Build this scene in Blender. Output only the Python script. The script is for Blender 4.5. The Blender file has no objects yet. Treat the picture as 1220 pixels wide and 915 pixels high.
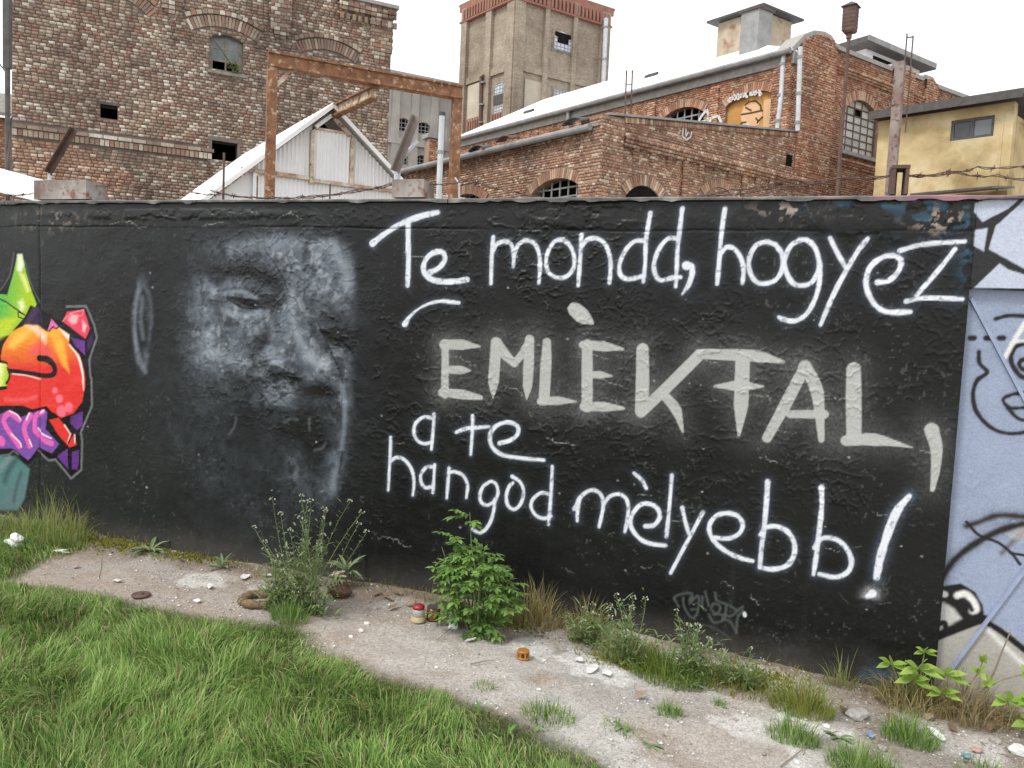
import bpy, math, random
import numpy as np
from mathutils import Vector, Matrix, Euler
R_ = math.radians
sc = bpy.context.scene
# ------------------------------------------------------------------ camera, world, sun, exposure
PITCH, ROLL, YAW, FPX = R_(4.2326), R_(2.6202), R_(17.6636), 937.84
CAM = np.array([0.0, -4.055, 1.6])
_f = np.array([-math.sin(YAW)*math.cos(PITCH), math.cos(YAW)*math.cos(PITCH), -math.sin(PITCH)])
_r0 = np.array([math.cos(YAW), math.sin(YAW), 0.0]); _u0 = np.cross(_r0, _f)
_r = math.cos(ROLL)*_r0 + math.sin(ROLL)*_u0
_u = -math.sin(ROLL)*_r0 + math.cos(ROLL)*_u0
cd = bpy.data.cameras.new('camera'); cam = bpy.data.objects.new('camera', cd)
sc.collection.objects.link(cam); sc.camera = cam
cam.matrix_world = Matrix(((_r[0], _u[0], -_f[0], CAM[0]), (_r[1], _u[1], -_f[1], CAM[1]), (_r[2], _u[2], -_f[2], CAM[2]), (0, 0, 0, 1)))
cd.sensor_fit = 'HORIZONTAL'; cd.sensor_width = 36.0; cd.lens = 36.0*FPX/1220.0
cd.clip_start = 0.05; cd.clip_end = 1500

SUN_AZ, SUN_EL = R_(215), R_(52)        # azimuth clockwise from +Y: behind the camera, to the left
world = bpy.data.worlds.new('World'); sc.world = world; world.use_nodes = True
nt = world.node_tree; nt.nodes.clear()
wo = nt.nodes.new('ShaderNodeOutputWorld'); bg = nt.nodes.new('ShaderNodeBackground')
sky = nt.nodes.new('ShaderNodeTexSky'); sky.sky_type = 'NISHITA'; sky.sun_disc = False
sky.sun_elevation = SUN_EL; sky.sun_rotation = SUN_AZ
sky.dust_density = 4.0; sky.air_density = 1.0; sky.ozone_density = 1.0
hs = nt.nodes.new('ShaderNodeHueSaturation'); hs.inputs['Saturation'].default_value = 0.12
mx = nt.nodes.new('ShaderNodeMixRGB'); mx.inputs['Fac'].default_value = 0.75
mx.inputs['Color2'].default_value = (9.2, 9.4, 9.7, 1)            # closed cloud layer over the sky
nt.links.new(sky.outputs['Color'], hs.inputs['Color']); nt.links.new(hs.outputs['Color'], mx.inputs['Color1'])
nt.links.new(mx.outputs['Color'], bg.inputs['Color']); bg.inputs['Strength'].default_value = 0.13
nt.links.new(bg.outputs['Background'], wo.inputs['Surface'])
sd = bpy.data.lights.new('sun', 'SUN'); sd.energy = 1.5; sd.angle = R_(14); sd.color = (1.0, 0.97, 0.92)
sun = bpy.data.objects.new('sun', sd); sc.collection.objects.link(sun)
_sd = Vector((math.sin(SUN_AZ)*math.cos(SUN_EL), math.cos(SUN_AZ)*math.cos(SUN_EL), math.sin(SUN_EL)))
sun.rotation_euler = _sd.to_track_quat('Z', 'Y').to_euler()
vs = sc.view_settings
vs.view_transform = 'Standard'; vs.look = 'None'; vs.gamma = 1.0; vs.exposure = 0.42; vs.use_curve_mapping = False
sc.cycles.use_denoising = True
sc.cycles.max_bounces = 4; sc.cycles.diffuse_bounces = 3; sc.cycles.transparent_max_bounces = 4

# ------------------------------------------------------------------ measuring helpers (photo pixel -> point in the place)
rng = np.random.default_rng(7); random.seed(7)
GK = -0.0214                             # the ground falls gently along the wall
def ray(x, y): return _f + _r*(x-610.0)/FPX - _u*(y-457.5)/FPX
def at(x, y, d): return CAM + ray(x, y)*d
def on_wall(x, y, yy=0.0):
    v = ray(x, y); t = (yy-CAM[1])/v[1]; p = CAM + v*t; return (p[0], p[2])
def gz0(x): return GK*np.clip(x, -7, 7)-0.034*np.clip(x+0.6, 0, 2.5)
def on_ground(x, y, h=0.0):
    v = ray(x, y); t = (GK*CAM[0]+h-CAM[2])/(v[2]-GK*v[0]); return CAM + v*t
def az(deg): return np.array([math.sin(R_(deg)), math.cos(R_(deg)), 0.0])
Z = np.array([0, 0, 1.0])
class Facade:                            # a vertical plane: u along it, z up, out towards the viewer
    def __init__(s, ref, d, a):
        s.u = az(a); s.O = at(ref[0], ref[1], d); s.O[2] = 0
        n = np.array([s.u[1], -s.u[0], 0]);  s.n = n if n @ (CAM-s.O) > 0 else -n
        s.ang = math.atan2(s.u[1], s.u[0])
    def uv(s, x, y, out=0.0):
        v = ray(x, y); t = ((s.O+s.n*out-CAM) @ s.n)/(v @ s.n); p = CAM + v*t
        return ((p-s.O) @ s.u, p[2])
    def P(s, u, z, o=0.0): return s.O + s.u*u + Z*z + s.n*o

# ------------------------------------------------------------------ numpy noise
def vnoise(x, y, seed=0):
    r = np.random.default_rng(seed+11); T = r.random((256, 256))
    xi = np.floor(x).astype(np.int64); yi = np.floor(y).astype(np.int64)
    fx = x-xi; fy = y-yi; fx = fx*fx*(3-2*fx); fy = fy*fy*(3-2*fy)
    a = T[xi & 255, yi & 255]; b = T[(xi+1) & 255, yi & 255]; c = T[xi & 255, (yi+1) & 255]; d = T[(xi+1) & 255, (yi+1) & 255]
    return (a*(1-fx)+b*fx)*(1-fy)+(c*(1-fx)+d*fx)*fy
def fbm(x, y, seed=0, n=4):
    s = 0; a = 0.5; t = 0
    for i in range(n):
        s = s + a*vnoise(x*2**i, y*2**i, seed+i*17); t += a; a *= 0.5
    return s/t
def sstep(a, b, x):
    t = np.clip((x-a)/(b-a), 0, 1); return t*t*(3-2*t)
def lin(c): return np.array([(v/255/12.92 if v/255 <= 0.04045 else ((v/255+0.055)/1.055)**2.4) for v in c[:3]])

# ------------------------------------------------------------------ object helpers
COL = sc.collection
def tag(o, label=None, cat=None, group=None, kind=None):
    for k, v in (('label', label), ('category', cat), ('group', group), ('kind', kind)):
        if v: o[k] = v
    return o
def thing(name, label, cat, loc=(0, 0, 0), group=None):
    o = bpy.data.objects.new(name, None); COL.objects.link(o); o.location = Vector(tuple(float(v) for v in loc)); o.empty_display_size = 0.2
    return tag(o, label, cat, group)
def mesh_obj(name, verts, faces, mat, parent=None, smooth=False, col=None, base=None):
    v = np.asarray(verts, dtype=np.float64).reshape(-1, 3)
    loc = np.zeros(3)
    r = parent
    off = np.zeros(3)
    while r is not None: off = off + np.array(r.location); r = r.parent
    if parent is None:
        loc = np.array([ (v[:,0].min()+v[:,0].max())/2, (v[:,1].min()+v[:,1].max())/2, v[:,2].min()]) if base is None else np.array(base)
        off = loc
    v = v-off
    me = bpy.data.meshes.new(name)
    if isinstance(faces, np.ndarray):
        nf, k = faces.shape
        me.vertices.add(len(v)); me.vertices.foreach_set('co', v.astype(np.float32).ravel())
        me.loops.add(nf*k); me.loops.foreach_set('vertex_index', faces.astype(np.int32).ravel())
        me.polygons.add(nf); me.polygons.foreach_set('loop_start', np.arange(0, nf*k, k, dtype=np.int32))
        me.update(calc_edges=True)
    else:
        me.from_pydata([tuple(p) for p in v], [], faces)
    if smooth: me.polygons.foreach_set('use_smooth', np.ones(len(me.polygons), dtype=bool))
    if col is not None:
        a = me.color_attributes.new('Col', 'FLOAT_COLOR', 'POINT')
        c = np.ones((len(v), 4), dtype=np.float32); c[:, :col.shape[1]] = col; a.data.foreach_set('color', c.ravel())
    if mat is not None: me.materials.append(mat)
    me.update()
    o = bpy.data.objects.new(name, me); COL.objects.link(o)
    if parent is not None: o.parent = parent
    else: o.location = Vector(tuple(loc))
    return o
class MB:
    def __init__(s): s.v = []; s.f = []
    def add(s, vs, fs):
        b = len(s.v); s.v += [tuple(map(float, p)) for p in vs]; s.f += [tuple(b+i for i in f) for f in fs]; return s
    def box(s, c, a, b, n):              # centre and three half-extent vectors
        c, a, b, n = map(np.asarray, (c, a, b, n))
        vs = [c+i*a+j*b+k*n for i in (-1, 1) for j in (-1, 1) for k in (-1, 1)]
        fs = [(0, 1, 3, 2), (4, 6, 7, 5), (0, 4, 5, 1), (2, 3, 7, 6), (0, 2, 6, 4), (1, 5, 7, 3)]
        if np.dot(np.cross(a, b), n) < 0: fs = [f[::-1] for f in fs]
        return s.add(vs, fs)
    def fbox(s, F, u0, u1, z0, z1, o0, o1):
        return s.box(F.P((u0+u1)/2, (z0+z1)/2, (o0+o1)/2), F.u*(u1-u0)/2, Z*(z1-z0)/2, F.n*(o1-o0)/2)
    def fprism(s, F, pts, o0, o1):       # a polygon in (u, z) extruded along the facade normal
        n = len(pts); vs = [F.P(u, z, o1) for u, z in pts]+[F.P(u, z, o0) for u, z in pts]
        fs = [tuple(range(n)), tuple(range(2*n-1, n-1, -1))]+[(i, n+i, n+(i+1) % n, (i+1) % n) for i in range(n)]
        return s.add(vs, fs)
    def prism(s, pts, d):                # any planar polygon pushed along d
        n = len(pts); d = np.asarray(d); vs = [np.asarray(p) for p in pts]+[np.asarray(p)+d for p in pts]
        fs = [tuple(range(n)), tuple(range(2*n-1, n-1, -1))]+[(i, n+i, n+(i+1) % n, (i+1) % n) for i in range(n)]
        return s.add(vs, fs)
    def bar(s, p, q, w, h, up=Z):        # a rectangular bar between two points
        p, q = np.asarray(p, float), np.asarray(q, float); d = q-p; L = np.linalg.norm(d); d = d/L
        a = np.cross(d, up); na = np.linalg.norm(a)
        if na < 1e-4: a = np.cross(d, [0, 1, 0]); na = np.linalg.norm(a)
        a = a/na; b = np.cross(a, d)
        return s.box((p+q)/2, d*L/2, a*w/2, b*h/2)
    def tube(s, pts, r, k=8, cap=True):
        pts = [np.asarray(p, float) for p in pts]; n = len(pts)
        rr = r if hasattr(r, '__len__') else [r]*n
        vs = []; pa = None
        for i, p in enumerate(pts):
            d = pts[min(i+1, n-1)]-pts[max(i-1, 0)]; d = d/(np.linalg.norm(d)+1e-9)
            a = np.cross(d, pa if pa is not None else ([0, 0, 1] if abs(d[2]) < 0.9 else [1, 0, 0]))
            if pa is not None: a = pa-d*(pa @ d)
            a = a/(np.linalg.norm(a)+1e-9); pa = a; b = np.cross(d, a)
            vs += [p+(a*math.cos(t)+b*math.sin(t))*rr[i] for t in (2*math.pi*j/k for j in range(k))]
        fs = [(i*k+j, i*k+(j+1) % k, (i+1)*k+(j+1) % k, (i+1)*k+j) for i in range(n-1) for j in range(k)]
        if cap: fs += [tuple(range(k-1, -1, -1)), tuple((n-1)*k+j for j in range(k))]
        return s.add(vs, fs)
    def lathe(s, c, prof, k=14):
        c = np.asarray(c); vs = []; fs = []
        for r, z in prof: vs += [c+np.array([r*math.cos(2*math.pi*j/k), r*math.sin(2*math.pi*j/k), z]) for j in range(k)]
        for i in range(len(prof)-1): fs += [(i*k+j, i*k+(j+1) % k, (i+1)*k+(j+1) % k, (i+1)*k+j) for j in range(k)]
        fs += [tuple(range(k-1, -1, -1)), tuple((len(prof)-1)*k+j for j in range(k))]
        return s.add(vs, fs)
    def leaf(s, p, d, up, L, w, droop=0.3, seg=4, fold=0.25, shape=None):
        p, d, up = np.asarray(p, float), np.asarray(d, float), np.asarray(up, float)
        d = d/np.linalg.norm(d); sd_ = np.cross(d, up); sd_ = sd_/(np.linalg.norm(sd_)+1e-9); n = np.cross(sd_, d)
        pr = shape or [0.12, 0.8, 1.0, 0.62, 0.0]; m = len(pr); vs = []; c = p.copy(); dd = d.copy()
        for i in range(m):
            h = w*pr[i]/2
            vs += [c+sd_*h+n*h*fold, c, c-sd_*h+n*h*fold]
            dd = dd-np.array([0, 0, droop/m]); dd = dd/np.linalg.norm(dd); c = c+dd*L/(m-1); n = np.cross(sd_, dd)
        fs = []
        for i in range(m-1):
            a = 3*i; fs += [(a, a+1, a+4, a+3), (a+1, a+2, a+5, a+4)]
        return s.add(vs, fs)
    def build(s, name, mat, parent=None, smooth=False, base=None):
        return mesh_obj(name, s.v, s.f, mat, parent, smooth, base=base)
def dup(root, loc, rz=0.0, s=1.0, label=None):
    r = root.copy(); COL.objects.link(r); r.location = Vector(tuple(map(float, loc))); r.rotation_euler = (0, 0, rz); r.scale = (s, s, s)
    if label: r['label'] = label
    for ch in list(root.children):
        c = ch.copy(); COL.objects.link(c); c.parent = r
    return r

# ------------------------------------------------------------------ materials
class NT:
    def __init__(s, name):
        s.m = bpy.data.materials.new(name); s.m.use_nodes = True; s.t = s.m.node_tree; s.b = s.t.nodes['Principled BSDF']; s.out = s.t.nodes['Material Output']
    def n(s, kind, **kw):
        nd = s.t.nodes.new('ShaderNode'+kind)
        for k, v in kw.items():
            if k in nd.inputs: nd.inputs[k].default_value = v
            else: setattr(nd, k, v)
        return nd
    def l(s, a, b): s.t.links.new(a, b)
    def coords(s): return s.n('TexCoord').outputs['Object']
    def noise(s, scale, detail=5, rough=0.6, vec=None):
        nd = s.n('TexNoise', Scale=scale, Detail=detail, Roughness=rough); s.l(vec or s.coords(), nd.inputs['Vector']); return nd.outputs['Fac']
    def ramp(s, fac, stops, mode='LINEAR'):
        r = s.n('ValToRGB'); cr = r.color_ramp; cr.interpolation = mode
        while len(cr.elements) < len(stops): cr.elements.new(0.5)
        for e, (p, c) in zip(cr.elements, stops): e.position = p; e.color = (*c, 1) if len(c) == 3 else c
        s.l(fac, r.inputs['Fac']); return r.outputs['Color']
    def mix(s, a, b, fac, mode='MIX'):
        m = s.n('MixRGB', blend_type=mode)
        for x, i in ((fac, 'Fac'), (a, 'Color1'), (b, 'Color2')):
            if isinstance(x, (int, float)): m.inputs[i].default_value = x
            elif isinstance(x, tuple): m.inputs[i].default_value = (*x, 1)
            else: s.l(x, m.inputs[i])
        return m.outputs['Color']
    def math(s, op, a, b=0.0):
        m = s.n('Math', operation=op)
        for x, i in ((a, 0), (b, 1)):
            if isinstance(x, (int, float)): m.inputs[i].default_value = x
            else: s.l(x, m.inputs[i])
        return m.outputs[0]
    def bump(s, h, strength=0.4, dist=0.01, prev=None):
        b = s.n('Bump', Strength=strength, Distance=dist); s.l(h, b.inputs['Height'])
        if prev is not None: s.l(prev, b.inputs['Normal'])
        return b.outputs['Normal']
    def done(s, color=None, rough=0.8, normal=None, metal=0.0, spec=0.5):
        if color is not None:
            if isinstance(color, tuple): s.b.inputs['Base Color'].default_value = (*color, 1)
            else: s.l(color, s.b.inputs['Base Color'])
        if isinstance(rough, (int, float)): s.b.inputs['Roughness'].default_value = rough
        else: s.l(rough, s.b.inputs['Roughness'])
        s.b.inputs['Metallic'].default_value = metal; s.b.inputs['Specular IOR Level'].default_value = spec
        if normal is not None: s.l(normal, s.b.inputs['Normal'])
        return s.m
def srgb(*c): return tuple(lin(c))
def mottled(name, c1, c2, scale=4, rough=0.8, bump=0.3, bd=0.01, spec=0.4, metal=0.0, c3=None, s3=30):
    t = NT(name); f = t.noise(scale); col = t.ramp(f, [(0.3, c1), (0.7, c2)])
    if c3 is not None: col = t.mix(col, c3, t.ramp(t.noise(s3, 3), [(0.55, (0, 0, 0)), (0.68, (1, 1, 1))]))
    return t.done(col, rough, t.bump(t.noise(scale*8), bump, bd), metal, spec)
def brick_mat(name, cols, soot=0.35):
    t = NT(name); ge = t.n('NewGeometry'); oi = t.n('ObjectInfo')
    r = t.math('FRACT', t.math('ADD', ge.outputs['Random Per Island'], oi.outputs['Random']))
    n = len(cols); base = t.ramp(r, [(i/n, c) for i, c in enumerate(cols)], 'CONSTANT')
    pos = ge.outputs['Position']
    s_ = t.ramp(t.noise(0.55, 4, 0.6, pos), [(0.35, (1-soot,)*3), (0.62, (1.08, 1.04, 1.0))])
    c = t.mix(base, s_, 1.0, 'MULTIPLY')
    mp = t.n('Mapping'); t.l(pos, mp.inputs['Vector']); mp.inputs['Scale'].default_value = (1, 1, .16)
    c = t.mix(c, t.ramp(t.noise(2.6, 5, 0.65, mp.outputs['Vector']), [(0.30, (0.60, 0.57, 0.54)), (0.48, (1, 1, 1)), (0.70, (1.06, 1.05, 1.03)), (0.80, (1.32, 1.30, 1.26))]), 0.9, 'MULTIPLY')
    f = t.ramp(t.noise(26, 4, 0.7, pos), [(0.25, (0.62,)*3), (0.75, (1.25,)*3)])
    c = t.mix(c, f, 0.85, 'MULTIPLY')
    return t.done(c, 0.92, t.bump(t.noise(60, 4, 0.7, pos), 0.5, 0.006), 0, 0.2)
def vcol_mat(name, rough=0.6, transl=0.0, spec=0.3, bump=None):
    t = NT(name); a = t.n('VertexColor', layer_name='Col'); m = t.done(a.outputs['Color'], rough, None, 0, spec)
    if transl:
        tr = t.n('BsdfTranslucent'); t.l(a.outputs['Color'], tr.inputs['Color']); ms = t.n('MixShader', Fac=transl)
        t.l(t.b.outputs[0], ms.inputs[1]); t.l(tr.outputs[0], ms.inputs[2]); t.l(ms.outputs[0], t.out.inputs['Surface'])
    return m
def leaf_mat(name, c1, c2, transl=0.3, rough=0.5, vary=0.25):
    t = NT(name); oi = t.n('ObjectInfo'); ge = t.n('NewGeometry')
    r = t.math('FRACT', t.math('ADD', oi.outputs['Random'], ge.outputs['Random Per Island']))
    c = t.ramp(r, [(0, c1), (1, c2)]); c = t.mix(c, t.ramp(t.noise(20), [(0.3, (0.75,)*3), (0.7, (1.15,)*3)]), 0.8, 'MULTIPLY')
    t.done(c, rough, None, 0, 0.35); tr = t.n('BsdfTranslucent'); t.l(c, tr.inputs['Color']); ms = t.n('MixShader', Fac=transl)
    t.l(t.b.outputs[0], ms.inputs[1]); t.l(tr.outputs[0], ms.inputs[2]); t.l(ms.outputs[0], t.out.inputs['Surface'])
    return t.m
M = {}
M['mortar'] = mottled('mortar', (0.13, 0.11, 0.095), (0.22, 0.19, 0.165), 3, 0.95, 0.4, 0.01, 0.15)
M['mortar_red'] = mottled('mortar_red', (0.20, 0.135, 0.10), (0.34, 0.25, 0.19), 2.5, 0.95, 0.4, 0.01, 0.15)
M['brick_brown'] = brick_mat('brick_brown', [(0.27, 0.20, 0.155), (0.33, 0.25, 0.195), (0.23, 0.172, 0.137), (0.52, 0.465, 0.39), (0.36, 0.28, 0.215), (0.28, 0.18, 0.138), (0.60, 0.555, 0.485), (0.26, 0.20, 0.16), (0.40, 0.33, 0.255), (0.33, 0.20, 0.15), (0.30, 0.23, 0.18), (0.44, 0.37, 0.295), (0.25, 0.165, 0.13)])
M['brick_red'] = brick_mat('brick_red', [(0.44, 0.22, 0.135), (0.36, 0.18, 0.12), (0.48, 0.28, 0.18), (0.30, 0.165, 0.115), (0.52, 0.35, 0.24), (0.45, 0.225, 0.14), (0.52, 0.37, 0.27)], 0.28)
M['brick_dark'] = brick_mat('brick_dark', [(0.36, 0.22, 0.155), (0.42, 0.25, 0.175), (0.29, 0.175, 0.13), (0.52, 0.35, 0.25), (0.42, 0.25, 0.17), (0.64, 0.53, 0.42), (0.38, 0.26, 0.195), (0.46, 0.32, 0.23)], 0.28)
M['rust'] = mottled('rust', (0.14, 0.066, 0.036), (0.33, 0.165, 0.088), 9, 0.85, 0.4, 0.004, 0.3, 0, (0.50, 0.36, 0.24), 14)
M['rust_dark'] = mottled('rust_dark', (0.075, 0.05, 0.043), (0.165, 0.10, 0.078), 12, 0.85, 0.4, 0.003, 0.3)
M['steel'] = mottled('galvanised_steel', (0.42, 0.44, 0.46), (0.62, 0.64, 0.66), 6, 0.42, 0.15, 0.002, 0.5, 0.35)
M['zinc'] = mottled('zinc_grey', (0.20, 0.20, 0.20), (0.33, 0.33, 0.32), 3, 0.6, 0.2, 0.004, 0.4)
M['dark_steel'] = mottled('dark_steel', (0.045, 0.042, 0.04), (0.10, 0.09, 0.085), 8, 0.6, 0.2, 0.003, 0.4)
M['white_sheet'] = mottled('white_sheet', (0.76, 0.77, 0.77), (0.88, 0.88, 0.88), 2.0, 0.55, 0.1, 0.004, 0.4)
M['white_roof'] = mottled('white_roof', (0.80, 0.81, 0.82), (0.90, 0.90, 0.90), 0.8, 0.7, 0.1, 0.01, 0.3)
M['peeling'] = mottled('peeling_timber', (0.33, 0.17, 0.07), (0.70, 0.66, 0.56), 7, 0.85, 0.4, 0.006, 0.2, 0, (0.16, 0.10, 0.06), 11)
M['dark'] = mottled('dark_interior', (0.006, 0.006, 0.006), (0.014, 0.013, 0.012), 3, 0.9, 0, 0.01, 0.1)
M['glass'] = mottled('dusty_glass', (0.10, 0.115, 0.115), (0.20, 0.215, 0.205), 4, 0.18, 0.05, 0.002, 0.5)
M['glass_dirty'] = leaf_mat('dirty_panes', (0.30, 0.29, 0.23), (0.48, 0.47, 0.41), 0.0, 0.3)
M['frame_wood'] = mottled('weathered_wood', (0.16, 0.15, 0.12), (0.30, 0.28, 0.23), 10, 0.85, 0.4, 0.004, 0.2)
M['concrete'] = mottled('concrete', (0.24, 0.23, 0.215), (0.38, 0.365, 0.34), 6, 0.92, 0.4, 0.006, 0.2)
M['stone'] = mottled('stone', (0.24, 0.225, 0.205), (0.46, 0.44, 0.41), 25, 0.9, 0.5, 0.004, 0.2)
M['plaster_grey'] = mottled('grey_plaster', (0.34, 0.32, 0.30), (0.50, 0.475, 0.445), 0.8, 0.92, 0.3, 0.01, 0.2)
M['dry'] = leaf_mat('dry_leaf', (0.16, 0.10, 0.06), (0.36, 0.27, 0.18), 0.15, 0.8)
# ------------------------------------------------------------------ the ground (one sheet) with its lawn and bare path
def ppoly(pts): return np.array([on_ground(x, y)[:2] for x, y in pts])
def poly_dist(px_, py_, poly):           # signed distance, inside > 0
    d = np.full(px_.shape, 1e9); inside = np.zeros(px_.shape, bool); n = len(poly)
    for i in range(n):
        ax, ay = poly[i]; bx, by = poly[(i+1) % n]; ex, ey = bx-ax, by-ay
        t = np.clip(((px_-ax)*ex+(py_-ay)*ey)/(ex*ex+ey*ey+1e-12), 0, 1)
        d = np.minimum(d, np.hypot(px_-ax-t*ex, py_-ay-t*ey))
        c = ((ay > py_) != (by > py_)) & (px_ < (bx-ax)*(py_-ay)/(by-ay+1e-12)+ax); inside ^= c
    return np.where(inside, d, -d)
LAWN = np.vstack([ppoly([(0, 690), (60, 698), (130, 708), (200, 722), (270, 736), (320, 742), (352, 735), (372, 745), (378, 772), (440, 796), (500, 815), (560, 838), (640, 868), (690, 893), (730, 912), (790, 960)]),
                  [[0.2, -4.3], [1.2, -9], [-14, -9], [-14, -2.2]]])
LEFTG = np.vstack([ppoly([(112, 638), (105, 655), (60, 668), (20, 690), (0, 696)]), [[-14, -1.9], [-14, -0.05], [-4.2, -0.05]]])
RIGHTG = ppoly([(935, 830), (960, 815), (1000, 850), (1080, 845), (1110, 875), (1130, 940), (1080, 990), (980, 960), (1000, 900), (950, 880)])
def lawn_d(x, y):
    w = 0.10*(fbm(x*6, y*6, 3)-0.5)+0.05*(fbm(x*22, y*22, 5)-0.5)
    return np.maximum(poly_dist(x, y, LAWN), poly_dist(x, y, LEFTG))+w
def gz(x, y):
    x = np.asarray(x, float); y = np.asarray(y, float)
    near = sstep(9, 6, np.abs(x))*sstep(-8, -6, y)
    h = gz0(x)+near*(0.05*(fbm(x*1.2, y*1.2, 21)-0.5)+0.020*(fbm(x*6, y*6, 22)-0.5)+0.010*(fbm(x*24, y*24, 23)-0.5))
    h = h+near*0.035*sstep(-0.45, -0.02, y)*sstep(0.25, 0, y)*0.5*(0.4+fbm(x*5, y*3, 29))
    return h
def gline(lo, hi, st, far):
    a = list(np.arange(lo, hi+st/2, st)); out = []; s = st; v = lo
    while v > -far: s *= 1.5; v -= s; out.append(v)
    out = out[::-1]; s = st; v = hi; tail = []
    while v < far: s *= 1.5; v += s; tail.append(v)
    return np.array(out+a+tail)
gx = gline(-6.2, 2.6, 0.022, 400); gy = gline(-4.2, 0.2, 0.022, 400)
GX, GY = np.meshgrid(gx, gy, indexing='ij'); GZ = gz(GX, GY)
nx, ny = GX.shape; ii = np.arange(nx*ny).reshape(nx, ny)
gf = np.stack([ii[:-1, :-1], ii[1:, :-1], ii[1:, 1:], ii[:-1, 1:]], -1).reshape(-1, 4)
ld = lawn_d(GX, GY); lawn_m = sstep(-0.05, 0.10, ld)
WHITE = [on_ground(*p)[:2] for p in ((715, 802), (690, 785), (640, 775), (240, 690), (330, 700), (960, 850), (1000, 905), (900, 860))]
wm = np.zeros_like(GX)
for i, (wx, wy) in enumerate(WHITE): wm = np.maximum(wm, np.exp(-(((GX-wx)/0.26)**2+((GY-wy)/0.16)**2)))
wm = sstep(0.50, 0.56, wm*0.42+0.5*fbm(GX*14, GY*14, 41, 5)*(0.35+wm))
grey = sstep(0.45, 0.7, fbm(GX*3, GY*3, 44))*(1-wm)
soil = sstep(-0.55, -0.10, GY)*sstep(0.30, 0.55, fbm(GX*4, GY*6, 45))*sstep(0.3, 0, np.abs(GY+0.1)-0.2)
base_c = lin((198, 193, 187))[None, None]*(0.86+0.32*(fbm(GX*2.5, GY*2.5, 46)-0.5)[..., None])
def blend(c, k, m): return c*(1-m[..., None])+np.asarray(k)*m[..., None]
soil = np.maximum(soil, sstep(.1, .5, GX)*sstep(-1.15, -.75, GY)*sstep(.38, .55, fbm(GX*5, GY*5, 49))*.8)
brn = np.clip(sstep(-.4, -2.4, GX)*.65+.5*sstep(.48, .66, fbm(GX*1.7+3, GY*2.6, 42))+.5*sstep(.56, .70, fbm(GX*7, GY*9, 43)), 0, .9)
gc = blend(base_c, lin((158, 145, 132)), brn); gc = blend(gc, lin((156, 153, 149)), grey*0.5); gc = blend(gc, lin((218, 217, 214)), wm*0.55); gc = blend(gc, lin((112, 97, 82)), soil*0.7)
gc = blend(gc, lin((62, 66, 34)), lawn_m*0.95); gc = np.concatenate([gc, np.ones_like(gc[..., :1])], -1).reshape(-1, 4)
t = NT('ground_dirt'); a = t.n('VertexColor', layer_name='Col'); pos = t.n('NewGeometry').outputs['Position']
c = t.mix(a.outputs['Color'], t.ramp(t.noise(55, 5, 0.75, pos), [(0.22, (0.5, 0.47, 0.43)), (0.5, (1, 1, 1)), (0.8, (1.35, 1.33, 1.3))]), 0.9, 'MULTIPLY')
vo = t.n('TexVoronoi', Scale=160.0); t.l(pos, vo.inputs['Vector'])
c = t.mix(c, t.ramp(vo.outputs['Color'], [(0.0, (0.62, 0.6, 0.58)), (0.5, (1, 1, 1)), (1.0, (1.4, 1.38, 1.35))]), 0.7, 'MULTIPLY')
nb = t.bump(t.noise(30, 6, 0.8, pos), 0.55, 0.02); nb = t.bump(vo.outputs['Distance'], 0.5, 0.006, nb)
M['ground'] = t.done(c, 0.95, nb, 0, 0.15)
ground = mesh_obj('ground', np.stack([GX, GY, GZ], -1).reshape(-1, 3), gf, M['ground'], None, True, gc, base=(0, 0, 0))
tag(ground, 'pale trodden dirt and gravel ground before the painted wall', 'ground', kind='structure')

# ------------------------------------------------------------------ the painted wall: canvas in wall metres (X along, Z up)
WTOP = 2.262; XL, XS, XB, XR = -6.6, -4.62, 0.865, 2.3
def spacing():
    xs = [XL]
    while xs[-1] < XR: xs.append(xs[-1]+float(np.clip(0.0043*(1+max(0, -xs[-1])*0.16), 0.0043, 0.0082)))
    return np.array(xs)
wxs = spacing(); wzs = np.linspace(-0.16, WTOP, 410)
for e in (XS, XB): wxs[np.argmin(abs(wxs-e))] = e
WX, WZ = np.meshgrid(wxs, wzs, indexing='ij')
class Layer: pass
def zoomer(x0, y0, s): return lambda pts: np.array([on_wall(x0+p[0]/s, y0+p[1]/s) for p in pts])
PXM = 0.0046                             # about one photo pixel in wall metres
canvas = np.zeros(WX.shape+(3,)); rgh = np.full(WX.shape, 0.45); hgt = np.zeros(WX.shape)
def window_of(pts, pad):
    i0, i1 = np.searchsorted(wxs, [pts[:, 0].min()-pad, pts[:, 0].max()+pad]); j0, j1 = np.searchsorted(wzs, [pts[:, 1].min()-pad, pts[:, 1].max()+pad])
    return slice(max(i0-1, 0), i1+1), slice(max(j0-1, 0), j1+1)
def smooth_curve(pts, n=6):
    if len(pts) < 3: return pts
    P = np.vstack([2*pts[0]-pts[1], pts, 2*pts[-1]-pts[-2]]); out = []
    for i in range(1, len(P)-2):
        for t_ in np.linspace(0, 1, n, endpoint=False):
            a_, b_, c_, d_ = P[i-1], P[i], P[i+1], P[i+2]
            out.append(0.5*((2*b_)+(-a_+c_)*t_+(2*a_-5*b_+4*c_-d_)*t_**2+(-a_+3*b_-3*c_+d_)*t_**3))
    return np.array(out+[pts[-1]])
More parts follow.
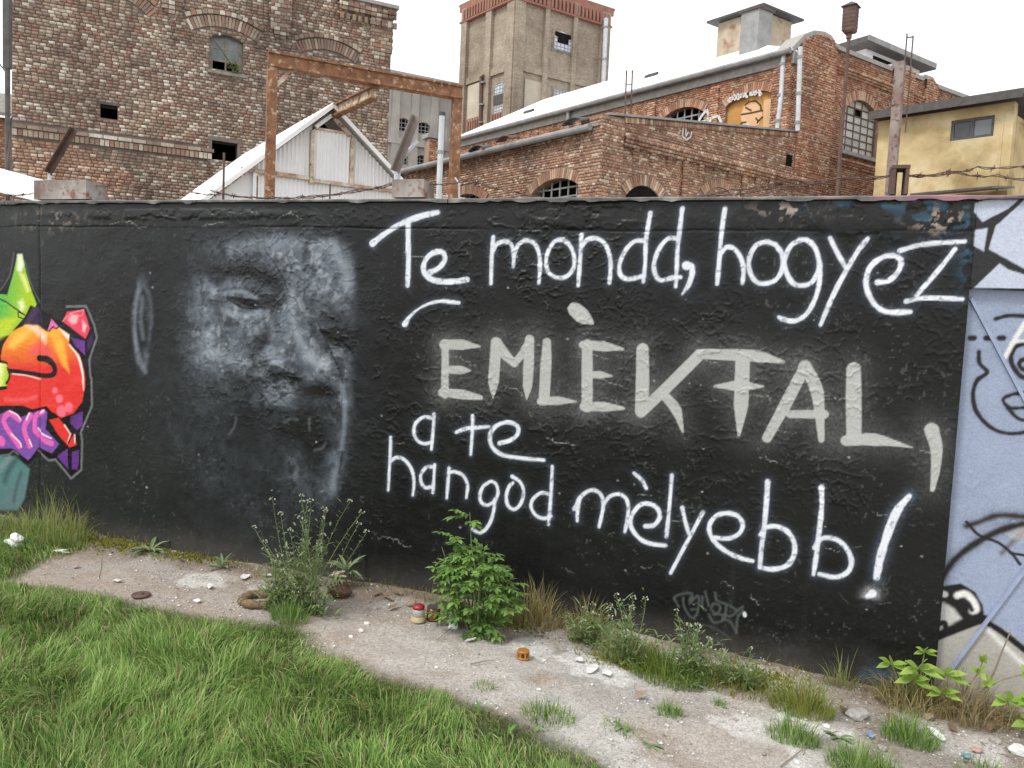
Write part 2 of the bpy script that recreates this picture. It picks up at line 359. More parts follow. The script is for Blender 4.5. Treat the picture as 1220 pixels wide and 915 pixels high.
def sdist(pts, w, sl):                   # distance past the edge of a stroke of half-widths w
    x, z = WX[sl], WZ[sl]; best = np.full(x.shape, 9.0)
    for i in range(len(pts)-1):
        a_, b_ = pts[i], pts[i+1]; e = b_-a_; t_ = np.clip(((x-a_[0])*e[0]+(z-a_[1])*e[1])/(e@e+1e-12), 0, 1)
        best = np.minimum(best, np.hypot(x-a_[0]-t_*e[0], z-a_[1]-t_*e[1])-(w[i]*(1-t_)+w[i+1]*t_))
    return best
def stroke(zm, pts, wpx, col, soft=0.5, halo=0.0, hw=6, alpha=1.0, tex=0.0, curve=True, hcol=None):
    P = zm(pts); P = smooth_curve(P) if curve else P
    pm = P.mean(0); PL = 1.06*float((np.array([pm[0], 0, pm[1]])-CAM) @ _f)/FPX     # a photo pixel at this spot of the wall
    n = len(P); w = np.full(n, wpx*PL/2) if not hasattr(wpx, '__len__') else np.interp(np.linspace(0, 1, n), np.linspace(0, 1, len(wpx)), wpx)*PL/2
    if halo and alpha > 0:               # the can's distance from the wall wavers
        s_k = stroke.k = getattr(stroke, 'k', 0)+1; tt_ = np.arange(n)*.35; w = w*(1+.30*(vnoise(tt_, tt_*0+s_k*3.3, 3)-.5)+.18*(vnoise(tt_*3, tt_*0+s_k*7.7, 4)-.5)); w[:2] *= 1.06; w[-2:] *= .86
    sl = window_of(P, w.max()+hw*PXM*2.5+0.02); d = sdist(P, w, sl)
    x, z = WX[sl], WZ[sl]
    d = d+0.0016*(fbm(x*60, z*60, 7, 2)-0.5)
    c = canvas[sl]
    if halo:
        gr = 0.35+1.3*vnoise(x*170, z*170, 9)*(.5+fbm(x*14, z*14, 10, 2))
        m = halo*np.exp(-(np.maximum(d, 0)/(hw*PXM))**1.4)*gr; m = np.clip(m, 0, 1)
        c = c*(1-m[..., None])+(hcol if hcol is not None else col)*m[..., None]
    m = alpha*sstep(soft*PXM, -soft*PXM, d)
    if tex: m = m*np.clip(1-tex+tex*2.2*fbm(x*26, z*26, 15, 4), 0, 1.2)
    if halo and hcol is not None: m = m*(1-.16*sstep(.5, .75, fbm(x*20, z*20, 12, 3)))*(1-.5*sstep(.70, .78, fbm(x*48, z*48, 14, 2)))
    canvas[sl] = c*(1-m[..., None])+col*m[..., None]
def fill(zm, pts, col, soft=0.6, col2=None, gdir=None, alpha=1.0, curve=False, wob=0.003):
    P = zm(pts); P = smooth_curve(np.vstack([P, P[:1]])) if curve else P
    sl = window_of(P, 0.03); x, z = WX[sl], WZ[sl]; d = poly_dist(x, z, P)+wob*(fbm(x*50, z*50, 13, 2)-0.5)
    m = alpha*sstep(-soft*PXM, soft*PXM, d)[..., None]
    k = col
    if col2 is not None:
        g = np.asarray(zm(gdir)); e = g[1]-g[0]; t_ = np.clip(((x-g[0, 0])*e[0]+(z-g[0, 1])*e[1])/(e@e), 0, 1)[..., None]; k = col*(1-t_)+col2*t_
    canvas[sl] = canvas[sl]*(1-m)+k*m
def blob(zm, cx, cy, rx, ry, col, a, p=1.6):
    c_ = zm([(cx, cy), (cx+rx, cy), (cx, cy+ry)]); RX = abs(c_[1, 0]-c_[0, 0]); RZ = abs(c_[2, 1]-c_[0, 1])
    q = (((WX-c_[0, 0])/RX)**2+((WZ-c_[0, 1])/RZ)**2); return a*np.exp(-q**(p/2)*0.9)

def wpx(x, y): return on_wall(x, y)
ident = zoomer(0, 0, 1.0)
n1 = fbm(WX*2.2, WZ*2.2, 50); n2 = fbm(WX*18, WZ*18, 51); n3 = fbm(WX*60, WZ*60, 52, 3)
greyer = sstep(-2.2, -4.2, WX)*0.8+0.15
blackc = lin((15, 15, 15)); greyc = lin((42, 45, 44))
k = np.clip(greyer*(0.30+1.0*(n1-0.2))*(0.7+0.6*n2), 0, 1)
canvas[:] = blackc*(1-k[..., None])+greyc*k[..., None]
streak = sstep(0.62, 0.9, fbm(WX*26, WZ*1.3, 54))*sstep(0.9, 0.1, WZ)*0.22
canvas[:] = canvas*(1-streak[..., None])+lin((58, 60, 62))*streak[..., None]
mk = sstep(0.70, 0.78, n3)*0.22*sstep(0.45, 0.65, fbm(WX*5, WZ*5, 55)); canvas[:] = canvas*(1-mk[..., None])+lin((120, 120, 116))*mk[..., None]
mk = sstep(0.22, 0.0, WZ-gz0(WX)+0.10*(n1-0.5))*0.45; canvas[:] = canvas*(1-mk[..., None])+lin((74, 72, 69))*mk[..., None]
spl = sstep(.60, .68, fbm(WX*40, WZ*40, 56, 3))*sstep(.30, .02, WZ-gz0(WX))*.10+sstep(.16, .0, WZ-gz0(WX)+.12*(fbm(WX*7, WZ*3, 57)-.5))*.28; spl = np.clip(spl, 0, .8); canvas[:] = canvas*(1-spl[..., None])+lin((92, 87, 81))*spl[..., None]
mk = sstep(2.12, 2.2, WZ)*0.10*(0.5+n2); canvas[:] = canvas*(1-mk[..., None])+lin((80, 80, 80))*mk[..., None]

# the faded face
zf = zoomer(150, 250, 2.287); L_ = np.zeros(WX.shape)
for b in ((300, 100, 120, 42, .50), (430, 95, 110, 45, .60), (540, 130, 85, 60, .78), (585, 215, 50, 60, .75), (480, 185, 70, 55, .45), (300, 215, 95, 32, .55), (255, 265, 60, 55, .70), (330, 300, 80, 42, .80), (390, 290, 40, 40, .45), (235, 350, 55, 60, .50), (270, 400, 70, 52, .78), (318, 412, 34, 34, .5), (400, 405, 62, 70, .55), (450, 280, 34, 60, .72), (485, 350, 44, 60, .85), (540, 420, 42, 50, .95), (430, 470, 60, 35, .45), (590, 520, 26, 130, .55), (575, 700, 30, 110, .55), (540, 760, 36, 40, .3), (462, 715, 24, 52, .55), (415, 510, 50, 36, .40), (188, 280, 24, 130, .28), (480, 560, 90, 110, .10), (300, 500, 120, 60, .18), (200, 680, 150, 110, .10), (602, 440, 14, 90, .45)): L_ += blob(zf, *b[:4], None, b[4])
for b in ((310, 168, 90, 13, .55), (400, 195, 42, 16, .60), (325, 252, 46, 9, .85), (345, 262, 16, 9, .5), (405, 250, 26, 30, .45), (375, 340, 24, 60, .40), (575, 345, 40, 13, .95), (565, 295, 40, 18, .35), (612, 345, 12, 20, .2), (320, 470, 55, 24, .40), (438, 455, 30, 9, .75), (400, 440, 16, 34, .35), (525, 492, 46, 17, .75), (500, 610, 55, 70, .35), (330, 560, 40, 60, .25), (550, 640, 30, 12, .4), (470, 600, 50, 14, .4), (345, 380, 18, 30, .3)): L_ -= blob(zf, *b[:4], None, b[4])
e_ = zf([(44, 310), (68, 310), (44, 440)]); ex_ = (WX-e_[0, 0])/abs(e_[1, 0]-e_[0, 0]); ez_ = (WZ-e_[0, 1])/abs(e_[2, 1]-e_[0, 1]); q = np.hypot(ex_, ez_)
L_ += np.exp(-((q-0.85)/0.22)**2)*(0.30+0.45*sstep(0.3, -0.8, ex_))+0.30*np.exp(-((np.hypot(ex_-.1, ez_*1.2)-.45)/.14)**2)*sstep(-.2, .6, ez_)
hd_ = poly_dist(WX, WZ, smooth_curve(ident([(222, 310), (250, 279), (330, 270), (398, 277), (424, 306), (425, 400), (424, 520), (412, 570), (392, 606), (340, 650), (250, 620), (190, 500), (205, 370), (222, 310)])))+.03*(n2-.5); L_ *= np.maximum(np.where(WX > on_wall(330, 400)[0], sstep(-.02, .05, hd_), sstep(-.16, .16, hd_)), sstep(on_wall(205, 400)[0], on_wall(185, 400)[0], WX))
L_ += .16*sstep(-.30, .25, hd_)*(.4+fbm(WX*6, WZ*6, 58)); rag = np.clip(0.52+1.1*(fbm(WX*10, WZ*10, 60)-0.25), 0, 1.25)*np.clip(0.48+1.15*(fbm(WX*38, WZ*38, 61, 4)-0.18), 0, 1.25)*(1-.45*(1-np.abs(2*fbm(WX*11+3, WZ*8, 59, 4)-1))**6)
pits = sstep(0.64, 0.72, fbm(WX*42, WZ*42, 62, 3))*0.55*sstep(.35, .6, fbm(WX*8, WZ*8, 66))
m = np.clip(np.clip(L_, 0, 1)**1.15*rag*0.95, 0, 0.85)*(1-pits); fc = lin((118, 127, 138))
canvas[:] = canvas*(1-m[..., None])+fc*m[..., None]
m = .62*np.clip(L_-0.50, 0, 0.45)*sstep(0.54, 0.70, fbm(WX*26, WZ*26, 63, 4)); canvas[:] = canvas*(1-m[..., None])+lin((198, 204, 210))*m[..., None]
m = np.clip(L_, 0, .5)*sstep(0.58, 0.68, fbm(WX*15+9, WZ*15, 64, 4)); canvas[:] = canvas*(1-m[..., None])+lin((30, 32, 34))*m[..., None]
DK = lin((12, 13, 14))
for s_, w_ in (([(276, 240), (300, 240), (325, 246), (352, 256), (395, 252)], 3.2), ([(282, 246), (318, 266), (352, 268), (372, 262)], 2.2), ([(322, 252), (345, 258)], 5), ([(530, 326), (560, 338), (590, 358), (618, 386)], 4), ([(545, 350), (575, 368), (605, 378)], 2.4), ([(565, 350), (585, 360)], 5), ([(415, 448), (440, 444), (462, 452), (470, 466)], 3), ([(375, 45), (378, 100), (385, 118), (415, 160), (440, 215), (455, 260)], 1.3), ([(520, 300), (545, 355), (575, 425), (590, 470), (586, 560), (592, 640), (580, 720)], 1.6), ([(290, 90), (300, 130), (310, 180)], 1.0), ([(230, 245), (262, 252), (280, 248)], 1.2), ([(330, 470), (370, 500), (400, 545), (395, 560)], 1.4)): stroke(zf, s_, w_, DK, 0.9, alpha=0.8)
for s_, w_ in (([(300, 565), (295, 590), (280, 612)], 2.4), ([(432, 580), (450, 568), (466, 572)], 3), ([(500, 570), (500, 600)], 2.2), ([(515, 655), (535, 650), (545, 635)], 2.4)): stroke(zf, s_, w_, lin((110, 114, 118)), 2.4, alpha=0.4)
for s_, w_, c_, so, al in (([(245, 195), (300, 172), (360, 175), (425, 218)], 8, (16, 17, 18), 6, .62), ([(250, 222), (300, 212), (350, 222), (395, 246)], 3, (24, 26, 28), 2.5, .55), ([(278, 240), (310, 246), (350, 263)], 5, (8, 8, 9), 1.8, .8), ([(255, 298), (300, 312), (350, 308), (392, 285)], 3, (34, 37, 40), 3, .45), ([(405, 235), (412, 290), (385, 345), (350, 395), (345, 440)], 8, (20, 22, 24), 7, .5), ([(512, 250), (505, 300), (520, 350), (560, 400)], 6, (22, 24, 26), 5, .5), ([(535, 330), (575, 348), (616, 382)], 5.5, (8, 8, 9), 1.8, .75), ([(530, 305), (570, 318), (612, 350)], 3, (40, 44, 48), 3, .4), ([(405, 470), (430, 446), (468, 458)], 5, (10, 11, 12), 3, .65), ([(500, 488), (540, 480), (565, 492)], 5, (10, 11, 12), 3, .6), ([(330, 560), (400, 545), (470, 560), (540, 545), (585, 560)], 8, (16, 17, 18), 7, .6), ([(300, 455), (330, 490), (335, 540)], 5, (22, 24, 26), 5, .5)): stroke(zf, s_, w_, lin(c_), so, alpha=al, tex=.35)
for s_, w_, c_, so, al in (([(268, 228), (310, 222), (355, 238)], 4, (150, 160, 170), 3, .5), ([(265, 275), (310, 288), (365, 282)], 6, (158, 168, 178), 4, .5), ([(455, 215), (452, 270), (462, 330), (490, 380)], 8, (156, 165, 175), 6, .5), ([(505, 405), (545, 425)], 14, (168, 176, 184), 7, .5), ([(225, 340), (250, 390), (300, 415)], 12, (150, 160, 170), 8, .4), ([(390, 385), (420, 410)], 12, (150, 158, 168), 7, .4), ([(590, 480), (596, 560), (588, 650)], 5, (140, 150, 160), 4, .45), ([(575, 690), (560, 760)], 6, (130, 140, 150), 5, .4), ([(548, 100), (590, 140), (605, 200)], 12, (160, 170, 180), 9, .4), ([(290, 105), (380, 88), (470, 95)], 12, (140, 150, 160), 9, .4)): stroke(zf, s_, w_, lin(c_), so, alpha=al, tex=.8)
for s_, w_, al in (([(36, 215), (24, 270), (22, 330), (34, 400), (52, 440)], 4.5, .62), ([(46, 205), (66, 240), (70, 300), (62, 350)], 2.6, .4), ([(44, 240), (40, 300), (46, 350)], 4, .45), ([(52, 380), (56, 410), (46, 430)], 4, .4)): stroke(zf, s_, w_*1.3, lin((122, 131, 140)), 4.0, alpha=al*.8, tex=1.0)
stroke(zf, [(352, 259), (356, 260)], 1.4, lin((170, 180, 188)), 0.8, alpha=.6)

# the handwriting
WHT = lin((218, 221, 227)); BLU = lin((132, 150, 174)); EM = lin((175, 176, 172)); EMH = lin((128, 130, 127))
def hand(zm, w, *strokes):
    for s_ in strokes: stroke(zm, s_, w-0.9, WHT, 0.75, 0.12, 3.0, hcol=BLU)
# grey block letters first (with their wide overspray)
zD = zoomer(510, 340, 4.88); zE = zoomer(740, 390, 3.05)
blocks = [(zD, 4.88, [([(100, 335), (97, 635)], [45, 48]), ([(92, 345), (200, 345), (300, 355)], [58, 60, 14]), ([(97, 490), (190, 492), (245, 495)], [42, 50, 12]), ([(80, 622), (200, 635), (305, 652)], [48, 58, 30]),
    ([(392, 330), (388, 450), (380, 560), (378, 655)], [58, 66, 66, 10]), ([(400, 335), (450, 405), (505, 455)], [62, 60, 40]), ([(500, 455), (550, 395), (588, 330)], [40, 48, 50]), ([(590, 315), (585, 450), (578, 580), (573, 665)], [56, 64, 58, 8]),
    ([(690, 330), (685, 470), (675, 655)], [50, 66, 66]), ([(655, 675), (760, 670), (860, 676)], [46, 50, 12]), ([(925, 345), (925, 520), (925, 705)], [62, 66, 66]), ([(900, 345), (1020, 355), (1135, 370)], [46, 60, 16]), ([(930, 520), (1000, 520), (1070, 527)], [36, 46, 10]), ([(905, 705), (1020, 705), (1135, 715)], [50, 58, 22])]),
    (zE, 3.05, [([(78, 80), (78, 200), (74, 300)], [44, 48, 46]), ([(72, 308), (170, 215), (285, 100)], [40, 40, 40]), ([(160, 250), (200, 300), (224, 378)], [34, 38, 10]), ([(285, 97), (400, 100), (500, 106), (588, 126)], [36, 42, 42, 14]), ([(442, 112), (436, 280), (428, 390)], [50, 50, 12]), ([(340, 214), (430, 212), (515, 215)], [10, 42, 8]), ([(668, 142), (605, 265), (530, 402)], [38, 42, 34]), ([(668, 140), (712, 235), (728, 408)], [42, 44, 22]), ([(615, 315), (738, 316)], [30, 32]), ([(845, 152), (845, 270), (846, 388)], [48, 52, 50]), ([(818, 412), (920, 408), (1058, 436)], [38, 46, 6]), ([(1128, 372), (1145, 440), (1142, 520), (1131, 590)], [48, 40, 30, 16])])]
acc = zoomer(570, 240, 4.5185)
for zm, s_, L0 in blocks:
    for pts, w in L0: stroke(zm, pts, [v/s_ for v in w], EM, 0.7, 0.15, 13, alpha=0, hcol=EMH, curve=len(pts) > 2)
fill(acc, [(478, 575), (500, 548), (540, 550), (590, 592), (622, 656), (590, 662), (540, 650), (496, 612)], EM, 0.7, curve=True)
for zm, s_, L0 in blocks:
    for pts, w in L0: stroke(zm, pts, [max(v/s_-0.7, .8) for v in w], EM, 0.7, 0.0, curve=len(pts) > 2, alpha=0.95)
zA = zoomer(430, 240, 5.719)
stroke(zA, [(80, 285), (150, 230), (240, 170), (320, 132), (420, 97), (522, 74)], [7.2, 5.8, 5.6, 6, 6.8, 6], WHT, 0.75, 0.17, 3.2, hcol=BLU)
hand(zA, 6.6, [(322, 140), (322, 250), (325, 400), (320, 572)], [(470, 485), (530, 455), (572, 400), (560, 350), (510, 345), (460, 375), (430, 430), (435, 490), (480, 530), (560, 546), (650, 545), (725, 532)])
stroke(zA, [(300, 835), (330, 790), (390, 735), (470, 695), (560, 680), (668, 690)], [6, 4, 2.2, 2.6, 4, 4], WHT, 0.8, 0.15, 3.0, hcol=BLU)
zB = zoomer(570, 240, 4.5185)
hand(zB, 5.4, [(80, 192), (72, 300), (68, 442)], [(78, 265), (100, 230), (140, 215), (175, 230), (190, 280), (188, 350)], [(190, 290), (215, 235), (260, 210), (305, 230), (328, 290), (332, 360), (326, 438)], [(455, 205), (410, 215), (375, 270), (365, 330), (380, 385), (430, 412), (480, 400), (515, 350), (512, 280), (490, 235), (465, 212)], [(555, 182), (548, 300), (538, 452)], [(555, 240), (590, 205), (640, 200), (685, 235), (708, 300), (712, 360), (706, 438)], [(925, 62), (912, 140), (900, 230), (898, 330), (888, 432)], [(890, 212), (840, 215), (790, 265), (760, 340), (765, 395), (800, 418), (850, 412), (890, 400)], [(1098, 38), (1085, 140), (1072, 250), (1068, 350), (1062, 458)], [(1070, 200), (1020, 200), (970, 260), (945, 340), (955, 400), (985, 425), (1040, 412), (1088, 408)])
stroke(zB, [(1118, 345), (1146, 352), (1150, 390), (1130, 450), (1098, 498)], [8, 7, 5.5, 5, 2.4], WHT, 0.75, 0.17, 3.2, hcol=BLU)
zC = zoomer(840, 230, 3.8125)
hand(zC, 5.8, [(90, 72), (75, 180), (65, 300), (55, 412)], [(72, 270), (100, 245), (135, 255), (165, 300), (175, 350), (170, 408)], [(320, 235), (280, 222), (230, 240), (200, 300), (205, 360), (235, 405), (280, 410), (325, 390), (352, 340), (350, 280), (325, 240)], [(430, 215), (390, 240), (362, 300), (370, 360), (400, 410), (440, 420), (485, 405), (515, 350), (518, 310), (500, 250), (465, 215), (430, 212)], [(520, 310), (520, 400), (500, 480), (460, 550), (410, 580), (360, 575), (335, 563)], [(568, 205), (600, 270), (640, 340)], [(738, 207), (690, 270), (620, 390), (570, 490), (525, 598)], [(885, 262), (960, 240), (1050, 228), (1178, 220)], [(1135, 255), (1060, 350), (960, 465)], [(914, 492), (980, 478), (1080, 478), (1168, 482)])
hand(zC, 6.4, [(785, 405), (830, 400), (875, 360), (890, 310), (860, 285), (810, 290), (755, 330), (732, 390), (740, 450), (775, 510), (830, 540), (932, 540)])
zF = zoomer(450, 480, 5.304)
hand(zF, 4.6, [(340, 95), (290, 90), (240, 130), (230, 190), (255, 240), (300, 258), (345, 245)], [(357, 72), (350, 180), (340, 293)], [(600, 82), (597, 200), (588, 326)], [(497, 185), (560, 162), (640, 155), (703, 150)], [(82, 218), (78, 350), (66, 552)], [(85, 365), (120, 345), (170, 360), (215, 420), (230, 500), (222, 582)], [(345, 405), (310, 405), (275, 450), (275, 500), (300, 535), (345, 530)], [(360, 392), (355, 480), (348, 568)], [(452, 412), (445, 500), (436, 602)], [(450, 440), (490, 435), (540, 460), (568, 520), (560, 598)], [(705, 500), (665, 530), (645, 590), (660, 635), (700, 645), (745, 610), (760, 560), (745, 510), (715, 495)], [(740, 610), (730, 700), (700, 775), (650, 820), (598, 798)], [(850, 465), (900, 500), (922, 560), (905, 635), (865, 672), (825, 650), (812, 590), (830, 530), (855, 505)], [(1103, 402), (1098, 520), (1090, 650), (1080, 768)], [(1085, 575), (1030, 570), (980, 610), (970, 660), (1000, 710), (1050, 730), (1095, 715)])
hand(zF, 5.4, [(770, 255), (840, 235), (885, 195), (880, 145), (820, 122), (750, 145), (710, 200), (720, 270), (770, 320), (850, 342), (1050, 362)])
zG = zoomer(670, 550, 5.304)
hand(zG, 4.8, [(452, 72), (500, 115), (530, 168)], [(75, 300), (110, 230), (165, 185), (215, 185), (250, 220), (258, 290), (232, 412)], [(110, 235), (98, 300), (95, 373)], [(260, 270), (300, 220), (355, 205), (400, 230), (418, 290), (410, 370), (395, 442)], [(692, 88), (682, 220), (670, 350), (658, 473)], [(758, 292), (775, 370), (800, 455)], [(888, 320), (830, 430), (760, 560), (685, 702)])
hand(zG, 5.6, [(525, 408), (580, 400), (615, 350), (600, 295), (545, 265), (490, 275), (445, 330), (430, 390), (455, 450), (510, 500), (580, 522), (652, 530)], [(965, 480), (1050, 485), (1115, 455), (1140, 400), (1110, 345), (1040, 325), (970, 345), (930, 400), (935, 460), (975, 520), (1050, 575), (1130, 610), (1202, 628)])
zH = zoomer(860, 560, 5.083)
hand(zH, 6.0, [(278, 72), (272, 170), (258, 330), (240, 470), (230, 588)], [(235, 390), (265, 350), (330, 340), (400, 375), (438, 440), (435, 520), (390, 580), (310, 600), (232, 590)], [(603, 107), (605, 220), (590, 370), (572, 520), (555, 633)], [(565, 470), (590, 425), (640, 410), (710, 430), (765, 490), (785, 560), (760, 620), (690, 650), (592, 632)])
stroke(zH, [(1135, 157), (1060, 250), (1000, 400), (960, 530), (937, 652)], [5, 9, 9, 8.4, 7.6], WHT, 0.8, 0.2, 4, hcol=BLU)
stroke(zH, [(885, 765), (912, 748)], [7, 9], WHT, 0.8, 0.3, 4, curve=False)
stroke(zH, [(820, 795), (890, 800), (960, 820)], [4, 8, 6], lin((5, 5, 5)), 2.5, alpha=0.9)
# the small grey tag low on the wall
zT = zoomer(780, 690, 9.154); TG = lin((88, 93, 89))
for s_ in ([(210, 205), (260, 170), (380, 150), (410, 180), (380, 230)], [(212, 210), (262, 300)], [(310, 200), (322, 300), (380, 400), (430, 430)], [(385, 260), (440, 200), (482, 195), (470, 350), (440, 410)], [(400, 330), (470, 330)], [(520, 190), (522, 300), (560, 340)], [(550, 135), (590, 290)], [(615, 320), (640, 270), (700, 280), (715, 330), (670, 375), (615, 330)], [(662, 150), (680, 230), (800, 280), (890, 345), (820, 405), (760, 380)], [(780, 290), (765, 430)], [(590, 380), (640, 470), (740, 450), (725, 385), (640, 385)], [(740, 440), (820, 460), (890, 580)], [(962, 340), (905, 420), (890, 590)], [(895, 345), (960, 300)]): stroke(zT, s_, 2.6, TG, 1.2, alpha=0.62)
for s_ in ([(380, 520), (430, 498), (540, 500), (680, 550), (810, 640)], [(450, 590), (440, 690)], [(450, 600), (500, 605)], [(445, 640), (490, 645)], [(530, 690), (545, 610), (575, 660), (600, 615), (600, 700)], [(640, 630), (630, 705)], [(692, 640), (682, 712)], [(640, 668), (690, 675)], [(735, 640), (727, 690), (755, 708), (778, 655)]): stroke(zT, s_, 1.5, TG, 1.0, alpha=0.5)

# colour piece on the left
zL1 = zoomer(0, 290, 5.715); zL2 = zoomer(0, 440, 5.715); BK = lin((16, 14, 16)); o2 = 857
def L2(pts): return [(x, y+o2) for x, y in pts]
OUT = [(645, 640), (605, 790), (615, 915)]+L2([(622, 0), (626, 250), (552, 430), (562, 490), (556, 684), (485, 745), (380, 618), (330, 622), (270, 570), (200, 660), (150, 640)])
fill(zL1, [(-420, 420), (0, 310), (70, 220), (98, 55), (155, 52), (175, 200), (265, 425), (320, 480), (345, 478), (412, 535), (448, 440), (585, 432), (635, 560), (650, 640), (600, 790), (610, 915)]+L2([(616, 0), (620, 250), (545, 430), (555, 490), (550, 680), (485, 738), (380, 610), (330, 615), (270, 560), (195, 650), (-420, 590)]), BK, 0.8)
stroke(zL1, [(455, 430), (585, 428), (640, 555), (660, 640), (607, 790), (615, 915)]+L2([(621, 60), (625, 250), (550, 430), (560, 490), (555, 684), (485, 743), (380, 615), (330, 620), (270, 565), (240, 530)]), 2.6, lin((120, 122, 124)), 0.9, alpha=0.8, curve=False)
stroke(zL1, [(-60, 370), (5, 310), (62, 215), (92, 60)], 1.6, lin((110, 112, 114)), 1, alpha=0.5); stroke(zL1, [(165, 120), (215, 290), (270, 410)], 1.6, lin((110, 112, 114)), 1, alpha=0.5)
LIME = lin((168, 200, 22)); GRN = lin((92, 178, 70)); PALE = lin((240, 240, 214))
fill(zL1, [(115, 72), (148, 72), (175, 200), (215, 330), (245, 415), (235, 435), (202, 420), (160, 505), (60, 625), (-420, 720), (-420, 400), (10, 345), (45, 352), (60, 300), (92, 190)], LIME, 0.7, GRN, [(180, 400), (20, 350)])
fill(zL1, [(116, 74), (147, 74), (158, 150), (140, 200), (112, 180)], PALE, 3.0, alpha=0.85); fill(zL1, [(125, 200), (160, 215), (200, 320), (180, 330)], lin((236, 238, 150)), 4, alpha=0.8); fill(zL1, [(120, 400), (150, 380), (165, 430), (140, 470)], lin((246, 244, 200)), 5, alpha=0.8); fill(zL1, [(-40, 520), (120, 500), (60, 610), (-60, 690)], lin((205, 214, 30)), 5, alpha=0.7)
stroke(zL1, [(0, 380), (40, 400), (165, 488)], 1.7, BK, 0.6, curve=False); stroke(zL1, [(165, 488), (120, 465), (120, 500), (160, 515)], 1.4, BK, 0.6, curve=False)
fill(zL1, [(215, 440), (262, 430), (290, 540), (165, 540)], lin((58, 40, 74)), 0.8)
RED = lin((222, 52, 46)); ORG = lin((250, 168, 42))
body = [(2, 770), (20, 690), (80, 600), (170, 553), (250, 558), (318, 600), (345, 585), (400, 572), (470, 620), (470, 680), (540, 760), (575, 880)]+L2([(582, 100), (560, 220), (500, 300), (420, 330), (350, 285), (320, 250), (215, 272), (150, 247), (-420, 250), (-420, 40)])+[(-420, 930), (60, 862), (5, 800)]
fill(zL1, body, ORG, 0.7, RED, [(230, 560), (250, 850)])
fill(zL1, [(50, 700), (100, 620), (180, 575), (230, 590), (170, 650), (90, 720)], lin((252, 196, 84)), 6, alpha=0.8); fill(zL1, [(180, 740), (260, 660), (330, 700), (360, 780), (250, 760)], lin((235, 70, 96)), 8, alpha=0.7); fill(zL1, [(340, 600), (400, 580), (440, 700), (470, 880), (420, 820), (370, 700)], lin((250, 180, 60)), 4, alpha=0.85); fill(zL1, [(170, 560), (250, 562), (320, 620), (310, 680), (230, 600)], lin((248, 226, 206)), 5, alpha=0.7)
fill(zL1, [(400, 575), (470, 622), (468, 660), (430, 620)], lin((250, 240, 225)), 2, alpha=0.9); stroke(zL1, [(472, 690), (530, 770), (560, 880), (570, 1000)], [1.5, 3, 3, 1], lin((250, 236, 228)), 1.2, alpha=0.9)
stroke(zL1, [(-420, 890), (-60, 862), (70, 868), (200, 885), (320, 902), (372, 880), (365, 830), (320, 790), (262, 782)], [5, 5, 5, 5, 6, 7, 8, 7], BK, 0.7); stroke(zL1, [(80, 888), (180, 900), (270, 925)], 1.4, lin((250, 225, 220)), 0.9, alpha=0.8)
for cx, cy, r_ in ((375, 145, 22), (405, 200, 30), (470, 260, 34), (420, 285, 40)): fill(zL1, L2([(cx+r_*math.cos(a_)*0.8, cy+r_*math.sin(a_)) for a_ in np.linspace(0, 6.28, 9)[:-1]]), lin((252, 120, 140)), 2, alpha=0.8, curve=True)
stroke(zL1, L2([(30, 205), (150, 210), (240, 190)]), 4, lin((240, 110, 110)), 4, alpha=0.6)
fill(zL1, [(-420, 800), (0, 795), (50, 850), (65, 910), (40, 965), (0, 1000), (-420, 1000)], BK, 0.6, curve=True); fill(zL1, [(-420, 820), (0, 815), (42, 860), (52, 908), (30, 950), (0, 975), (-420, 980)], LIME, 0.8, lin((238, 240, 160)), [(40, 900), (-10, 880)], curve=True)
PK = lin((226, 66, 88)); PUR = lin((84, 44, 112))
fill(zL1, [(425, 530), (455, 465), (570, 450), (612, 580), (582, 650)], PK, 0.6); fill(zL1, [(460, 520), (490, 485), (530, 490), (520, 540), (490, 550)], lin((250, 190, 196)), 3, alpha=0.85); fill(zL1, [(560, 520), (590, 560), (575, 610), (560, 590)], lin((252, 200, 205)), 2, alpha=0.8)
stroke(zL1, [(425, 530), (480, 475), (570, 450)], 1, lin((250, 180, 185)), 0.8, alpha=0.6, curve=False); stroke(zL1, [(480, 480), (510, 500), (560, 490), (570, 455)], .9, lin((250, 180, 185)), 0.8, alpha=0.6, curve=False)
fill(zL1, [(482, 640), (578, 664), (578, 762), (510, 695)], PUR, 0.6, lin((120, 62, 150)), [(490, 650), (575, 740)]); fill(zL1, [(592, 665), (630, 610), (632, 680), (596, 735)], lin((60, 32, 84)), 0.6)
fill(zL1, [(325, 592), (350, 515), (402, 570), (370, 580)], lin((222, 110, 170)), 0.6); stroke(zL1, [(335, 600), (360, 568), (380, 580), (400, 568)], 1.5, BK, 0.5)
fill(zL1, L2([(480, 322), (565, 285), (560, 380), (525, 415), (482, 372)]), PUR, 0.6, lin((112, 58, 140)), L2([(480, 322), (550, 400)])); fill(zL1, L2([(390, 592), (460, 540), (465, 682)]), lin((104, 52, 136)), 0.6); fill(zL1, L2([(490, 562), (540, 550), (532, 685), (490, 682)]), lin((96, 48, 128)), 0.6)
fill(zL1, L2([(335, 345), (400, 330), (440, 385), (492, 445), (525, 515), (475, 532), (400, 450)]), RED, 0.6); stroke(zL1, L2([(438, 378), (455, 405), (480, 440), (462, 500)]), 1.5, lin((252, 220, 215)), 0.7, curve=False); stroke(zL1, L2([(500, 430), (465, 500)]), 2, BK, 0.6, curve=False); stroke(zL1, L2([(508, 445), (512, 500)]), 1.5, lin((252, 220, 215)), 0.7, curve=False)
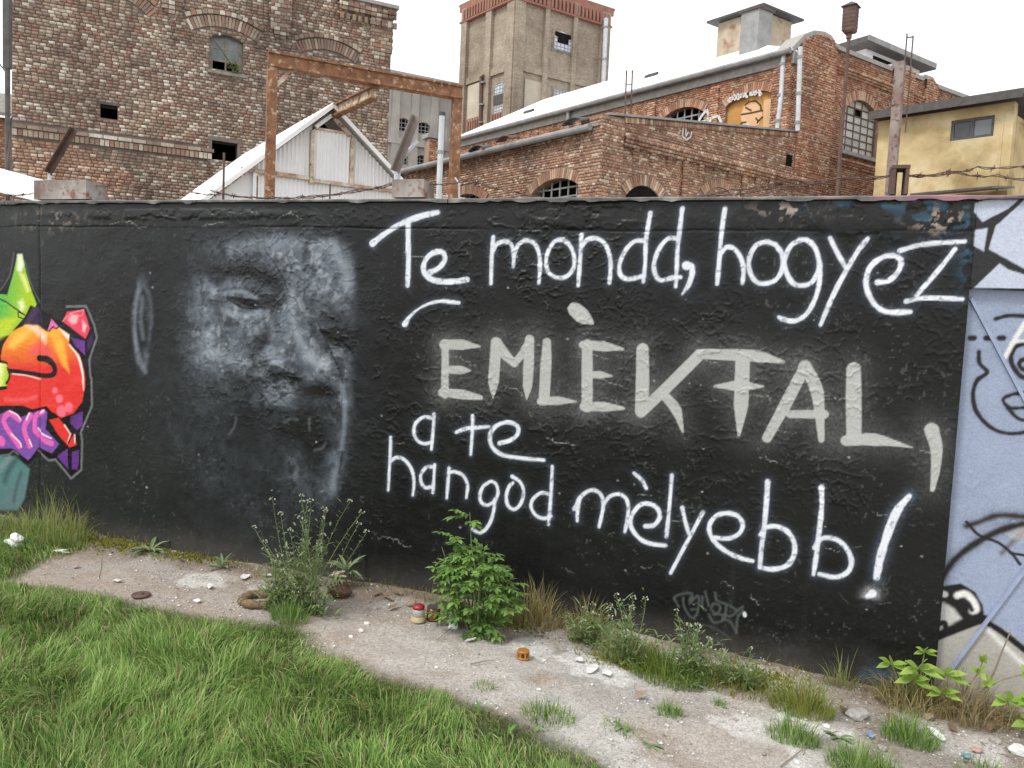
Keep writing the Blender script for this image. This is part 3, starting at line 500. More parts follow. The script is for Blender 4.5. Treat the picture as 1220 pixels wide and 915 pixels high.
fill(zL1, L2([(-420, 290), (0, 292), (60, 262), (130, 320), (200, 290), (300, 255), (340, 290), (322, 400), (420, 512), (360, 585), (262, 545), (190, 640), (80, 552), (-420, 560)]), BK, 1.4); fill(zL1, L2([(-420, 305), (0, 305), (60, 275), (125, 332), (205, 300), (300, 268), (325, 295), (310, 405), (405, 512), (355, 572), (262, 530), (190, 622), (84, 540), (-420, 545)]), lin((122, 76, 158)), 0.7)
PNK = lin((226, 98, 178))
for s_, w in (([(125, 345), (60, 300), (20, 350), (60, 430), (125, 525)], 6.6), ([(-300, 480), (-80, 470), (0, 480), (10, 500)], 9), ([(205, 315), (160, 400), (195, 520)], 7), ([(295, 290), (240, 320), (230, 410)], 6), ([(235, 420), (300, 480), (355, 505)], 6.4)): stroke(zL1, L2(s_), w, PNK, 0.8)
for s_ in ([(60, 285), (110, 310), (135, 345)], [(70, 440), (130, 500), (140, 530)], [(255, 400), (290, 440), (350, 470)], [(195, 480), (212, 525)], [(300, 280), (270, 300)], [(195, 300), (175, 345)]): stroke(zL1, L2(s_), 1.7, lin((250, 225, 240)), 0.8)
fill(zL1, L2([(-420, 590), (100, 592), (200, 680), (165, 880), (120, 960), (-420, 960)]), lin((78, 128, 124)), 2.5, lin((92, 120, 122)), L2([(0, 600), (100, 880)])); stroke(zL1, L2([(110, 610), (60, 680), (30, 760)]), 7, lin((52, 60, 66)), 5, alpha=0.6); stroke(zL1, L2([(140, 700), (110, 800), (90, 900)]), 4, lin((50, 62, 66)), 4, alpha=0.6); stroke(zL1, L2([(60, 600), (30, 640), (-20, 700)]), 6, lin((140, 140, 140)), 5, alpha=0.5)
stroke(zL1, L2([(0, 588), (60, 580), (85, 555), (120, 580)]), 1.5, lin((120, 122, 124)), 0.8, alpha=.7, curve=False)

# pale blue neighbour bay on the right
ZLIP = on_wall(1170, 345)[1]
PB = lin((182, 189, 205)); PB2 = lin((150, 161, 184))
rb = WX > XB; low = rb & (WZ < ZLIP)
canvas[low] = (PB2*(0.92+0.2*(n1-0.5))[..., None])[low]
up = rb & (WZ >= ZLIP); canvas[up] = lin((40, 40, 40))
z1 = zoomer(1110, 230, 7.036)
def over(zm, y): return None
for P_ in ([(365, 82), (470, 52), (742, 20), (742, 48), (640, 132), (430, 240), (355, 160)], [(360, 310), (470, 290), (440, 490), (350, 440)], [(774, 60), (700, 132), (540, 272), (480, 470), (774, 632), (9000, 900), (9000, 20), (800, 20)], [(350, 800), (570, 590), (640, 640), (774, 682), (9000, 1000), (9000, 815)]):
    fill(z1, P_, PB, 0.8)
canvas[low] = (PB2*(0.92+0.24*(n1-0.5)+0.10*(n2-0.5))[..., None])[low]
RY = 0.045                               # the lower panel stands back by this much
def rz(x0, y0, s): return lambda pts: np.array([on_wall(x0+p[0]/s, y0+p[1]/s, RY) for p in pts])
z2 = rz(1110, 350, 5.08); z3 = rz(1090, 590, 4.354); BL = lin((34, 33, 32))
sav = canvas[~low].copy()
for s_, w in (([(388, 152), (470, 132), (600, 138)], 4.4), ([(285, 352), (290, 420), (335, 475), (275, 525), (250, 610), (270, 710), (340, 795), (430, 840), (540, 842), (640, 800), (790, 690), (800, 560), (730, 500), (790, 420), (780, 330)], 4.6), ([(620, 600), (540, 602), (480, 612), (432, 640), (470, 688), (559, 690), (640, 690)], 4.2), ([(462, 692), (510, 745), (559, 765), (640, 755), (690, 700)], 4), ([(640, 300), (559, 302), (500, 330), (480, 400), (512, 470), (559, 508), (640, 505), (690, 450), (690, 360), (640, 300)], 5), ([(620, 400), (550, 400), (530, 430), (560, 460), (620, 455)], 5)): stroke(z2, s_, w, BL, 0.9, 0.12, 3)
for x_ in (245, 340, 422): stroke(z2, [(x_-10, 268), (x_+10, 268)], 6.5, BL, 1, curve=False)
stroke(z2, [(640, 60), (559, 185), (500, 282), (442, 385)], 5, lin((222, 222, 214)), 1.4, alpha=0.9); stroke(z2, [(480, 300), (540, 285), (620, 290)], 3.5, lin((222, 222, 214)), 1.2, alpha=0.8)
BRN = lin((48, 42, 40))
stroke(z3, [(1000, 260), (850, 170), (700, 125), (566, 112), (430, 105), (330, 140), (268, 160)], 6, BRN, 2.5, 0.25, 5); stroke(z3, [(1050, 330), (900, 190), (700, 135), (566, 150), (450, 180), (330, 240), (220, 320), (150, 410), (118, 470)], 7.5, lin((36, 33, 32)), 2.2, 0.3, 5); stroke(z3, [(566, 185), (510, 240), (450, 300)], 5, lin((92, 84, 78)), 2.5, alpha=.8)
fill(z3, [(470, 200), (566, 165), (700, 150), (700, 240), (520, 230)], lin((186, 180, 170)), 3, alpha=0.5)
stroke(z3, [(268, 138), (330, 205), (430, 245), (500, 300), (545, 358)], 3.4, lin((28, 27, 27)), 0.8); stroke(z3, [(495, 298), (566, 312), (700, 330)], 3.2, lin((28, 27, 27)), 0.8)
fill(z3, [(60, 760), (100, 745), (370, 640), (480, 700), (700, 880), (700, 1400), (60, 1400)], lin((168, 164, 156)), 1.5)
fill(z3, [(100, 480), (150, 470), (240, 458), (312, 500), (352, 570), (362, 640), (280, 660), (100, 752)], lin((24, 24, 24)), 1.2)
fill(z3, [(100, 560), (150, 556), (205, 590), (242, 640), (130, 700), (100, 700)], lin((188, 186, 182)), 2.5); stroke(z3, [(100, 680), (150, 660), (160, 690)], 6, lin((26, 26, 26)), 1.2)
stroke(z3, [(148, 512), (154, 514)], 7, lin((215, 215, 212)), 1.5, curve=False); stroke(z3, [(222, 520), (262, 512), (300, 548), (316, 590), (300, 600)], 7.5, lin((222, 222, 218)), 2); stroke(z3, [(240, 545), (275, 560), (295, 595)], 5, lin((30, 30, 30)), 1.6)
stroke(z3, [(90, 745), (200, 700), (290, 665), (360, 640)], 9, lin((24, 24, 24)), 1.2); stroke(z3, [(355, 650), (450, 708), (566, 800), (700, 910)], 7, lin((26, 26, 26)), 1.2); stroke(z3, [(380, 700), (470, 790), (566, 880), (640, 960)], 5, lin((226, 226, 222)), 3, alpha=.8)
canvas[~low] = sav
# old paint showing through at the top right, teal smears and bare plaster
old = sstep(0.58, 0.66, fbm(WX*22, WZ*22, 70))*np.clip(blob(ident, 1110, 262, 40, 20, None, .9)+blob(ident, 960, 243, 60, 6, None, 1.0)+blob(ident, 1080, 243, 70, 6, None, 1.0)+blob(ident, 1152, 290, 8, 60, None, 0.8), 0, 1)
old[rb] = 0; canvas[:] = canvas*(1-old[..., None]*0.5)+lin((62, 104, 128))*old[..., None]*0.5
bare = sstep(0.60, 0.66, fbm(WX*30, WZ*30, 71))*np.clip(blob(ident, 1118, 262, 26, 12, None, 1.0)+blob(ident, 940, 250, 30, 8, None, .9)+blob(ident, 60, 262, 30, 10, None, .5), 0, 1)
canvas[:] = canvas*(1-bare[..., None])+lin((176, 160, 146))*bare[..., None]
old = sstep(0.5, 0.62, fbm(WX*14, WZ*14, 72))*np.clip(blob(ident, 960, 800, 60, 14, None, 1)+blob(ident, 1060, 806, 40, 10, None, 1), 0, 1); canvas[:] = canvas*(1-old[..., None]*0.4)+lin((70, 104, 132))*old[..., None]*0.4
# chipped veins (bare render in the cracks)
VEIN = lin((172, 170, 164)); vr = np.random.default_rng(5)
def vein(x, y, L, a, w=1.1, al=0.7):
    p = [(x, y)]
    for i in range(int(L/3)): b = a+vr.normal(0, 0.75); x += 3*math.cos(b); y += 3*math.sin(b)*0.7; p.append((x, y))
    stroke(ident, p, [w*0.2, w*.7, w*0.3], VEIN, 0.4, alpha=al*.8, curve=False)
for x, y, L, a in ((540, 425, 40, .6), (690, 420, 46, .5), (712, 450, 40, .9), (880, 470, 60, .35), (910, 505, 50, .4), (960, 470, 60, .5), (1010, 520, 60, .1), (1095, 535, 40, .2), (830, 420, 40, .3), (860, 640, 40, -.3), (800, 620, 30, .4), (905, 545, 40, .5), (1040, 610, 30, .2), (980, 650, 30, .3), (450, 640, 60, .2), (420, 680, 50, .5), (862, 692, 22, .8), (895, 708, 24, 1.2), (760, 590, 20, .3), (480, 300, 40, 0), (650, 520, 50, .3), (720, 475, 40, .6), (600, 460, 40, .5), (330, 262, 50, .1), (130, 268, 60, .1), (240, 270, 30, .2)): vein(x, y, L, a)
for i in range(90):
    x, y = vr.uniform(440, 1110), vr.uniform(260, 760); vein(x, y, vr.uniform(10, 26), vr.uniform(-.6, 1.2), vr.uniform(.5, 1.0), vr.uniform(.15, .45))
for i in range(50):
    x, y = vr.uniform(60, 1100), vr.uniform(300, 780); stroke(ident, [(x, y), (x+1, y+0.5)], vr.uniform(.8, 2.2), VEIN, 0.5, alpha=vr.uniform(.3, .8), curve=False)
stroke(ident, [(887, 731), (887.5, 733)], 4.2, lin((214, 214, 210)), .6, curve=False)

# relief: waves, wrinkled paint, lifted flakes, cracks
wr = np.clip(sum(blob(ident, cx, cy, rx, ry, None, 1.0) for cx, cy, rx, ry in ((760, 455, 330, 75), (960, 480, 150, 80), (640, 300, 120, 60), (1090, 290, 70, 70), (600, 480, 150, 50), (1000, 560, 130, 60), (340, 300, 90, 60), (330, 430, 80, 80))), 0, 1)
wa = WX+0.05*(fbm(WX*7, WZ*7, 81)-0.5); wb = WZ+0.05*(fbm(WX*7, WZ*7, 82)-0.5)
ridge = (1-np.abs(2*fbm(wa*13, wb*19, 83, 3)-1))**20*sstep(.38, .62, fbm(WX*5, WZ*5, 79)); ridge2 = (1-np.abs(2*fbm(wa*46, wb*40, 84, 2)-1))**12*sstep(.42, .66, fbm(WX*7+4, WZ*7, 78))
hgt = 0.010*(n1-0.5)+(.0012+.0035*sstep(.4, .62, fbm(WX*2.6+5, WZ*2.6, 77)))*(fbm(WX*11, WZ*11, 85)-0.5)*1.3+(.0004+.0014*sstep(.42, .6, fbm(WX*3.1, WZ*3.1+8, 76)))*(n3-0.5)+wr*(0.0075*ridge+0.0045*ridge2)+(1-wr)*(0.0016*ridge+0.0003*ridge2)
fl = np.clip(blob(ident, 700, 257, 75, 16, None, 1.0)+blob(ident, 1020, 262, 60, 20, None, 1.0)+blob(ident, 1110, 265, 45, 32, None, 1)+blob(ident, 200, 255, 200, 8, None, .8)+blob(ident, 330, 450, 60, 70, None, .6), 0, 1)
plate = np.maximum(sstep(0.50, 0.525, fbm(WX*9+3, WZ*14, 86, 3)), 0.7*sstep(0.56, 0.58, fbm(WX*16, WZ*20, 87, 3)))
hgt = hgt+0.007*plate*sstep(0.3, 0.6, fl)
zc = 2.115+0.018*(fbm(WX*3, WX*0+1, 88)-0.5)+0.006*(fbm(WX*20, WX*0+2, 89)-0.5)
crk = np.exp(-((WZ-zc)/0.004)**2)*sstep(0.35, 0.55, fbm(WX*2.2, WX*0+5, 90)); hgt = hgt-0.004*crk+0.0015*sstep(0.004, -0.004, zc-WZ)*sstep(-1.2, -2.2, WX)
crk[rb] = 0; canvas[:] = canvas*(1-0.5*crk[..., None])
seam = np.exp(-((WX-XS-0.01*(fbm(WZ*6, WZ*0, 91)-0.5))/0.007)**2); hgt = hgt-0.008*seam
hgt[rb] = (0.006*(n1-0.5)+0.003*(fbm(WX*11, WZ*11, 85)-0.5)+0.0012*(n3-0.5)+0.0020*ridge*0.8)[rb]
WYY = -hgt
t = NT('wall_paint'); a = t.n('VertexColor', layer_name='Col'); pos = t.n('NewGeometry').outputs['Position']
c = t.mix(a.outputs['Color'], t.ramp(t.noise(120, 4, 0.7, pos), [(0.25, (0.72,)*3), (0.75, (1.18,)*3)]), 0.8, 'MULTIPLY')
nb = t.bump(t.noise(70, 5, 0.7, pos), 0.32, 0.006); nb = t.bump(t.noise(260, 3, 0.6, pos), 0.25, 0.002, nb)
M['wall_paint'] = t.done(c, t.math('ADD', t.math('MULTIPLY', t.noise(14, 4, 0.6, pos), 0.34), 0.17), nb, 0, 0.28)

wall = thing('graffiti_wall', 'long black painted concrete wall carrying white handwriting and grey block letters', 'wall', (-2.0, 0.1, 0)); wall['kind'] = 'thing'
def panel(i0, i1, j0, j1, yoff, name, label=None, depth=0.10):
    X = WX[i0:i1, j0:j1]; Y = WYY[i0:i1, j0:j1]+yoff; Zv = WZ[i0:i1, j0:j1]; n_, m_ = X.shape
    v = np.stack([X, Y, Zv], -1).reshape(-1, 3); id_ = np.arange(n_*m_).reshape(n_, m_)
    f = np.stack([id_[:-1, :-1], id_[1:, :-1], id_[1:, 1:], id_[:-1, 1:]], -1).reshape(-1, 4)
    ring = np.concatenate([id_[:, 0], id_[-1, 1:], id_[-2::-1, -1], id_[0, -2:0:-1]]); bk = v[ring].copy(); bk[:, 1] = depth+yoff
    k0 = len(v); nr = len(ring); q = np.arange(nr); f2 = np.stack([ring, k0+q, k0+(q+1) % nr, ring[(q+1) % nr]], -1)
    cc = canvas[i0:i1, j0:j1].reshape(-1, 3); v = np.vstack([v, bk]); f = np.vstack([f, f2])
    # the side faces and the back keep the colour of the edge
    o = mesh_obj(name, v, f, M['wall_paint'], wall, True, np.vstack([cc, cc[ring]]))
    if label: o['label'] = label
    return o
iS = int(np.argmin(abs(wxs-XS))); iB = int(np.argmin(abs(wxs-XB))); jl = int(np.searchsorted(wzs, ZLIP)); NJ = len(wzs)
panel(0, iS+1, 0, NJ, 0.004, 'wall_panel', 'dark wall bay with a bright lime, red and purple graffiti piece')
panel(iS, iB+1, 0, NJ, 0.0, 'wall_panel', 'glossy black bay with a faded grey face and white writing')
panel(iB, len(wxs), jl, NJ, 0.003, 'wall_panel', 'pale blue head beam with thick black outlines', 0.12)
panel(iB, len(wxs), 0, jl+1, RY, 'wall_panel', 'recessed pale blue bay with a black outlined cartoon face', 0.06)
MB().box(((XL+XR)/2, 0.155, (WTOP-0.4)/2-0.002), ((XR-XL)/2-.002, 0, 0), (0, 0.06, 0), (0, 0, (WTOP+0.4)/2)).build('wall_core', M['concrete'], wall)
MB().box((XB-0.055, 0.07, ZLIP/2-.2), (0.05, 0, 0), (0, 0.02, 0), (0, 0, ZLIP/2+.1)).build('wall_pier', M['concrete'], wall)
# diagonal ribs of the recessed bay
M['rib'] = mottled('blue_rib', tuple(PB2*0.8), tuple(PB2*1.05), 12, 0.7, 0.3, 0.004, 0.3)
def wp(x, y, yy): a_ = on_wall(x, y, yy); return np.array([a_[0], yy, a_[1]])
pA, pB_, pC = wp(1155, 353, RY), wp(1219, 474, RY), wp(1222, 676, RY)
dirn = (pB_-pA)/np.linalg.norm(pB_-pA); tip = pA+dirn*1.02; dn2 = wp(1173, 742, RY)-pC; dn2 = dn2/np.linalg.norm(dn2)
for p, q_ in ((pA+dirn*0.01, tip), (pC-dn2*0.55, pC+dn2*0.62)):
    MB().bar(p+np.array([0, -0.006, 0]), q_+np.array([0, -0.006, 0]), 0.015, 0.020, up=np.array([0, 1.0, 0])).build('diagonal_rib', M['rib'], wall)
# coping of cement screed segments with a ragged lip 
t = NT('coping_cement'); pos = t.n('NewGeometry').outputs['Position']; c = t.ramp(t.noise(7, 5, .6, pos), [(0.3, (0.07, 0.07, 0.07)), (0.55, (0.17, 0.165, 0.16)), (0.75, (0.36, 0.35, 0.335))])
sx = t.n('SeparateXYZ'); t.l(pos, sx.inputs[0]); c = t.mix(c, (0.36, 0.17, 0.21), t.math('MULTIPLY', t.ramp(sx.outputs['X'], [(0.0, (0, 0, 0)), (0.25, (1, 1, 1))]), t.ramp(t.noise(3.0, 4, .6, pos), [(0.42, (0, 0, 0)), (0.6, (0.8,)*3)])))
M['coping'] = t.done(c, 0.9, t.bump(t.noise(40, 5, .7, pos), .5, .006), 0, .2)
xc = [XL, -4.9, -3.35, -1.7, -0.15, 1.05, XR]
for i in range(6):
    n_ = 60; x_ = np.linspace(xc[i]+0.003, xc[i+1]-0.003, n_); m_ = MB(); vs_ = []
    for q_ in x_:
        yf = -0.018-0.010*float(fbm(np.array(q_*9.), np.array(1.), 93)); zt = WTOP+0.013+0.006*float(fbm(np.array(q_*4.), np.array(2.), 94)); zb = WTOP+0.001-0.010*float(sstep(.5, .7, fbm(np.array(q_*12.), np.array(3.), 95)))
        vs_ += [(q_, yf, zb), (q_, yf-.002, zt-.006), (q_, yf+.008, zt), (q_, 0.26, zt+.01), (q_, 0.26, WTOP+.001), (q_, 0.02, WTOP+.001)]
    fs_ = [(6*j+k_, 6*j+6+k_, 6*j+6+(k_+1) % 6, 6*j+(k_+1) % 6) for j in range(n_-1) for k_ in range(6)]+[(5, 4, 3, 2, 1, 0), tuple(6*(n_-1)+k_ for k_ in range(6))]
    fs_ = [f_[::-1] for f_ in fs_]
    m_.add(vs_, fs_); m_.build('coping_stone', M['coping'], wall)
# ------------------------------------------------------------------ brick laying
def hole_rect(F, x0, y0, x1, y1):        # opening from two pixel corners
    a, b = F.uv(x0, y0), F.uv(x1, y1); return dict(u0=min(a[0], b[0]), u1=max(a[0], b[0]), z0=min(a[1], b[1]), z1=max(a[1], b[1]), rise=0.0)
def hole_span(h, z):
    if z < h['z0'] or z > h['z1']+h['rise']: return None
    if z <= h['z1']: return (h['u0'], h['u1'])
    c = (h['u0']+h['u1'])/2; hs_ = (h['u1']-h['u0'])/2; Rr = (hs_**2+h['rise']**2)/(2*h['rise']); y = z-(h['z1']+h['rise']-Rr)
    w = math.sqrt(max(Rr*Rr-y*y, 0)); return (c-w, c+w)
CH, BL_, BH = 0.078, 0.25, 0.066
def lay(F, u0, u1, z0, z1, holes=(), out=0.012, zmax=None, L=BL_, seed=1, skip=None, ch=CH, bond=False, heads=False):
    r = np.random.default_rng(seed); res = []
    n = int((z1-z0)/ch)
    for i in range(n):
        z = z0+(i+0.5)*ch; segs = [(u0, u1)]
        for h in holes:
            s_ = hole_span(h, z)
            if s_ is None: continue
            new = []
            for a, b in segs:
                if s_[1] <= a or s_[0] >= b: new.append((a, b)); continue
                if s_[0] > a: new.append((a, s_[0]))
                if s_[1] < b: new.append((s_[1], b))
            segs = new
        for a, b in segs:
            step = L if not heads and (i % 4 == 1 or (L > .2 and bond and i % 2)) else L/2
            if heads: step *= r.uniform(.96, 1.04)
            off = (0.0 if i % 2 else L/4)+(a//step)*step-step
            u = off
            while u < b:
                p, q = max(u, a), min(u+step, b); u += step
                if q-p < 0.035: continue
                uc = (p+q)/2
                if zmax is not None and z+ch/2 > zmax(uc): continue
                if skip is not None and skip(uc, z): continue
                res.append((F, uc+r.normal(0, .002), z+r.normal(0, .0022), (q-p)-0.011+r.normal(0, .002), ch-0.011+r.normal(0, .0018), out+abs(r.normal(0, .004))*1.2, r.normal(0, .006)))
    return res
def voussoirs(F, uc, zs, hs_, rise, thick=0.25, out=0.03, w=0.078, keep=lambda a: True):
    Rr = (hs_**2+rise**2)/(2*rise); zc_ = zs+rise-Rr; amax = math.asin(min(1, hs_/Rr)); n = max(3, int(2*amax*(Rr+thick/2)/w)); res = []
    for i in range(n):
        a = -amax+(i+0.5)*2*amax/n
        if keep(a): res.append((F, uc+(Rr+thick/2)*math.sin(a), zc_+(Rr+thick/2)*math.cos(a), 2*amax*(Rr+thick/2)/n-0.012, thick-0.01, out+abs(rng.normal(0, .004)), -a))
    return res
def brick_arrays(bs):
    V = np.empty((len(bs), 8, 3))
    for i, (F, u, z, lu, lz, o, a) in enumerate(bs):
        U = F.u*math.cos(a)+Z*math.sin(a); W_ = -F.u*math.sin(a)+Z*math.cos(a); c = F.P(u, z, o-0.03)
        k = 0
        for si in (-1, 1):
            for sj in (-1, 1):
                for sk in (-1, 1): V[i, k] = c+U*si*lu/2+W_*sj*lz/2+F.n*sk*0.03; k += 1
    return V
BF = np.array([(0, 1, 3, 2), (4, 6, 7, 5), (0, 4, 5, 1), (2, 3, 7, 6), (1, 5, 7, 3)])
def to_px(p):
    v = np.asarray(p)-CAM; d = v @ _f; return 610+FPX*(v @ _r)/d, 457.5-FPX*(v @ _u)/d, d
def brickwork(parent, bs, mat, n_single=300, first=()):
    """the bricks that show largest become parts of their own, the rest one mesh"""
    def size(b):
        x, y, d = to_px(b[0].P(b[1], b[2], b[5])); vis = (-10 < x < 1230) and (-10 < y < 242)
        return (b[3]*b[4] if vis else 0)/d**2
    allb = list(first)+list(bs); pri = [9.0+size(b) for b in first]+[size(b) for b in bs]
    order = np.argsort(-np.array(pri)); single = set(order[:n_single].tolist())
    rest = [b for i, b in enumerate(allb) if i not in single]
    off = np.array(parent.location); unit = {}
    for i in sorted(single):
        F, u, z, lu, lz, o, a = allb[i]; key = (mat.name,)
        if key not in BRICK_MESH:
            me = bpy.data.meshes.new('brick'); b_ = 0.06
            v = [(x, y, zz) for x in (-.5, .5) for zz in (-.5, .5) for y in (1, -1)]
            me.from_pydata(v, [], [tuple(f) for f in BF]+[(0, 2, 6, 4)]); me.materials.append(mat); BRICK_MESH[key] = me
        ob = bpy.data.objects.new('brick', BRICK_MESH[key]); COL.objects.link(ob); ob.parent = parent
        c = F.P(u, z, o-0.03)-off; ny_ = -F.n                         # local +y points into the wall
        U = F.u if np.dot(np.cross(F.u, ny_), Z) > 0 else -F.u; sg = 1 if U is F.u else -1
        Ur = U*math.cos(a)+sg*Z*math.sin(a); Wr = np.cross(Ur, ny_)
        mw = Matrix(((Ur[0]*lu, ny_[0]*.03, Wr[0]*lz, c[0]), (Ur[1]*lu, ny_[1]*.03, Wr[1]*lz, c[1]), (Ur[2]*lu, ny_[2]*.03, Wr[2]*lz, c[2]), (0, 0, 0, 1)))
        ob.matrix_local = mw
    if rest:
        V = brick_arrays(rest); f = (BF[None]+8*np.arange(len(rest))[:, None, None]).reshape(-1, 4)
        tag(mesh_obj('brickwork', V.reshape(-1, 3), f, mat, parent), kind='stuff')
BRICK_MESH = {}
def backing(F, u0, u1, z0, z1, holes, parent, mat, o0=-0.30, o1=0.0, name='wall', top=None):
    us = sorted({u0, u1}|{h['u0'] for h in holes}|{h['u1'] for h in holes}); zs = sorted({z0, z1}|{h['z0'] for h in holes}|{h['z1']+h['rise'] for h in holes})
    us = [u for u in us if u0 <= u <= u1]; zs = [z for z in zs if z0 <= z <= z1]; m = MB()
    def inside(u, z): return any(h['u0'] < u < h['u1'] and h['z0'] < z < h['z1']+h['rise'] for h in holes)
    for i in range(len(us)-1):
        run = None
        for j in range(len(zs)-1):
            if inside((us[i]+us[i+1])/2, (zs[j]+zs[j+1])/2):
                if run is not None: m.fbox(F, us[i], us[i+1], run, zs[j], o0, o1); run = None
            elif run is None: run = zs[j]
        if run is not None: m.fbox(F, us[i], us[i+1], run, zs[-1], o0, o1)
    for h in holes:                      # fill the corners above a curved head
        if h['rise'] > 0:
            for s_ in (0, 1):
                c = (h['u0']+h['u1'])/2; e = h['u0'] if s_ == 0 else h['u1']; hs_ = (h['u1']-h['u0'])/2; Rr = (hs_**2+h['rise']**2)/(2*h['rise']); zc_ = h['z1']+h['rise']-Rr
                arc = [(c+(e-c)*t_, zc_+math.sqrt(max(Rr*Rr-((e-c)*t_)**2, 0))) for t_ in np.linspace(0, 1, 8)]
                m.fprism(F, arc+[(e, h['z1']+h['rise'])], o0, o1-0.002)
    return m.build(name, mat, parent)
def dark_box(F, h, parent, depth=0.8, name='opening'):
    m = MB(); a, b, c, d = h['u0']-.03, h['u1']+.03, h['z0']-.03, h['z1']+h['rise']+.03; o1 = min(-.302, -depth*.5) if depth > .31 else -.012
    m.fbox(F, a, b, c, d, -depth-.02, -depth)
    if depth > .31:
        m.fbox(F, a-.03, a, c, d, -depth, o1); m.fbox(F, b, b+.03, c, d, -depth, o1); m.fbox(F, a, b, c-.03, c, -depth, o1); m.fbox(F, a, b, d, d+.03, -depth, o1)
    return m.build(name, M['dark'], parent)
def glazing(F, h, parent, nu, nz, o=-0.10, bar=0.03, frame=0.05, mat=None, panes=True, fm=None, missing=()):
    fm = fm or M['dark_steel']; mat = mat or M['glass']; c = (h['u0']+h['u1'])/2
    w = MB(); zt = h['z1']+h['rise']
    for s_ in (h['u0'], h['u1']-frame): w.fbox(F, s_, s_+frame, h['z0'], h['z1'], o-.03, o+.03)
    w.fbox(F, h['u0']+frame, h['u1']-frame, h['z0'], h['z0']+frame, o-.028, o+.028)
    if h['rise'] == 0: w.fbox(F, h['u0']+frame, h['u1']-frame, h['z1']-frame, h['z1'], o-.028, o+.028)
    fr = w.build('window_frame', fm, parent)
    g = MB(); du = (h['u1']-h['u0'])/nu; dz = (zt-h['z0'])/nz
    for i in range(1, nu):
        u = h['u0']+i*du; sp = [z for z in np.linspace(h['z0'], zt, 40) if (hole_span(h, z) or (9, -9))[0] <= u <= (hole_span(h, z) or (9, -9))[1]]
        if sp: g.fbox(F, u-bar/2, u+bar/2, h['z0'], sp[-1], o-.015, o+.015)
    for j in range(1, nz):
        z = h['z0']+j*dz; s_ = hole_span(h, z)
        if s_: g.fbox(F, s_[0], s_[1], z-bar/2, z+bar/2, o-.013, o+.013)
    if nu*nz > 1: g.build('glazing_bars', fm, fr)
    if panes:
        for i in range(nu):
            for j in range(nz):
                if (i, j) in missing: continue
                a, b = h['u0']+i*du, h['u0']+(i+1)*du; p, q = h['z0']+j*dz, h['z0']+(j+1)*dz; pts = [(a, p), (b, p)]
                top = []
                for u in np.linspace(b, a, 5):
                    zz = q
                    if h['rise'] > 0 and q > h['z1']:
                        cc = (h['u0']+h['u1'])/2; hs_ = (h['u1']-h['u0'])/2; Rr = (hs_**2+h['rise']**2)/(2*h['rise']); zz = min(q, h['z1']+h['rise']-Rr+math.sqrt(max(Rr*Rr-(u-cc)**2, 0)))
                    top.append((u, max(zz, p+.005)))
                if h['rise'] == 0 or q <= h['z1']: top = [(b, q), (a, q)]
                if max(z for _, z in top)-p < 0.03: continue
                tl = rng.normal(0, .004); MB().fprism(F, pts+top, o-.006+tl, o-.001+tl).build('pane', mat, fr)
    return fr

# ------------------------------------------------------------------ big brown brick building on the left
FL = Facade((250, 200), 16.0, 46.5)
def fu(F, x, y=150): return F.uv(x, y)[0]
ul, ur = fu(FL, 14, 100), fu(FL, 463.5, 130)
lb = thing('brick_building', 'tall brown brick factory with blind arches and a cornice ledge behind the white shed', 'building', FL.P((ul+ur)/2, 0))
hW = hole_rect(FL, 250, 42, 289, 90); hW['rise'] = 0.10; hW['z1'] -= 0.03
hS = hole_rect(FL, 119.5, 124, 140, 143); hB = hole_rect(FL, 252.5, 167, 282.5, 194)
HL = [hW, hS, hB]
step_u = fu(FL, 403, 5); ztop_r = FL.uv(440, 9)[1]; ZT = FL.uv(200, -60)[1]
zmaxL = lambda u: ZT if u < step_u else ztop_r
backing(FL, ul, step_u, 0, ZT, HL, lb, M['mortar']); backing(FL, step_u, ur, 0, ztop_r, [], lb, M['mortar'])
zl1 = FL.uv(130, 161)[1]; zl0 = FL.uv(130, 176)[1]     # the dentil ledge
le_end = fu(FL, 247, 180)
arches = []
def arch_px(F, l, r, crown, thick=0.25, out=0.035, rows=1):
    a, b, c = F.uv(*l), F.uv(*r), F.uv(*crown); zs = (a[1]+b[1])/2; hs_ = (b[0]-a[0])/2; uc = (a[0]+b[0])/2; rise = max(c[1]-zs, 0.08); v = []
    for k in range(rows): v += voussoirs(F, uc, zs+k*(thick+.012), hs_+k*0.1, rise, thick if k == 0 else 0.09, out+k*.02, 0.064 if k == 0 else 0.105)
    return v, (uc, zs, hs_, rise, thick)
for l, r, c in (((228, 36), (306, 51.5), (266, 33)), ((357, 63.5), (423, 76), (390, 60)), ((62, -4), (177, 24), (118, -12))):
    v, info = arch_px(FL, l, r, c, 0.22, 0.03, 2); arches.append((v, info))
def in_arch(u, z):
    for _, (uc, zs, hs_, rise, th) in arches:
        Rr = (hs_**2+rise**2)/(2*rise); d = math.hypot(u-uc, z-(zs+rise-Rr))
        if Rr-0.03 < d < Rr+th+0.11 and abs(u-uc) < hs_+0.07 and z > zs+0.02: return True
    return u < le_end and zl0-0.02 < z < zl1+0.02
bricks = lay(FL, ul, ur, 1.56, ZT, HL, 0.012, zmaxL, seed=3, skip=in_arch, L=.225, ch=.0615, heads=True)
u_red = fu(FL, 128, 190); reds = [b for b in bricks if b[2] < zl0 and b[1] < u_red+.5*math.sin(b[2]*5)]; ids_ = {id(b) for b in reds}; bricks = [b for b in bricks if id(b) not in ids_]
first = [b for v, _ in arches for b in v]
u = ul
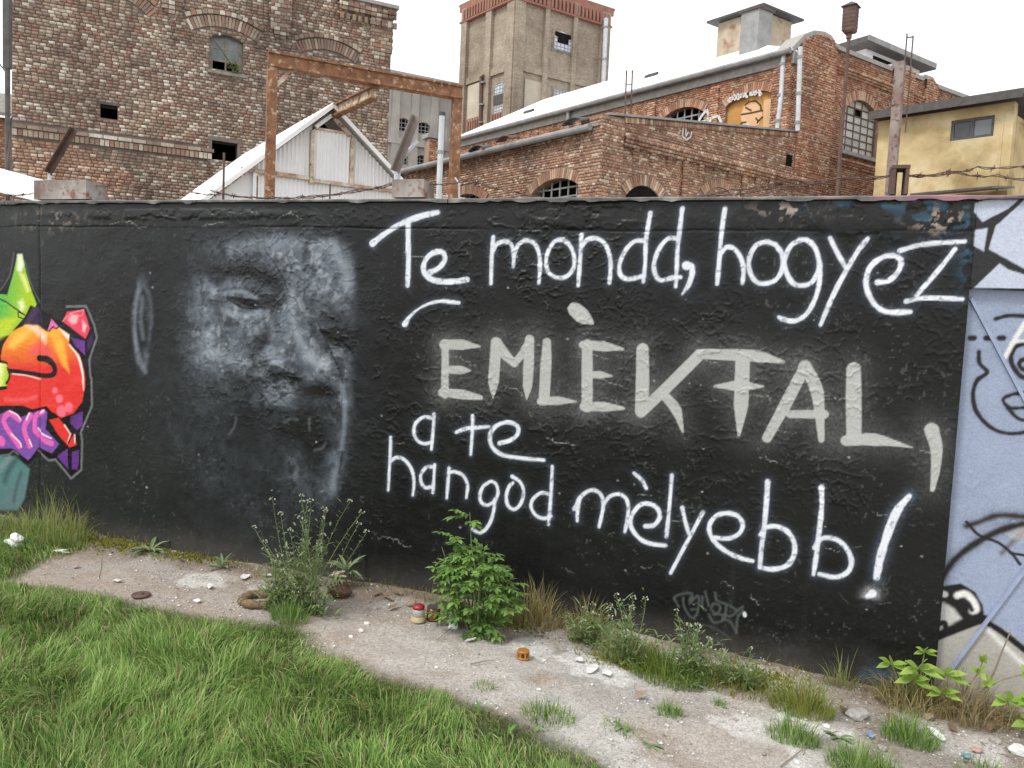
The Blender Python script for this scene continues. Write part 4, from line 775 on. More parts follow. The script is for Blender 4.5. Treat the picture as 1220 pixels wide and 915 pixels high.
while u < le_end:                        # two courses of bricks on end under two flat courses
    first.append((FL, u+.05, zl0+.075, 0.070, 0.125, 0.045+rng.normal(0, .004), 0)); first.append((FL, u+.05, zl1-.17, 0.072, 0.110, 0.075+rng.normal(0, .004), 0)); u += 0.084
u = ul
while u < le_end: first.append((FL, u+.12, zl1-.06, 0.235, 0.066, 0.10, 0)); u += 0.25
# hanging pilasters with stepped feet, and the corner pier
def pilaster(x0, x1, yb, proud=0.075, taper=True):
    a, b = fu(FL, x0, yb-20), fu(FL, x1, yb-20); zb = FL.uv((x0+x1)/2, yb)[1]; zt = (lambda q: ztop_r if q > step_u else ZT)((a+b)/2)
    if taper:
        for k in range(3): bricks.extend(lay(FL, a+.06*(3-k)*.7, b-.06*(3-k)*.7, zb+k*CH, zb+(k+1)*CH+.001, (), 0.025+.018*k, seed=40+k))
        zb += 3*CH
    MB().fbox(FL, a+.012, b-.012, zb, zt-.05, -.02, proud-.012).build('pilaster', M['mortar'], lb)
    bricks.extend(lay(FL, a, b, zb, zt, (), proud, seed=int(x0)))
pilaster(190, 219, 22); pilaster(322, 347, 52); pilaster(440, 467, 76, 0.08)
u = step_u                                # cornice teeth and coping on the lower top
zt2 = ztop_r
while u < ur: first.append((FL, u+.06, zt2-.32, 0.07, 0.12, 0.14, 0)); u += 0.13
for k, o_ in ((0.12, .17), (0.20, .15), (0.045, .13)): bricks.extend(lay(FL, step_u, ur+.06, zt2-k, zt2-k+CH+.001, (), o_, seed=60+int(100*k)))
brickwork(lb, bricks, M['brick_brown'], 300, first); brickwork(lb, reds, M['brick_dark'], 0)
MB().fbox(FL, step_u-.02, ur+.10, zt2+.03, zt2+.10, -.34, .20).build('coping', M['concrete'], lb)
# side wall going back from the right corner
m = MB(); p0 = FL.P(ur-.30, 0, -0.31); sdir = -FL.n
m.box(p0+FL.u*.15+sdir*3.5+Z*ztop_r/2, FL.u*.15, sdir*3.5, Z*ztop_r/2).build('side_wall', M['mortar'], lb)
m = MB(); p0 = FL.P(ul, 0, -0.31); m.box(p0+FL.u*.15+sdir*3.5+Z*ZT/2, FL.u*.15, sdir*3.5, Z*ZT/2).build('side_wall', M['mortar'], lb)
for h in HL: dark_box(FL, h, lb, 0.7)
# the old two-light window, its lower third broken out
hw2 = dict(hW); fr = glazing(FL, hw2, lb, 2, 3, -0.13, 0.035, 0.07, M['glass'], True, M['frame_wood'], missing=((0, 0), (1, 0)))
a, b = FL.uv(246, 93), FL.uv(296, 98)
MB().fbox(FL, hW['u0']-.03, hW['u1']+.10, hW['z0']-.06, hW['z0']-.002, -.2, .06).build('sill', M['frame_wood'], lb)
MB().fbox(FL, hB['u0']-.06, hB['u1']+.10, hB['z1'], hB['z1']+.08, -.1, .022).build('lintel', M['mortar'], lb)
for s_ in (hB['u0']-.06, hB['u1']): MB().fbox(FL, s_, s_+.06, hB['z0'], hB['z1']-.002, -.1, .02).build('reveal', M['mortar'], lb)
MB().fbox(FL, hS['u0']-.04, hS['u1']+.04, hS['z1'], hS['z1']+.05, -.1, .03).build('lintel', M['dark_steel'], lb)
MB().tube([FL.P(hW['u0']+.03, hW['z1'], .0), FL.P(hW['u1']-.1, hW['z0']+.03, .03)], 0.012, 5).build('loose_bar', M['dark_steel'], lb)
# weed in the window
pw = FL.P(hW['u1']-.14, hW['z0']+.0, 0.02); wd = thing('window_weed', 'small pale weed sprouting from the sill of the broken factory window', 'weed', pw, None)
M['weed_pale'] = leaf_mat('pale_weed', (0.14, 0.18, 0.07), (0.26, 0.30, 0.14), 0.3)
for i in range(7):
    m = MB(); d = np.array([rng.normal(0, .5), rng.normal(0, .3)-.3, 1.0]); tip_ = pw+d/np.linalg.norm(d)*rng.uniform(.18, .34); m.tube([pw, (pw+tip_)/2+FL.n*.02, tip_], [.006, .005, .003], 4)
    for k in range(9):
        q_ = pw+(tip_-pw)*rng.uniform(.3, 1); m.leaf(q_, rng.normal(0, 1, 3), Z, .07, .04, .3)
    m.build('stem', M['weed_pale'], wd)

# ------------------------------------------------------------------ white corrugated shed with hoist beam
FS = Facade((395, 180), 10.9, 43.5)
ap = FS.uv(394, 128); rt = FS.uv(470, 211); lt = FS.uv(246, 236)
kr = (ap[1]-rt[1])/(rt[0]-ap[0]); kl = (ap[1]-lt[1])/(ap[0]-lt[0])
shed = thing('white_shed', 'white corrugated metal shed with steep gable and open peak below the rusty gate frame', 'shed', FS.P(ap[0], 0))
def roofz(u): return ap[1]-(kr*(u-ap[0]) if u > ap[0] else kl*(ap[0]-u))
def corr_sheet(F, u0, u1, zb, ztop, o, name, pitch=0.055, amp=0.012):
    n = int((u1-u0)/pitch*6); us = np.linspace(u0, u1, n+1); vs_ = []
    for u in us:
        oo = o+amp*math.sin(2*math.pi*u/pitch); zt_ = ztop(u) if callable(ztop) else ztop
        zb_ = zb(u) if callable(zb) else zb; vs_ += [F.P(u, zb_, oo), F.P(u, max(zt_, zb_+.01), oo)]
    fs_ = [(2*i, 2*i+2, 2*i+3, 2*i+1) for i in range(n)]
    return MB().add(vs_, fs_).build(name, M['white_sheet'], shed, True)
uL, uR = ap[0]-(ap[1]-0.6)/kl, ap[0]+(ap[1]-0.6)/kr
d0, d1 = fu(FS, 373.5, 190), fu(FS, 415.5, 190); zr = FS.uv(360, 209)[1]; zd0 = FS.uv(395, 216)[1]; zdt = FS.uv(395, 158)[1]
ljoint = fu(FS, 305, 205)
corr_sheet(FS, ljoint, d0-.03, zr, lambda u: roofz(u)-.05, 0, 'corrugated_sheet')
corr_sheet(FS, d0-.02, d1+.02, zd0, zdt, 0.03, 'corrugated_sheet')
corr_sheet(FS, d1+.03, uR, zd0, lambda u: roofz(u)-.05, 0, 'corrugated_sheet')
corr_sheet(FS, ljoint+.03, uR, 0.3, lambda u: min((zr if u < d0 else zd0)-.03, roofz(u)-.05), -0.01, 'corrugated_sheet')
MB().fprism(FS, [(uL, .3), (ljoint, .3), (ljoint, roofz(ljoint)-.06), (uL, roofz(uL)-.06)], -.03, -.012).build('flat_sheet', M['white_sheet'], shed)
MB().fprism(FS, [(d0, zdt), (d1, zdt), (d1, roofz(d1)-.1), (ap[0], ap[1]-.1), (d0, roofz(d0)-.1)], -.5, -.45).build('peak_opening', M['dark'], shed)
for u_, zb_, zt_ in ((d0-.03, zr-.1, roofz(d0)-.16), (d1+.03, zd0-.05, roofz(d1)-.16)): MB().fbox(FS, u_-.024, u_+.024, zb_, zt_, .005, .065).build('timber_post', M['peeling'], shed)
MB().fbox(FS, ljoint-.2, d0-.06, zr-.055, zr, .005, .05).build('timber_rail', M['peeling'], shed); MB().fbox(FS, d0-.05, uR-.3, zd0-.05, zd0-.005, .007, .05).build('timber_rail', M['peeling'], shed)
MB().fbox(FS, d0, d1, zdt, zdt+.03, .005, .05).build('timber_rail', M['peeling'], shed)
MB().fbox(FS, ljoint-.045, ljoint+.0, .3, roofz(ljoint)-.1, .005, .05).build('corner_post', M['white_sheet'], shed)
back = az(-51.5)
for s_, e in ((-1, uL), (1, uR)):
    a_ = FS.P(ap[0], ap[1]+.03, 0.16); b_ = FS.P(e, roofz(e)+.03, 0.16); n_ = np.cross(b_-a_, back); n_ = n_/np.linalg.norm(n_)*(1 if n_[2] == 0 else np.sign(np.cross(b_-a_, back)[2]))
    m = MB(); k_ = 80; L2_ = 4.4; vs_ = []
    for i in range(k_+1):
        q_ = i/k_*L2_; o_ = n_*0.010*math.sin(2*math.pi*q_/0.16); vs_ += [a_+back*q_+o_, b_+back*q_+o_]
    m.add(vs_, [(2*i, 2*i+1, 2*i+3, 2*i+2) if s_ > 0 else (2*i, 2*i+2, 2*i+3, 2*i+1) for i in range(k_)]); m.build('roof_sheet', M['white_sheet'], shed, True)
    MB().bar(a_-Z*.035-FS.n*.01, b_-Z*.035-FS.n*.01, .03, .05, up=np.cross(b_-a_, FS.n)).build('verge_board', M['white_sheet'], shed)
for s_, u_ in ((-1, ap[0]-(ap[0]-d0)*.98), (1, d1)):
    MB().bar(FS.P(ap[0], ap[1]-.12, .06), FS.P(u_, roofz(u_)-.12, .06), .05, .05, up=FS.n).build('rafter', M['peeling'] if s_ > 0 else M['white_sheet'], shed)

# ------------------------------------------------------------------ rusty gate frame in front of it
FG = Facade((430, 160), 9.8, 47.5)
g0, g1 = FG.uv(322, 95), FG.uv(544, 130); gzt = FG.uv(430, 98.5)[1]
gate = thing('gate_frame', 'tall rusty steel gate frame of two posts and a heavy cross beam', 'gate frame', FG.P((g0[0]+g1[0])/2, 0))
for u_, nm in ((g0[0]+.02, 1), (g1[0], 2)):
    MB().fbox(FG, u_-.055, u_+.055, 0, gzt, -.055, .055).build('post', M['rust'], gate)
bm_ = MB(); u0_, u1_ = g0[0]-.035, g1[0]+.06
bm_.fbox(FG, u0_, u1_, gzt+.001, gzt+.022, -.07, .07).fbox(FG, u0_, u1_, gzt+.148, gzt+.17, -.07, .07).fbox(FG, u0_+.005, u1_-.005, gzt+.022, gzt+.148, -.012, .045)
bm_.build('cross_beam', M['rust'], gate)
MB().bar(FG.P(g0[0]+.05, gzt-.22, 0), FG.P(g0[0]+.24, gzt-.005, 0), .04, .05).build('knee_brace', M['peeling'], gate)
hb0 = FS.P(ap[0]+.02, 0, -.15); hb1 = FG.P(FG.uv(447, 122)[0], 0, -.02); hzb = gzt-.085
hoist = thing('hoist_beam', 'peeling steel hoist beam running from the shed peak to the rusty gate frame', 'beam', (hb0+hb1)/2)
p, q_ = hb0+Z*hzb, hb1+Z*hzb
for dz_, h_, w_ in ((.07, .018, .11), (-.07, .018, .11), (0, .122, .022)): MB().bar(p+Z*dz_, q_+Z*dz_, w_, h_).build('flange' if w_ > .1 else 'web', M['peeling'] if w_ < .1 else M['rust'], hoist)

# ------------------------------------------------------------------ grey plaster building far behind the gate
FGY = Facade((495, 160), 46, 44)
gb = thing('plaster_building', 'distant grey plastered building with arched windows seen through the rusty gate frame', 'building', FGY.P(0, 0))
a_, b_ = FGY.uv(462, 116), FGY.uv(552, 122); hs_list = []
for (x0, y0, x1, y1) in ((474.5, 143, 488, 158), (498, 148, 512, 161), (497, 187, 509, 199), (474, 185, 486, 197)):
    h = hole_rect(FGY, x0, y0, x1, y1); h['rise'] = (h['u1']-h['u0'])*.22; hs_list.append(h)
backing(FGY, a_[0]-3, b_[0]+.8, 0, b_[1]+.7, hs_list, gb, M['plaster_grey'])
for h in hs_list: dark_box(FGY, h, gb, .5); glazing(FGY, h, gb, 3, 3, -.12, .05, .08, M['glass'], False, M['zinc'])
for x_ in (470, 493, 516, 535): u_ = fu(FGY, x_, 160); MB().fbox(FGY, u_-.22, u_+.22, 0, b_[1]+.4, .004, .16).build('pilaster', M['plaster_grey'], gb)
MB().fbox(FGY, a_[0]-3.1, b_[0]+.9, b_[1]+.4, b_[1]+.95, .002, .35).build('cornice', M['plaster_grey'], gb)
z_ = FGY.uv(495, 172)[1]; MB().fbox(FGY, a_[0]-3.05, b_[0]+.85, z_-.15, z_+.15, .003, .20).build('string_course', M['plaster_grey'], gb)
# small red brick chimney stump beside it
FC = Facade((525, 185), 34, 40); c0, c1 = FC.uv(511.5, 164), FC.uv(524, 166)
st = thing('brick_stack', 'small red brick stack standing before the grey plastered building', 'chimney', FC.P((c0[0]+c1[0])/2, 0))
backing(FC, c0[0], c1[0], 0, c0[1], [], st, M['mortar_red'], -.45); brickwork(st, lay(FC, c0[0], c1[0], 4.5, c0[1], (), .012, seed=71), M['brick_red'], 0)
MB().fbox(FC, c0[0]-.1, c1[0]+.1, c0[1]+.002, c0[1]+.18, -.55, .10).build('cap', M['concrete'], st)

# ------------------------------------------------------------------ low red brick outbuilding in the middle
A1, A2 = -57.0, 35.5
C0 = at(718, 145, 19.0); C0[2] = 0
FA = Facade((718, 145), 19.0, A1); FB = Facade((718, 145), 19.0, A2)
out_ = thing('brick_outbuilding', 'low red brick outbuilding with gutter, arched windows and a sloping parapet', 'building', C0)
uA = fu(FA, 462, 205); zgA = FA.uv(640, 170)[1]; zA_top = FA.uv(640, 167)[1]
hA1 = hole_rect(FA, 634, 221, 692, 252); hA1['rise'] = max(FA.uv(663, 220)[1]-hA1['z1'], .18)
hA1['z1'] = FA.uv(663, 228)[1]; hA1['rise'] = .32
hA2 = dict(hA1); w_ = hA1['u1']-hA1['u0']; du_ = fu(FA, 555, 230)-(hA1['u0']+hA1['u1'])/2; hA2['u0'] += du_; hA2['u1'] += du_
backing(FA, min(uA, 0), max(uA, 0)-.004, 0, zA_top, [hA1, hA2], out_, M['mortar_red'])
lo, hi = min(uA, 0), max(uA, 0); bA = []; vA = []
archA = []
for h in (hA1, hA2):
    uc = (h['u0']+h['u1'])/2; hs_ = w_/2; vA += voussoirs(FA, uc, h['z1'], hs_, h['rise'], .26, .035); archA.append((uc, h['z1'], hs_, h['rise'], .26))
    dark_box(FA, h, out_, .5); glazing(FA, h, out_, 6, 4, -.14, .04, .07, M['glass'], False, M['zinc'])
def skipA(lst):
    def f(u, z):
        for uc, zs, hs_, rise, th in lst:
            Rr = (hs_**2+rise**2)/(2*rise); d = math.hypot(u-uc, z-(zs+rise-Rr))
            if Rr-.03 < d < Rr+th+.03 and abs(u-uc) < hs_+.18 and z > zs-.05: return True
        return False
    return f
bA += lay(FA, lo+.36, hi, 2.9, zA_top, [hA1, hA2], .012, seed=81, skip=skipA(archA), L=.225, ch=.067) if uA < 0 else lay(FA, lo, hi-.36, 2.9, zA_top, [hA1, hA2], .012, seed=81, skip=skipA(archA), L=.225, ch=.067)
# corner pier, laid on both faces
zpier = FA.uv(716, 137)[1]; sgA = -1 if uA < 0 else 1; sgB = 1
MB().box(C0+FA.u*sgA*.30+FB.u*.30+Z*zpier/2, FA.u*.36, FB.u*.36, Z*zpier/2).build('corner_pier', M['mortar_red'], out_)
FAp = Facade((718, 145), 19.0, A1); FAp.O = C0-FB.u*.06 if np.dot(FA.n, FB.u) < 0 else C0+FB.u*.06
FBp = Facade((718, 145), 19.0, A2); FBp.O = C0-FA.u*sgA*.06
bA += lay(FAp, *(sorted((-sgA*.07, sgA*.67))), 2.9, zpier, (), .014, seed=82)
bB = lay(FBp, -.07, .67, 2.9, zpier, (), .014, seed=83)
# right wall with the sloping parapet
uB = fu(FB, 966, 190); t0 = FB.uv(727, 139)[1]; t1 = FB.uv(962, 157.5)[1]
ztB = lambda u: t0+(t1-t0)*u/uB
hB1 = dict(u0=fu(FB, 746, 225), u1=fu(FB, 788, 225), z0=2.0, z1=FB.uv(767, 236)[1], rise=.30)
hB3 = hole_rect(FB, 936.5, 184, 943.5, 199)
m = MB(); m.fprism(FB, [(.02, 0), (uB, 0), (uB, t1), (.02, t0)], -.32, -.02); m.build('gable_core', M['mortar_red'], out_)
backing(FB, .66, uB, 0, min(t0, t1)-.05, [hB1, hB3], out_, M['mortar_red'], -.019, .0)
lvl = FB.uv(735, 158)[1]
uc = (hB1['u0']+hB1['u1'])/2; hs_ = (hB1['u1']-hB1['u0'])/2; vA2 = voussoirs(FB, uc, hB1['z1'], hs_, .30, .28, .035)
uc2 = fu(FB, 858, 225); zs2 = FB.uv(858, 237)[1]; vA2 += voussoirs(FB, uc2, zs2, hs_*1.05, .30, .25, .03)
bB += lay(FB, .67, uB, 2.9, max(t0, t1), [hB1, hB3], .012, zmax=ztB, seed=84, L=.225, ch=.067, skip=skipA([(uc, hB1['z1'], hs_, .30, .28), (uc2, zs2, hs_*1.05, .30, .25)]))
for k, o_ in ((0, .13), (1, .17), (2, .20), (3, .15)): bB += lay(FB, .67, uB, lvl-.30+k*CH, lvl-.30+(k+1)*CH+.001, (), o_, seed=90+k)
u = 1.1; i = 0
while u < uB-.3:                         # corbel feet hanging from the band
    long_ = (i % 4 == 3)
    for k in range(14 if long_ else 4): bB += [(FB, u, lvl-.34-k*CH, .16 if long_ or k < 2 else .10, .066, .12-.022*(k if not long_ else 0), 0)]
    u += .62; i += 1
bB += [(FB, u, ztB(u)-.085, .085, .13, .05, 0) for u in np.arange(.75, uB-.05, .098)]
brickwork(out_, bA+bB, M['brick_dark'], 230, vA+vA2)
cp = MB(); cp.bar(FB.P(.1, ztB(.1)+.02, -.12), FB.P(uB+.12, ztB(uB+.12)+.02, -.12), .46, .05); cp.build('parapet_flashing', M['zinc'], out_)
dark_box(FB, hB1, out_, .015); dark_box(FB, hB3, out_, .018)
gp = [FA.P(sgA*.2, FA.uv(709, 153.5)[1], .22), FA.P(uA, FA.uv(709, 153.5)[1]-.02, .22)]
MB().tube(gp, .085, 10).build('gutter', M['zinc'], out_)
MB().prism([FA.P(lo, zA_top+.03, .14), FA.P(hi, zA_top+.03, .14), FA.P(hi, zA_top+.55, -1.6), FA.P(lo, zA_top+.55, -1.6)], Z*-.06).build('lean_to_roof', M['zinc'], out_)
# graffiti tag letters on the right wall
M['spray_white'] = mottled('spray_white', (0.5, 0.49, 0.47), (0.72, 0.71, 0.69), 9, .8, .1, .002, .2)
def spray_on(F, pts, w, o, parent, name='spray_tag', mat=None):
    q = [F.P(*F.uv(x, y), o) for x, y in pts]; m = MB()
    for i in range(len(q)-1): m.bar(q[i], q[i+1], .004, w, up=np.cross(q[i+1]-q[i], F.n))
    return m.build(name, mat or M['spray_white'], parent)
spray_on(FB, [(823, 150), (813, 152), (812, 163), (817, 167), (822, 163), (823, 157)], .045, .030, out_); spray_on(FB, [(816, 152), (816, 163), (819, 157)], .04, .031, out_)
# sheet-metal hoods lying over the gutter
for i, (x, y, L_h, lab) in enumerate(((693, 152, 30, 'curved dark metal hood over the gutter beside the outbuilding corner'), (611, 172, 26, 'rust brown metal hood over the gutter midway along the outbuilding'), (578, 183, 30, 'long low dark metal hood over the gutter nearest the gate frame'))):
    c = FA.P(FA.uv(x, y)[0], FA.uv(x, y)[1]+.02, .05); w_ = L_h/FPX*21; m = MB(); vs_ = []
    for a in np.linspace(0, math.pi, 9): vs_ += [c+FA.u*(-w_*.5*math.cos(a))+Z*(.13*math.sin(a))+FA.n*.30, c+FA.u*(-w_*.5*math.cos(a))+Z*(.10*math.sin(a)+.10)-FA.n*.05]
    m.add(vs_, [(2*j, 2*j+2, 2*j+3, 2*j+1) for j in range(8)]); ho = m.build('metal_hood', M['rust_dark'] if i == 1 else M['dark_steel'], None, True)
    tag(ho, lab, 'hood', 'hoods over the gutter'); ho.modifiers.new('thick', 'SOLIDIFY').thickness = .02

# ------------------------------------------------------------------ long brick hall with the white roof
FR = Facade((965, 150), 24.0, 38.0); FW = Facade((946, 100), 23.7, A1); FW.O = FR.P(FR.uv(943, 100)[0], 0)
hall = thing('brick_hall', 'long red brick hall with white roof and rounded parapet gable above the outbuilding', 'building', FR.P(0, 0))
sg = 1 if fu(FW, 560, 160) > 0 else -1; uWend = fu(FW, 548, 166); zeave = FW.uv(760, 111)[1]
loW, hiW = sorted((uWend, 0.0))
hM = dict(u0=0, u1=0, z0=0, z1=0, rise=0)
q1, q2 = FW.uv(863.5, 150), FW.uv(924, 150); hM.update(u0=min(q1[0], q2[0]), u1=max(q1[0], q2[0]), z0=FW.uv(895, 168)[1], z1=FW.uv(864, 128)[1]); hM['rise'] = max(FW.uv(898, 113)[1]-hM['z1'], .3)
q1, q2 = FW.uv(787, 150), FW.uv(838, 150); h2 = dict(u0=min(q1[0], q2[0]), u1=max(q1[0], q2[0]), z0=FW.uv(812, 170)[1], z1=hM['z1'], rise=hM['rise'])
q1, q2 = FW.uv(715, 150), FW.uv(757, 150); h3 = dict(u0=min(q1[0], q2[0]), u1=max(q1[0], q2[0]), z0=h2['z0'], z1=hM['z1'], rise=hM['rise'])
HW = [hM, h2]
backing(FW, loW, hiW, 0, zeave-.35, HW, hall, M['mortar_red'])
vW = []; aw = []
for h in HW:
    uc = (h['u0']+h['u1'])/2; hs_ = (h['u1']-h['u0'])/2; vW += voussoirs(FW, uc, h['z1'], hs_, h['rise'], .27, .03); aw.append((uc, h['z1'], hs_, h['rise'], .27))
bW = lay(FW, loW, hiW, 5.2, zeave-.35, HW, .012, seed=101, skip=skipA(aw), L=.225, ch=.067)
for x_ in (851, 777, 700, 640): u_ = fu(FW, x_, 140); bW += lay(FW, u_-.17, u_+.17, 5.2, zeave-.42, (), .09, seed=int(x_))
MB().fbox(FW, loW-.1, hiW-.02 if sg < 0 else hiW+.02, zeave-.349, zeave-.02, -.3, .10).build('cornice', M['concrete'], hall)
# panel painted in ochre inside the arch
M['ochre'] = mottled('ochre_paint', (0.46, 0.22, 0.06), (0.58, 0.31, 0.10), 1.5, .8, .1, .01, .3)
MB().fbox(FW, hM['u0']-.02, hM['u1']+.02, hM['z0'], hM['z1']+hM['rise']+.05, -.14, -.10).build('painted_infill', M['ochre'], hall)
zo = lambda x, y: (840+x/8.714, 80+y/8.71)
M['ochre_pale'] = mottled('pale_ochre', (0.60, 0.36, 0.19), (0.72, 0.48, 0.28), 2, .8, .1, .01, .3); M['brown_line'] = mottled('brown_line', (0.09, 0.04, 0.02), (0.14, 0.07, 0.035), 3, .8, .1, .01, .3)
def face_poly(pts, o, mat, nm): return MB().fprism(FW, [FW.uv(*zo(*p)) for p in pts], o-.003, o).build(nm, mat, hall)
face_poly([(350, 490), (400, 370), (500, 335), (560, 400), (580, 500), (540, 590), (470, 620), (420, 570), (360, 560)], -.094, M['ochre_pale'], 'painted_shape')
face_poly([(590, 330), (720, 320), (720, 640), (585, 640)], -.095, M['ochre_pale'], 'painted_shape'); face_poly([(380, 565), (430, 575), (460, 620), (380, 620)], -.090, M['spray_white'], 'painted_shape'); face_poly([(390, 590), (425, 595), (420, 620), (370, 620)], -.087, M['brown_line'], 'painted_shape')
for pts in ([(395, 390), (440, 350), (510, 345), (560, 390), (562, 440)], [(400, 410), (465, 445)], [(355, 485), (450, 470), (585, 440)], [(510, 520), (535, 555), (580, 505)], [(345, 610), (360, 570), (410, 565)], [(520, 575), (550, 540)]): spray_on(FW, [zo(*p) for p in pts], .05, -.085, hall, 'painted_line', M['brown_line'])
# white letters sprayed along the arch: GREMLINS
GL = [[(285, 325), (255, 330), (250, 360), (285, 355), (283, 340), (270, 342)], [(300, 345), (300, 300), (325, 300), (322, 320), (302, 324), (328, 342)], [(360, 285), (338, 290), (342, 335), (365, 330)], [(340, 312), (358, 308)], [(378, 325), (375, 280), (392, 305), (405, 272), (412, 318)], [(430, 265), (432, 312), (455, 308)], [(478, 260), (482, 300)], [(500, 300), (498, 255), (535, 292), (535, 245)], [(585, 248), (560, 252), (565, 270), (590, 272), (592, 290), (565, 294)]]
for s_ in GL: spray_on(FW, [zo(*p) for p in s_], .075, .046, hall, 'sprayed_letter')
for s_ in ([(560+0, 700)],): pass
for pts in ([(830, 153), (836, 140), (843, 131), (846, 139), (839, 150)], [(846, 150), (850, 141), (858, 139), (862, 147), (852, 153)], [(836, 146), (848, 143), (860, 151)]): spray_on(FW, pts, .09, .104 if pts[0][0] > 845 else .05, hall, 'sprayed_letter')
dark_box(FW, h2, hall, .5); glazing(FW, h2, hall, 6, 4, -.14, .05, .07, M['glass'], False, M['zinc'])
# front gable
HFh = hole_rect(FR, 1004, 135, 1043, 190); HFh['z1'] = FR.uv(1005, 133)[1]; HFh['rise'] = max(FR.uv(1023, 119)[1]-HFh['z1'], .45)
uFr = fu(FR, 1185, 120); uF0 = fu(FR, 944, 60)
prof = [FR.uv(*p) for p in ((943, 57.5), (948, 52), (957, 42.5), (968, 38), (980, 39.5), (988, 44), (992, 52), (998, 56), (1030, 69), (1060, 81), (1061.5, 77), (1070, 77), (1084, 81), (1086, 88), (1098, 93), (1099.5, 90), (1109, 93.5), (1113, 101), (1140, 111), (1168, 121), (1185, 128))]
pu = [p[0] for p in prof]; pz = [p[1] for p in prof]
zF = lambda u: float(np.interp(u, pu, pz))
MB().fprism(FR, [(pu[0]+.16, 0), (pu[-1], 0)]+[(max(u_, pu[0]+.16), z_-.10) for u_, z_ in reversed(prof)], -.55, -.21).build('gable_core', M['mortar_red'], hall)
backing(FR, pu[0], pu[-1], 0, min(pz)-.1, [HFh], hall, M['mortar_red'], -.20, .0, 'wall_leaf')
m = MB(); m.fprism(FR, [(pu[0], min(pz)-.1), (pu[-1], min(pz)-.1)]+[(u_, max(z_-.10, min(pz)-.09)) for u_, z_ in reversed(prof)], -.20, .0)
hgt_ok = HFh['z1']+HFh['rise'] < min(pz)-.15
m.build('wall_leaf', M['mortar_red'], hall)
ucF = (HFh['u0']+HFh['u1'])/2; hsF = (HFh['u1']-HFh['u0'])/2
vW += voussoirs(FR, ucF, HFh['z1'], hsF, HFh['rise'], .30, .035)
bW += lay(FR, pu[0], pu[-1], 4.6, max(pz), [HFh], .012, L=.225, ch=.067, zmax=lambda u: zF(u)-.10, seed=111, skip=skipA([(ucF, HFh['z1'], hsF, HFh['rise'], .30)]))
for x0, x1, y_ in ((950, 990, 100), (1061, 1084, 110), (1099, 1112, 120)):
    a_, b_ = fu(FR, x0, y_), fu(FR, x1, y_); bW += lay(FR, a_, b_, 4.6, max(pz), (), .16, zmax=lambda u: zF(u)-.08, seed=x0)
    MB().fbox(FR, a_+.01, b_-.01, 4.6, zF((a_+b_)/2)-.45, -.01, .145).build('pier', M['mortar_red'], hall)
zb_ = FR.uv(1030, 92)[1]
for k in range(3): bW += lay(FR, fu(FR, 990, 90), pu[-1], zb_-.2+k*CH, zb_-.2+(k+1)*CH+.001, (), .06+.03*k, seed=120+k)
zsill = FR.uv(1000, 186)[1]
for k in range(3): bW += lay(FR, pu[0], fu(FR, 1046, 195), zsill-.3+k*CH, zsill-.3+(k+1)*CH+.001, (), .05+.02*k, seed=130+k)
FE = Facade((943, 100), 23, 0); FE.O = FR.P(pu[0], 0, .012); FE.u = -FR.n; FE.n = -FR.u; bW += lay(FE, 0, .62, 4.6, pz[0]-.1, (), .012, seed=150)
brickwork(hall, bW, M['brick_red'], 240, vW)
cpz = MB()
for i in range(len(prof)-1):
    a_, b_ = FR.P(*prof[i], -.25), FR.P(*prof[i+1], -.25)
    if np.linalg.norm(b_-a_) > .02: cpz.bar(a_-Z*.04, b_-Z*.04+(b_-a_)*.02, .66, .13)
cpz.build('parapet_coping', M['stone'], hall)
glazing(FR, HFh, hall, 5, 7, -.12, .045, .06, M['glass_dirty'], True, M['rust_dark'], missing=((2, 5),)); MB().fbox(FR, HFh['u0']-.1, HFh['u1']+.1, HFh['z0']-.12, HFh['z0']-.002, -.15, .12).build('sill', M['concrete'], hall)
dark_box(FR, HFh, hall, .195)
# white roof and its eave
rb_ = FW.uv(724, 119); eA, eB = FW.P(-sg*.05, zeave, .22), FW.P(uWend+sg*.4, zeave, .22)
inn = -FW.n; rise_, run_ = 3.0, 5.6; hip = FW.u*sg*6.0
MB().prism([eA, eB, eB+inn*run_+Z*rise_, eA+hip+inn*run_+Z*rise_], Z*.07).build('roof', M['white_roof'], hall)
MB().prism([eA+hip+inn*run_+Z*rise_, eB+inn*run_+Z*rise_, eB+inn*2*run_, eA+inn*2*run_], Z*.07).build('roof', M['white_roof'], hall); MB().prism([eA, eA+hip+inn*run_+Z*rise_, eA+inn*2*run_], Z*.07).build('roof_hip', M['white_roof'], hall)
MB().tube([eA+Z*.0+FW.n*.05-Z*.02, eB+FW.n*.05-Z*.02], .09, 8).build('gutter', M['zinc'], hall)
MB().fprism(FW, [(uWend, 0), (uWend+sg*.3, 0), (uWend+sg*.3, zeave-.4), (uWend, zeave-.4)] if sg > 0 else [(uWend-.3, 0), (uWend, 0), (uWend, zeave-.4), (uWend-.3, zeave-.4)], -9, -.31).build('end_wall', M['mortar_red'], hall)
for x_, y_ in ((630, 134), (776, 91)):   # roof hatches
    v = ray(x_, y_); nrm = np.cross(eB-eA, inn*run_+Z*rise_); tt = ((eA+Z*.07-CAM) @ nrm)/(v @ nrm); pt = CAM+v*tt; sl_ = (inn*run_+Z*rise_)/np.hypot(run_, rise_)
    MB().box(pt+Z*.06, FW.u*.28, sl_*.10, np.array([0, 0, .05])).build('roof_hatch', M['dark_steel'], hall)
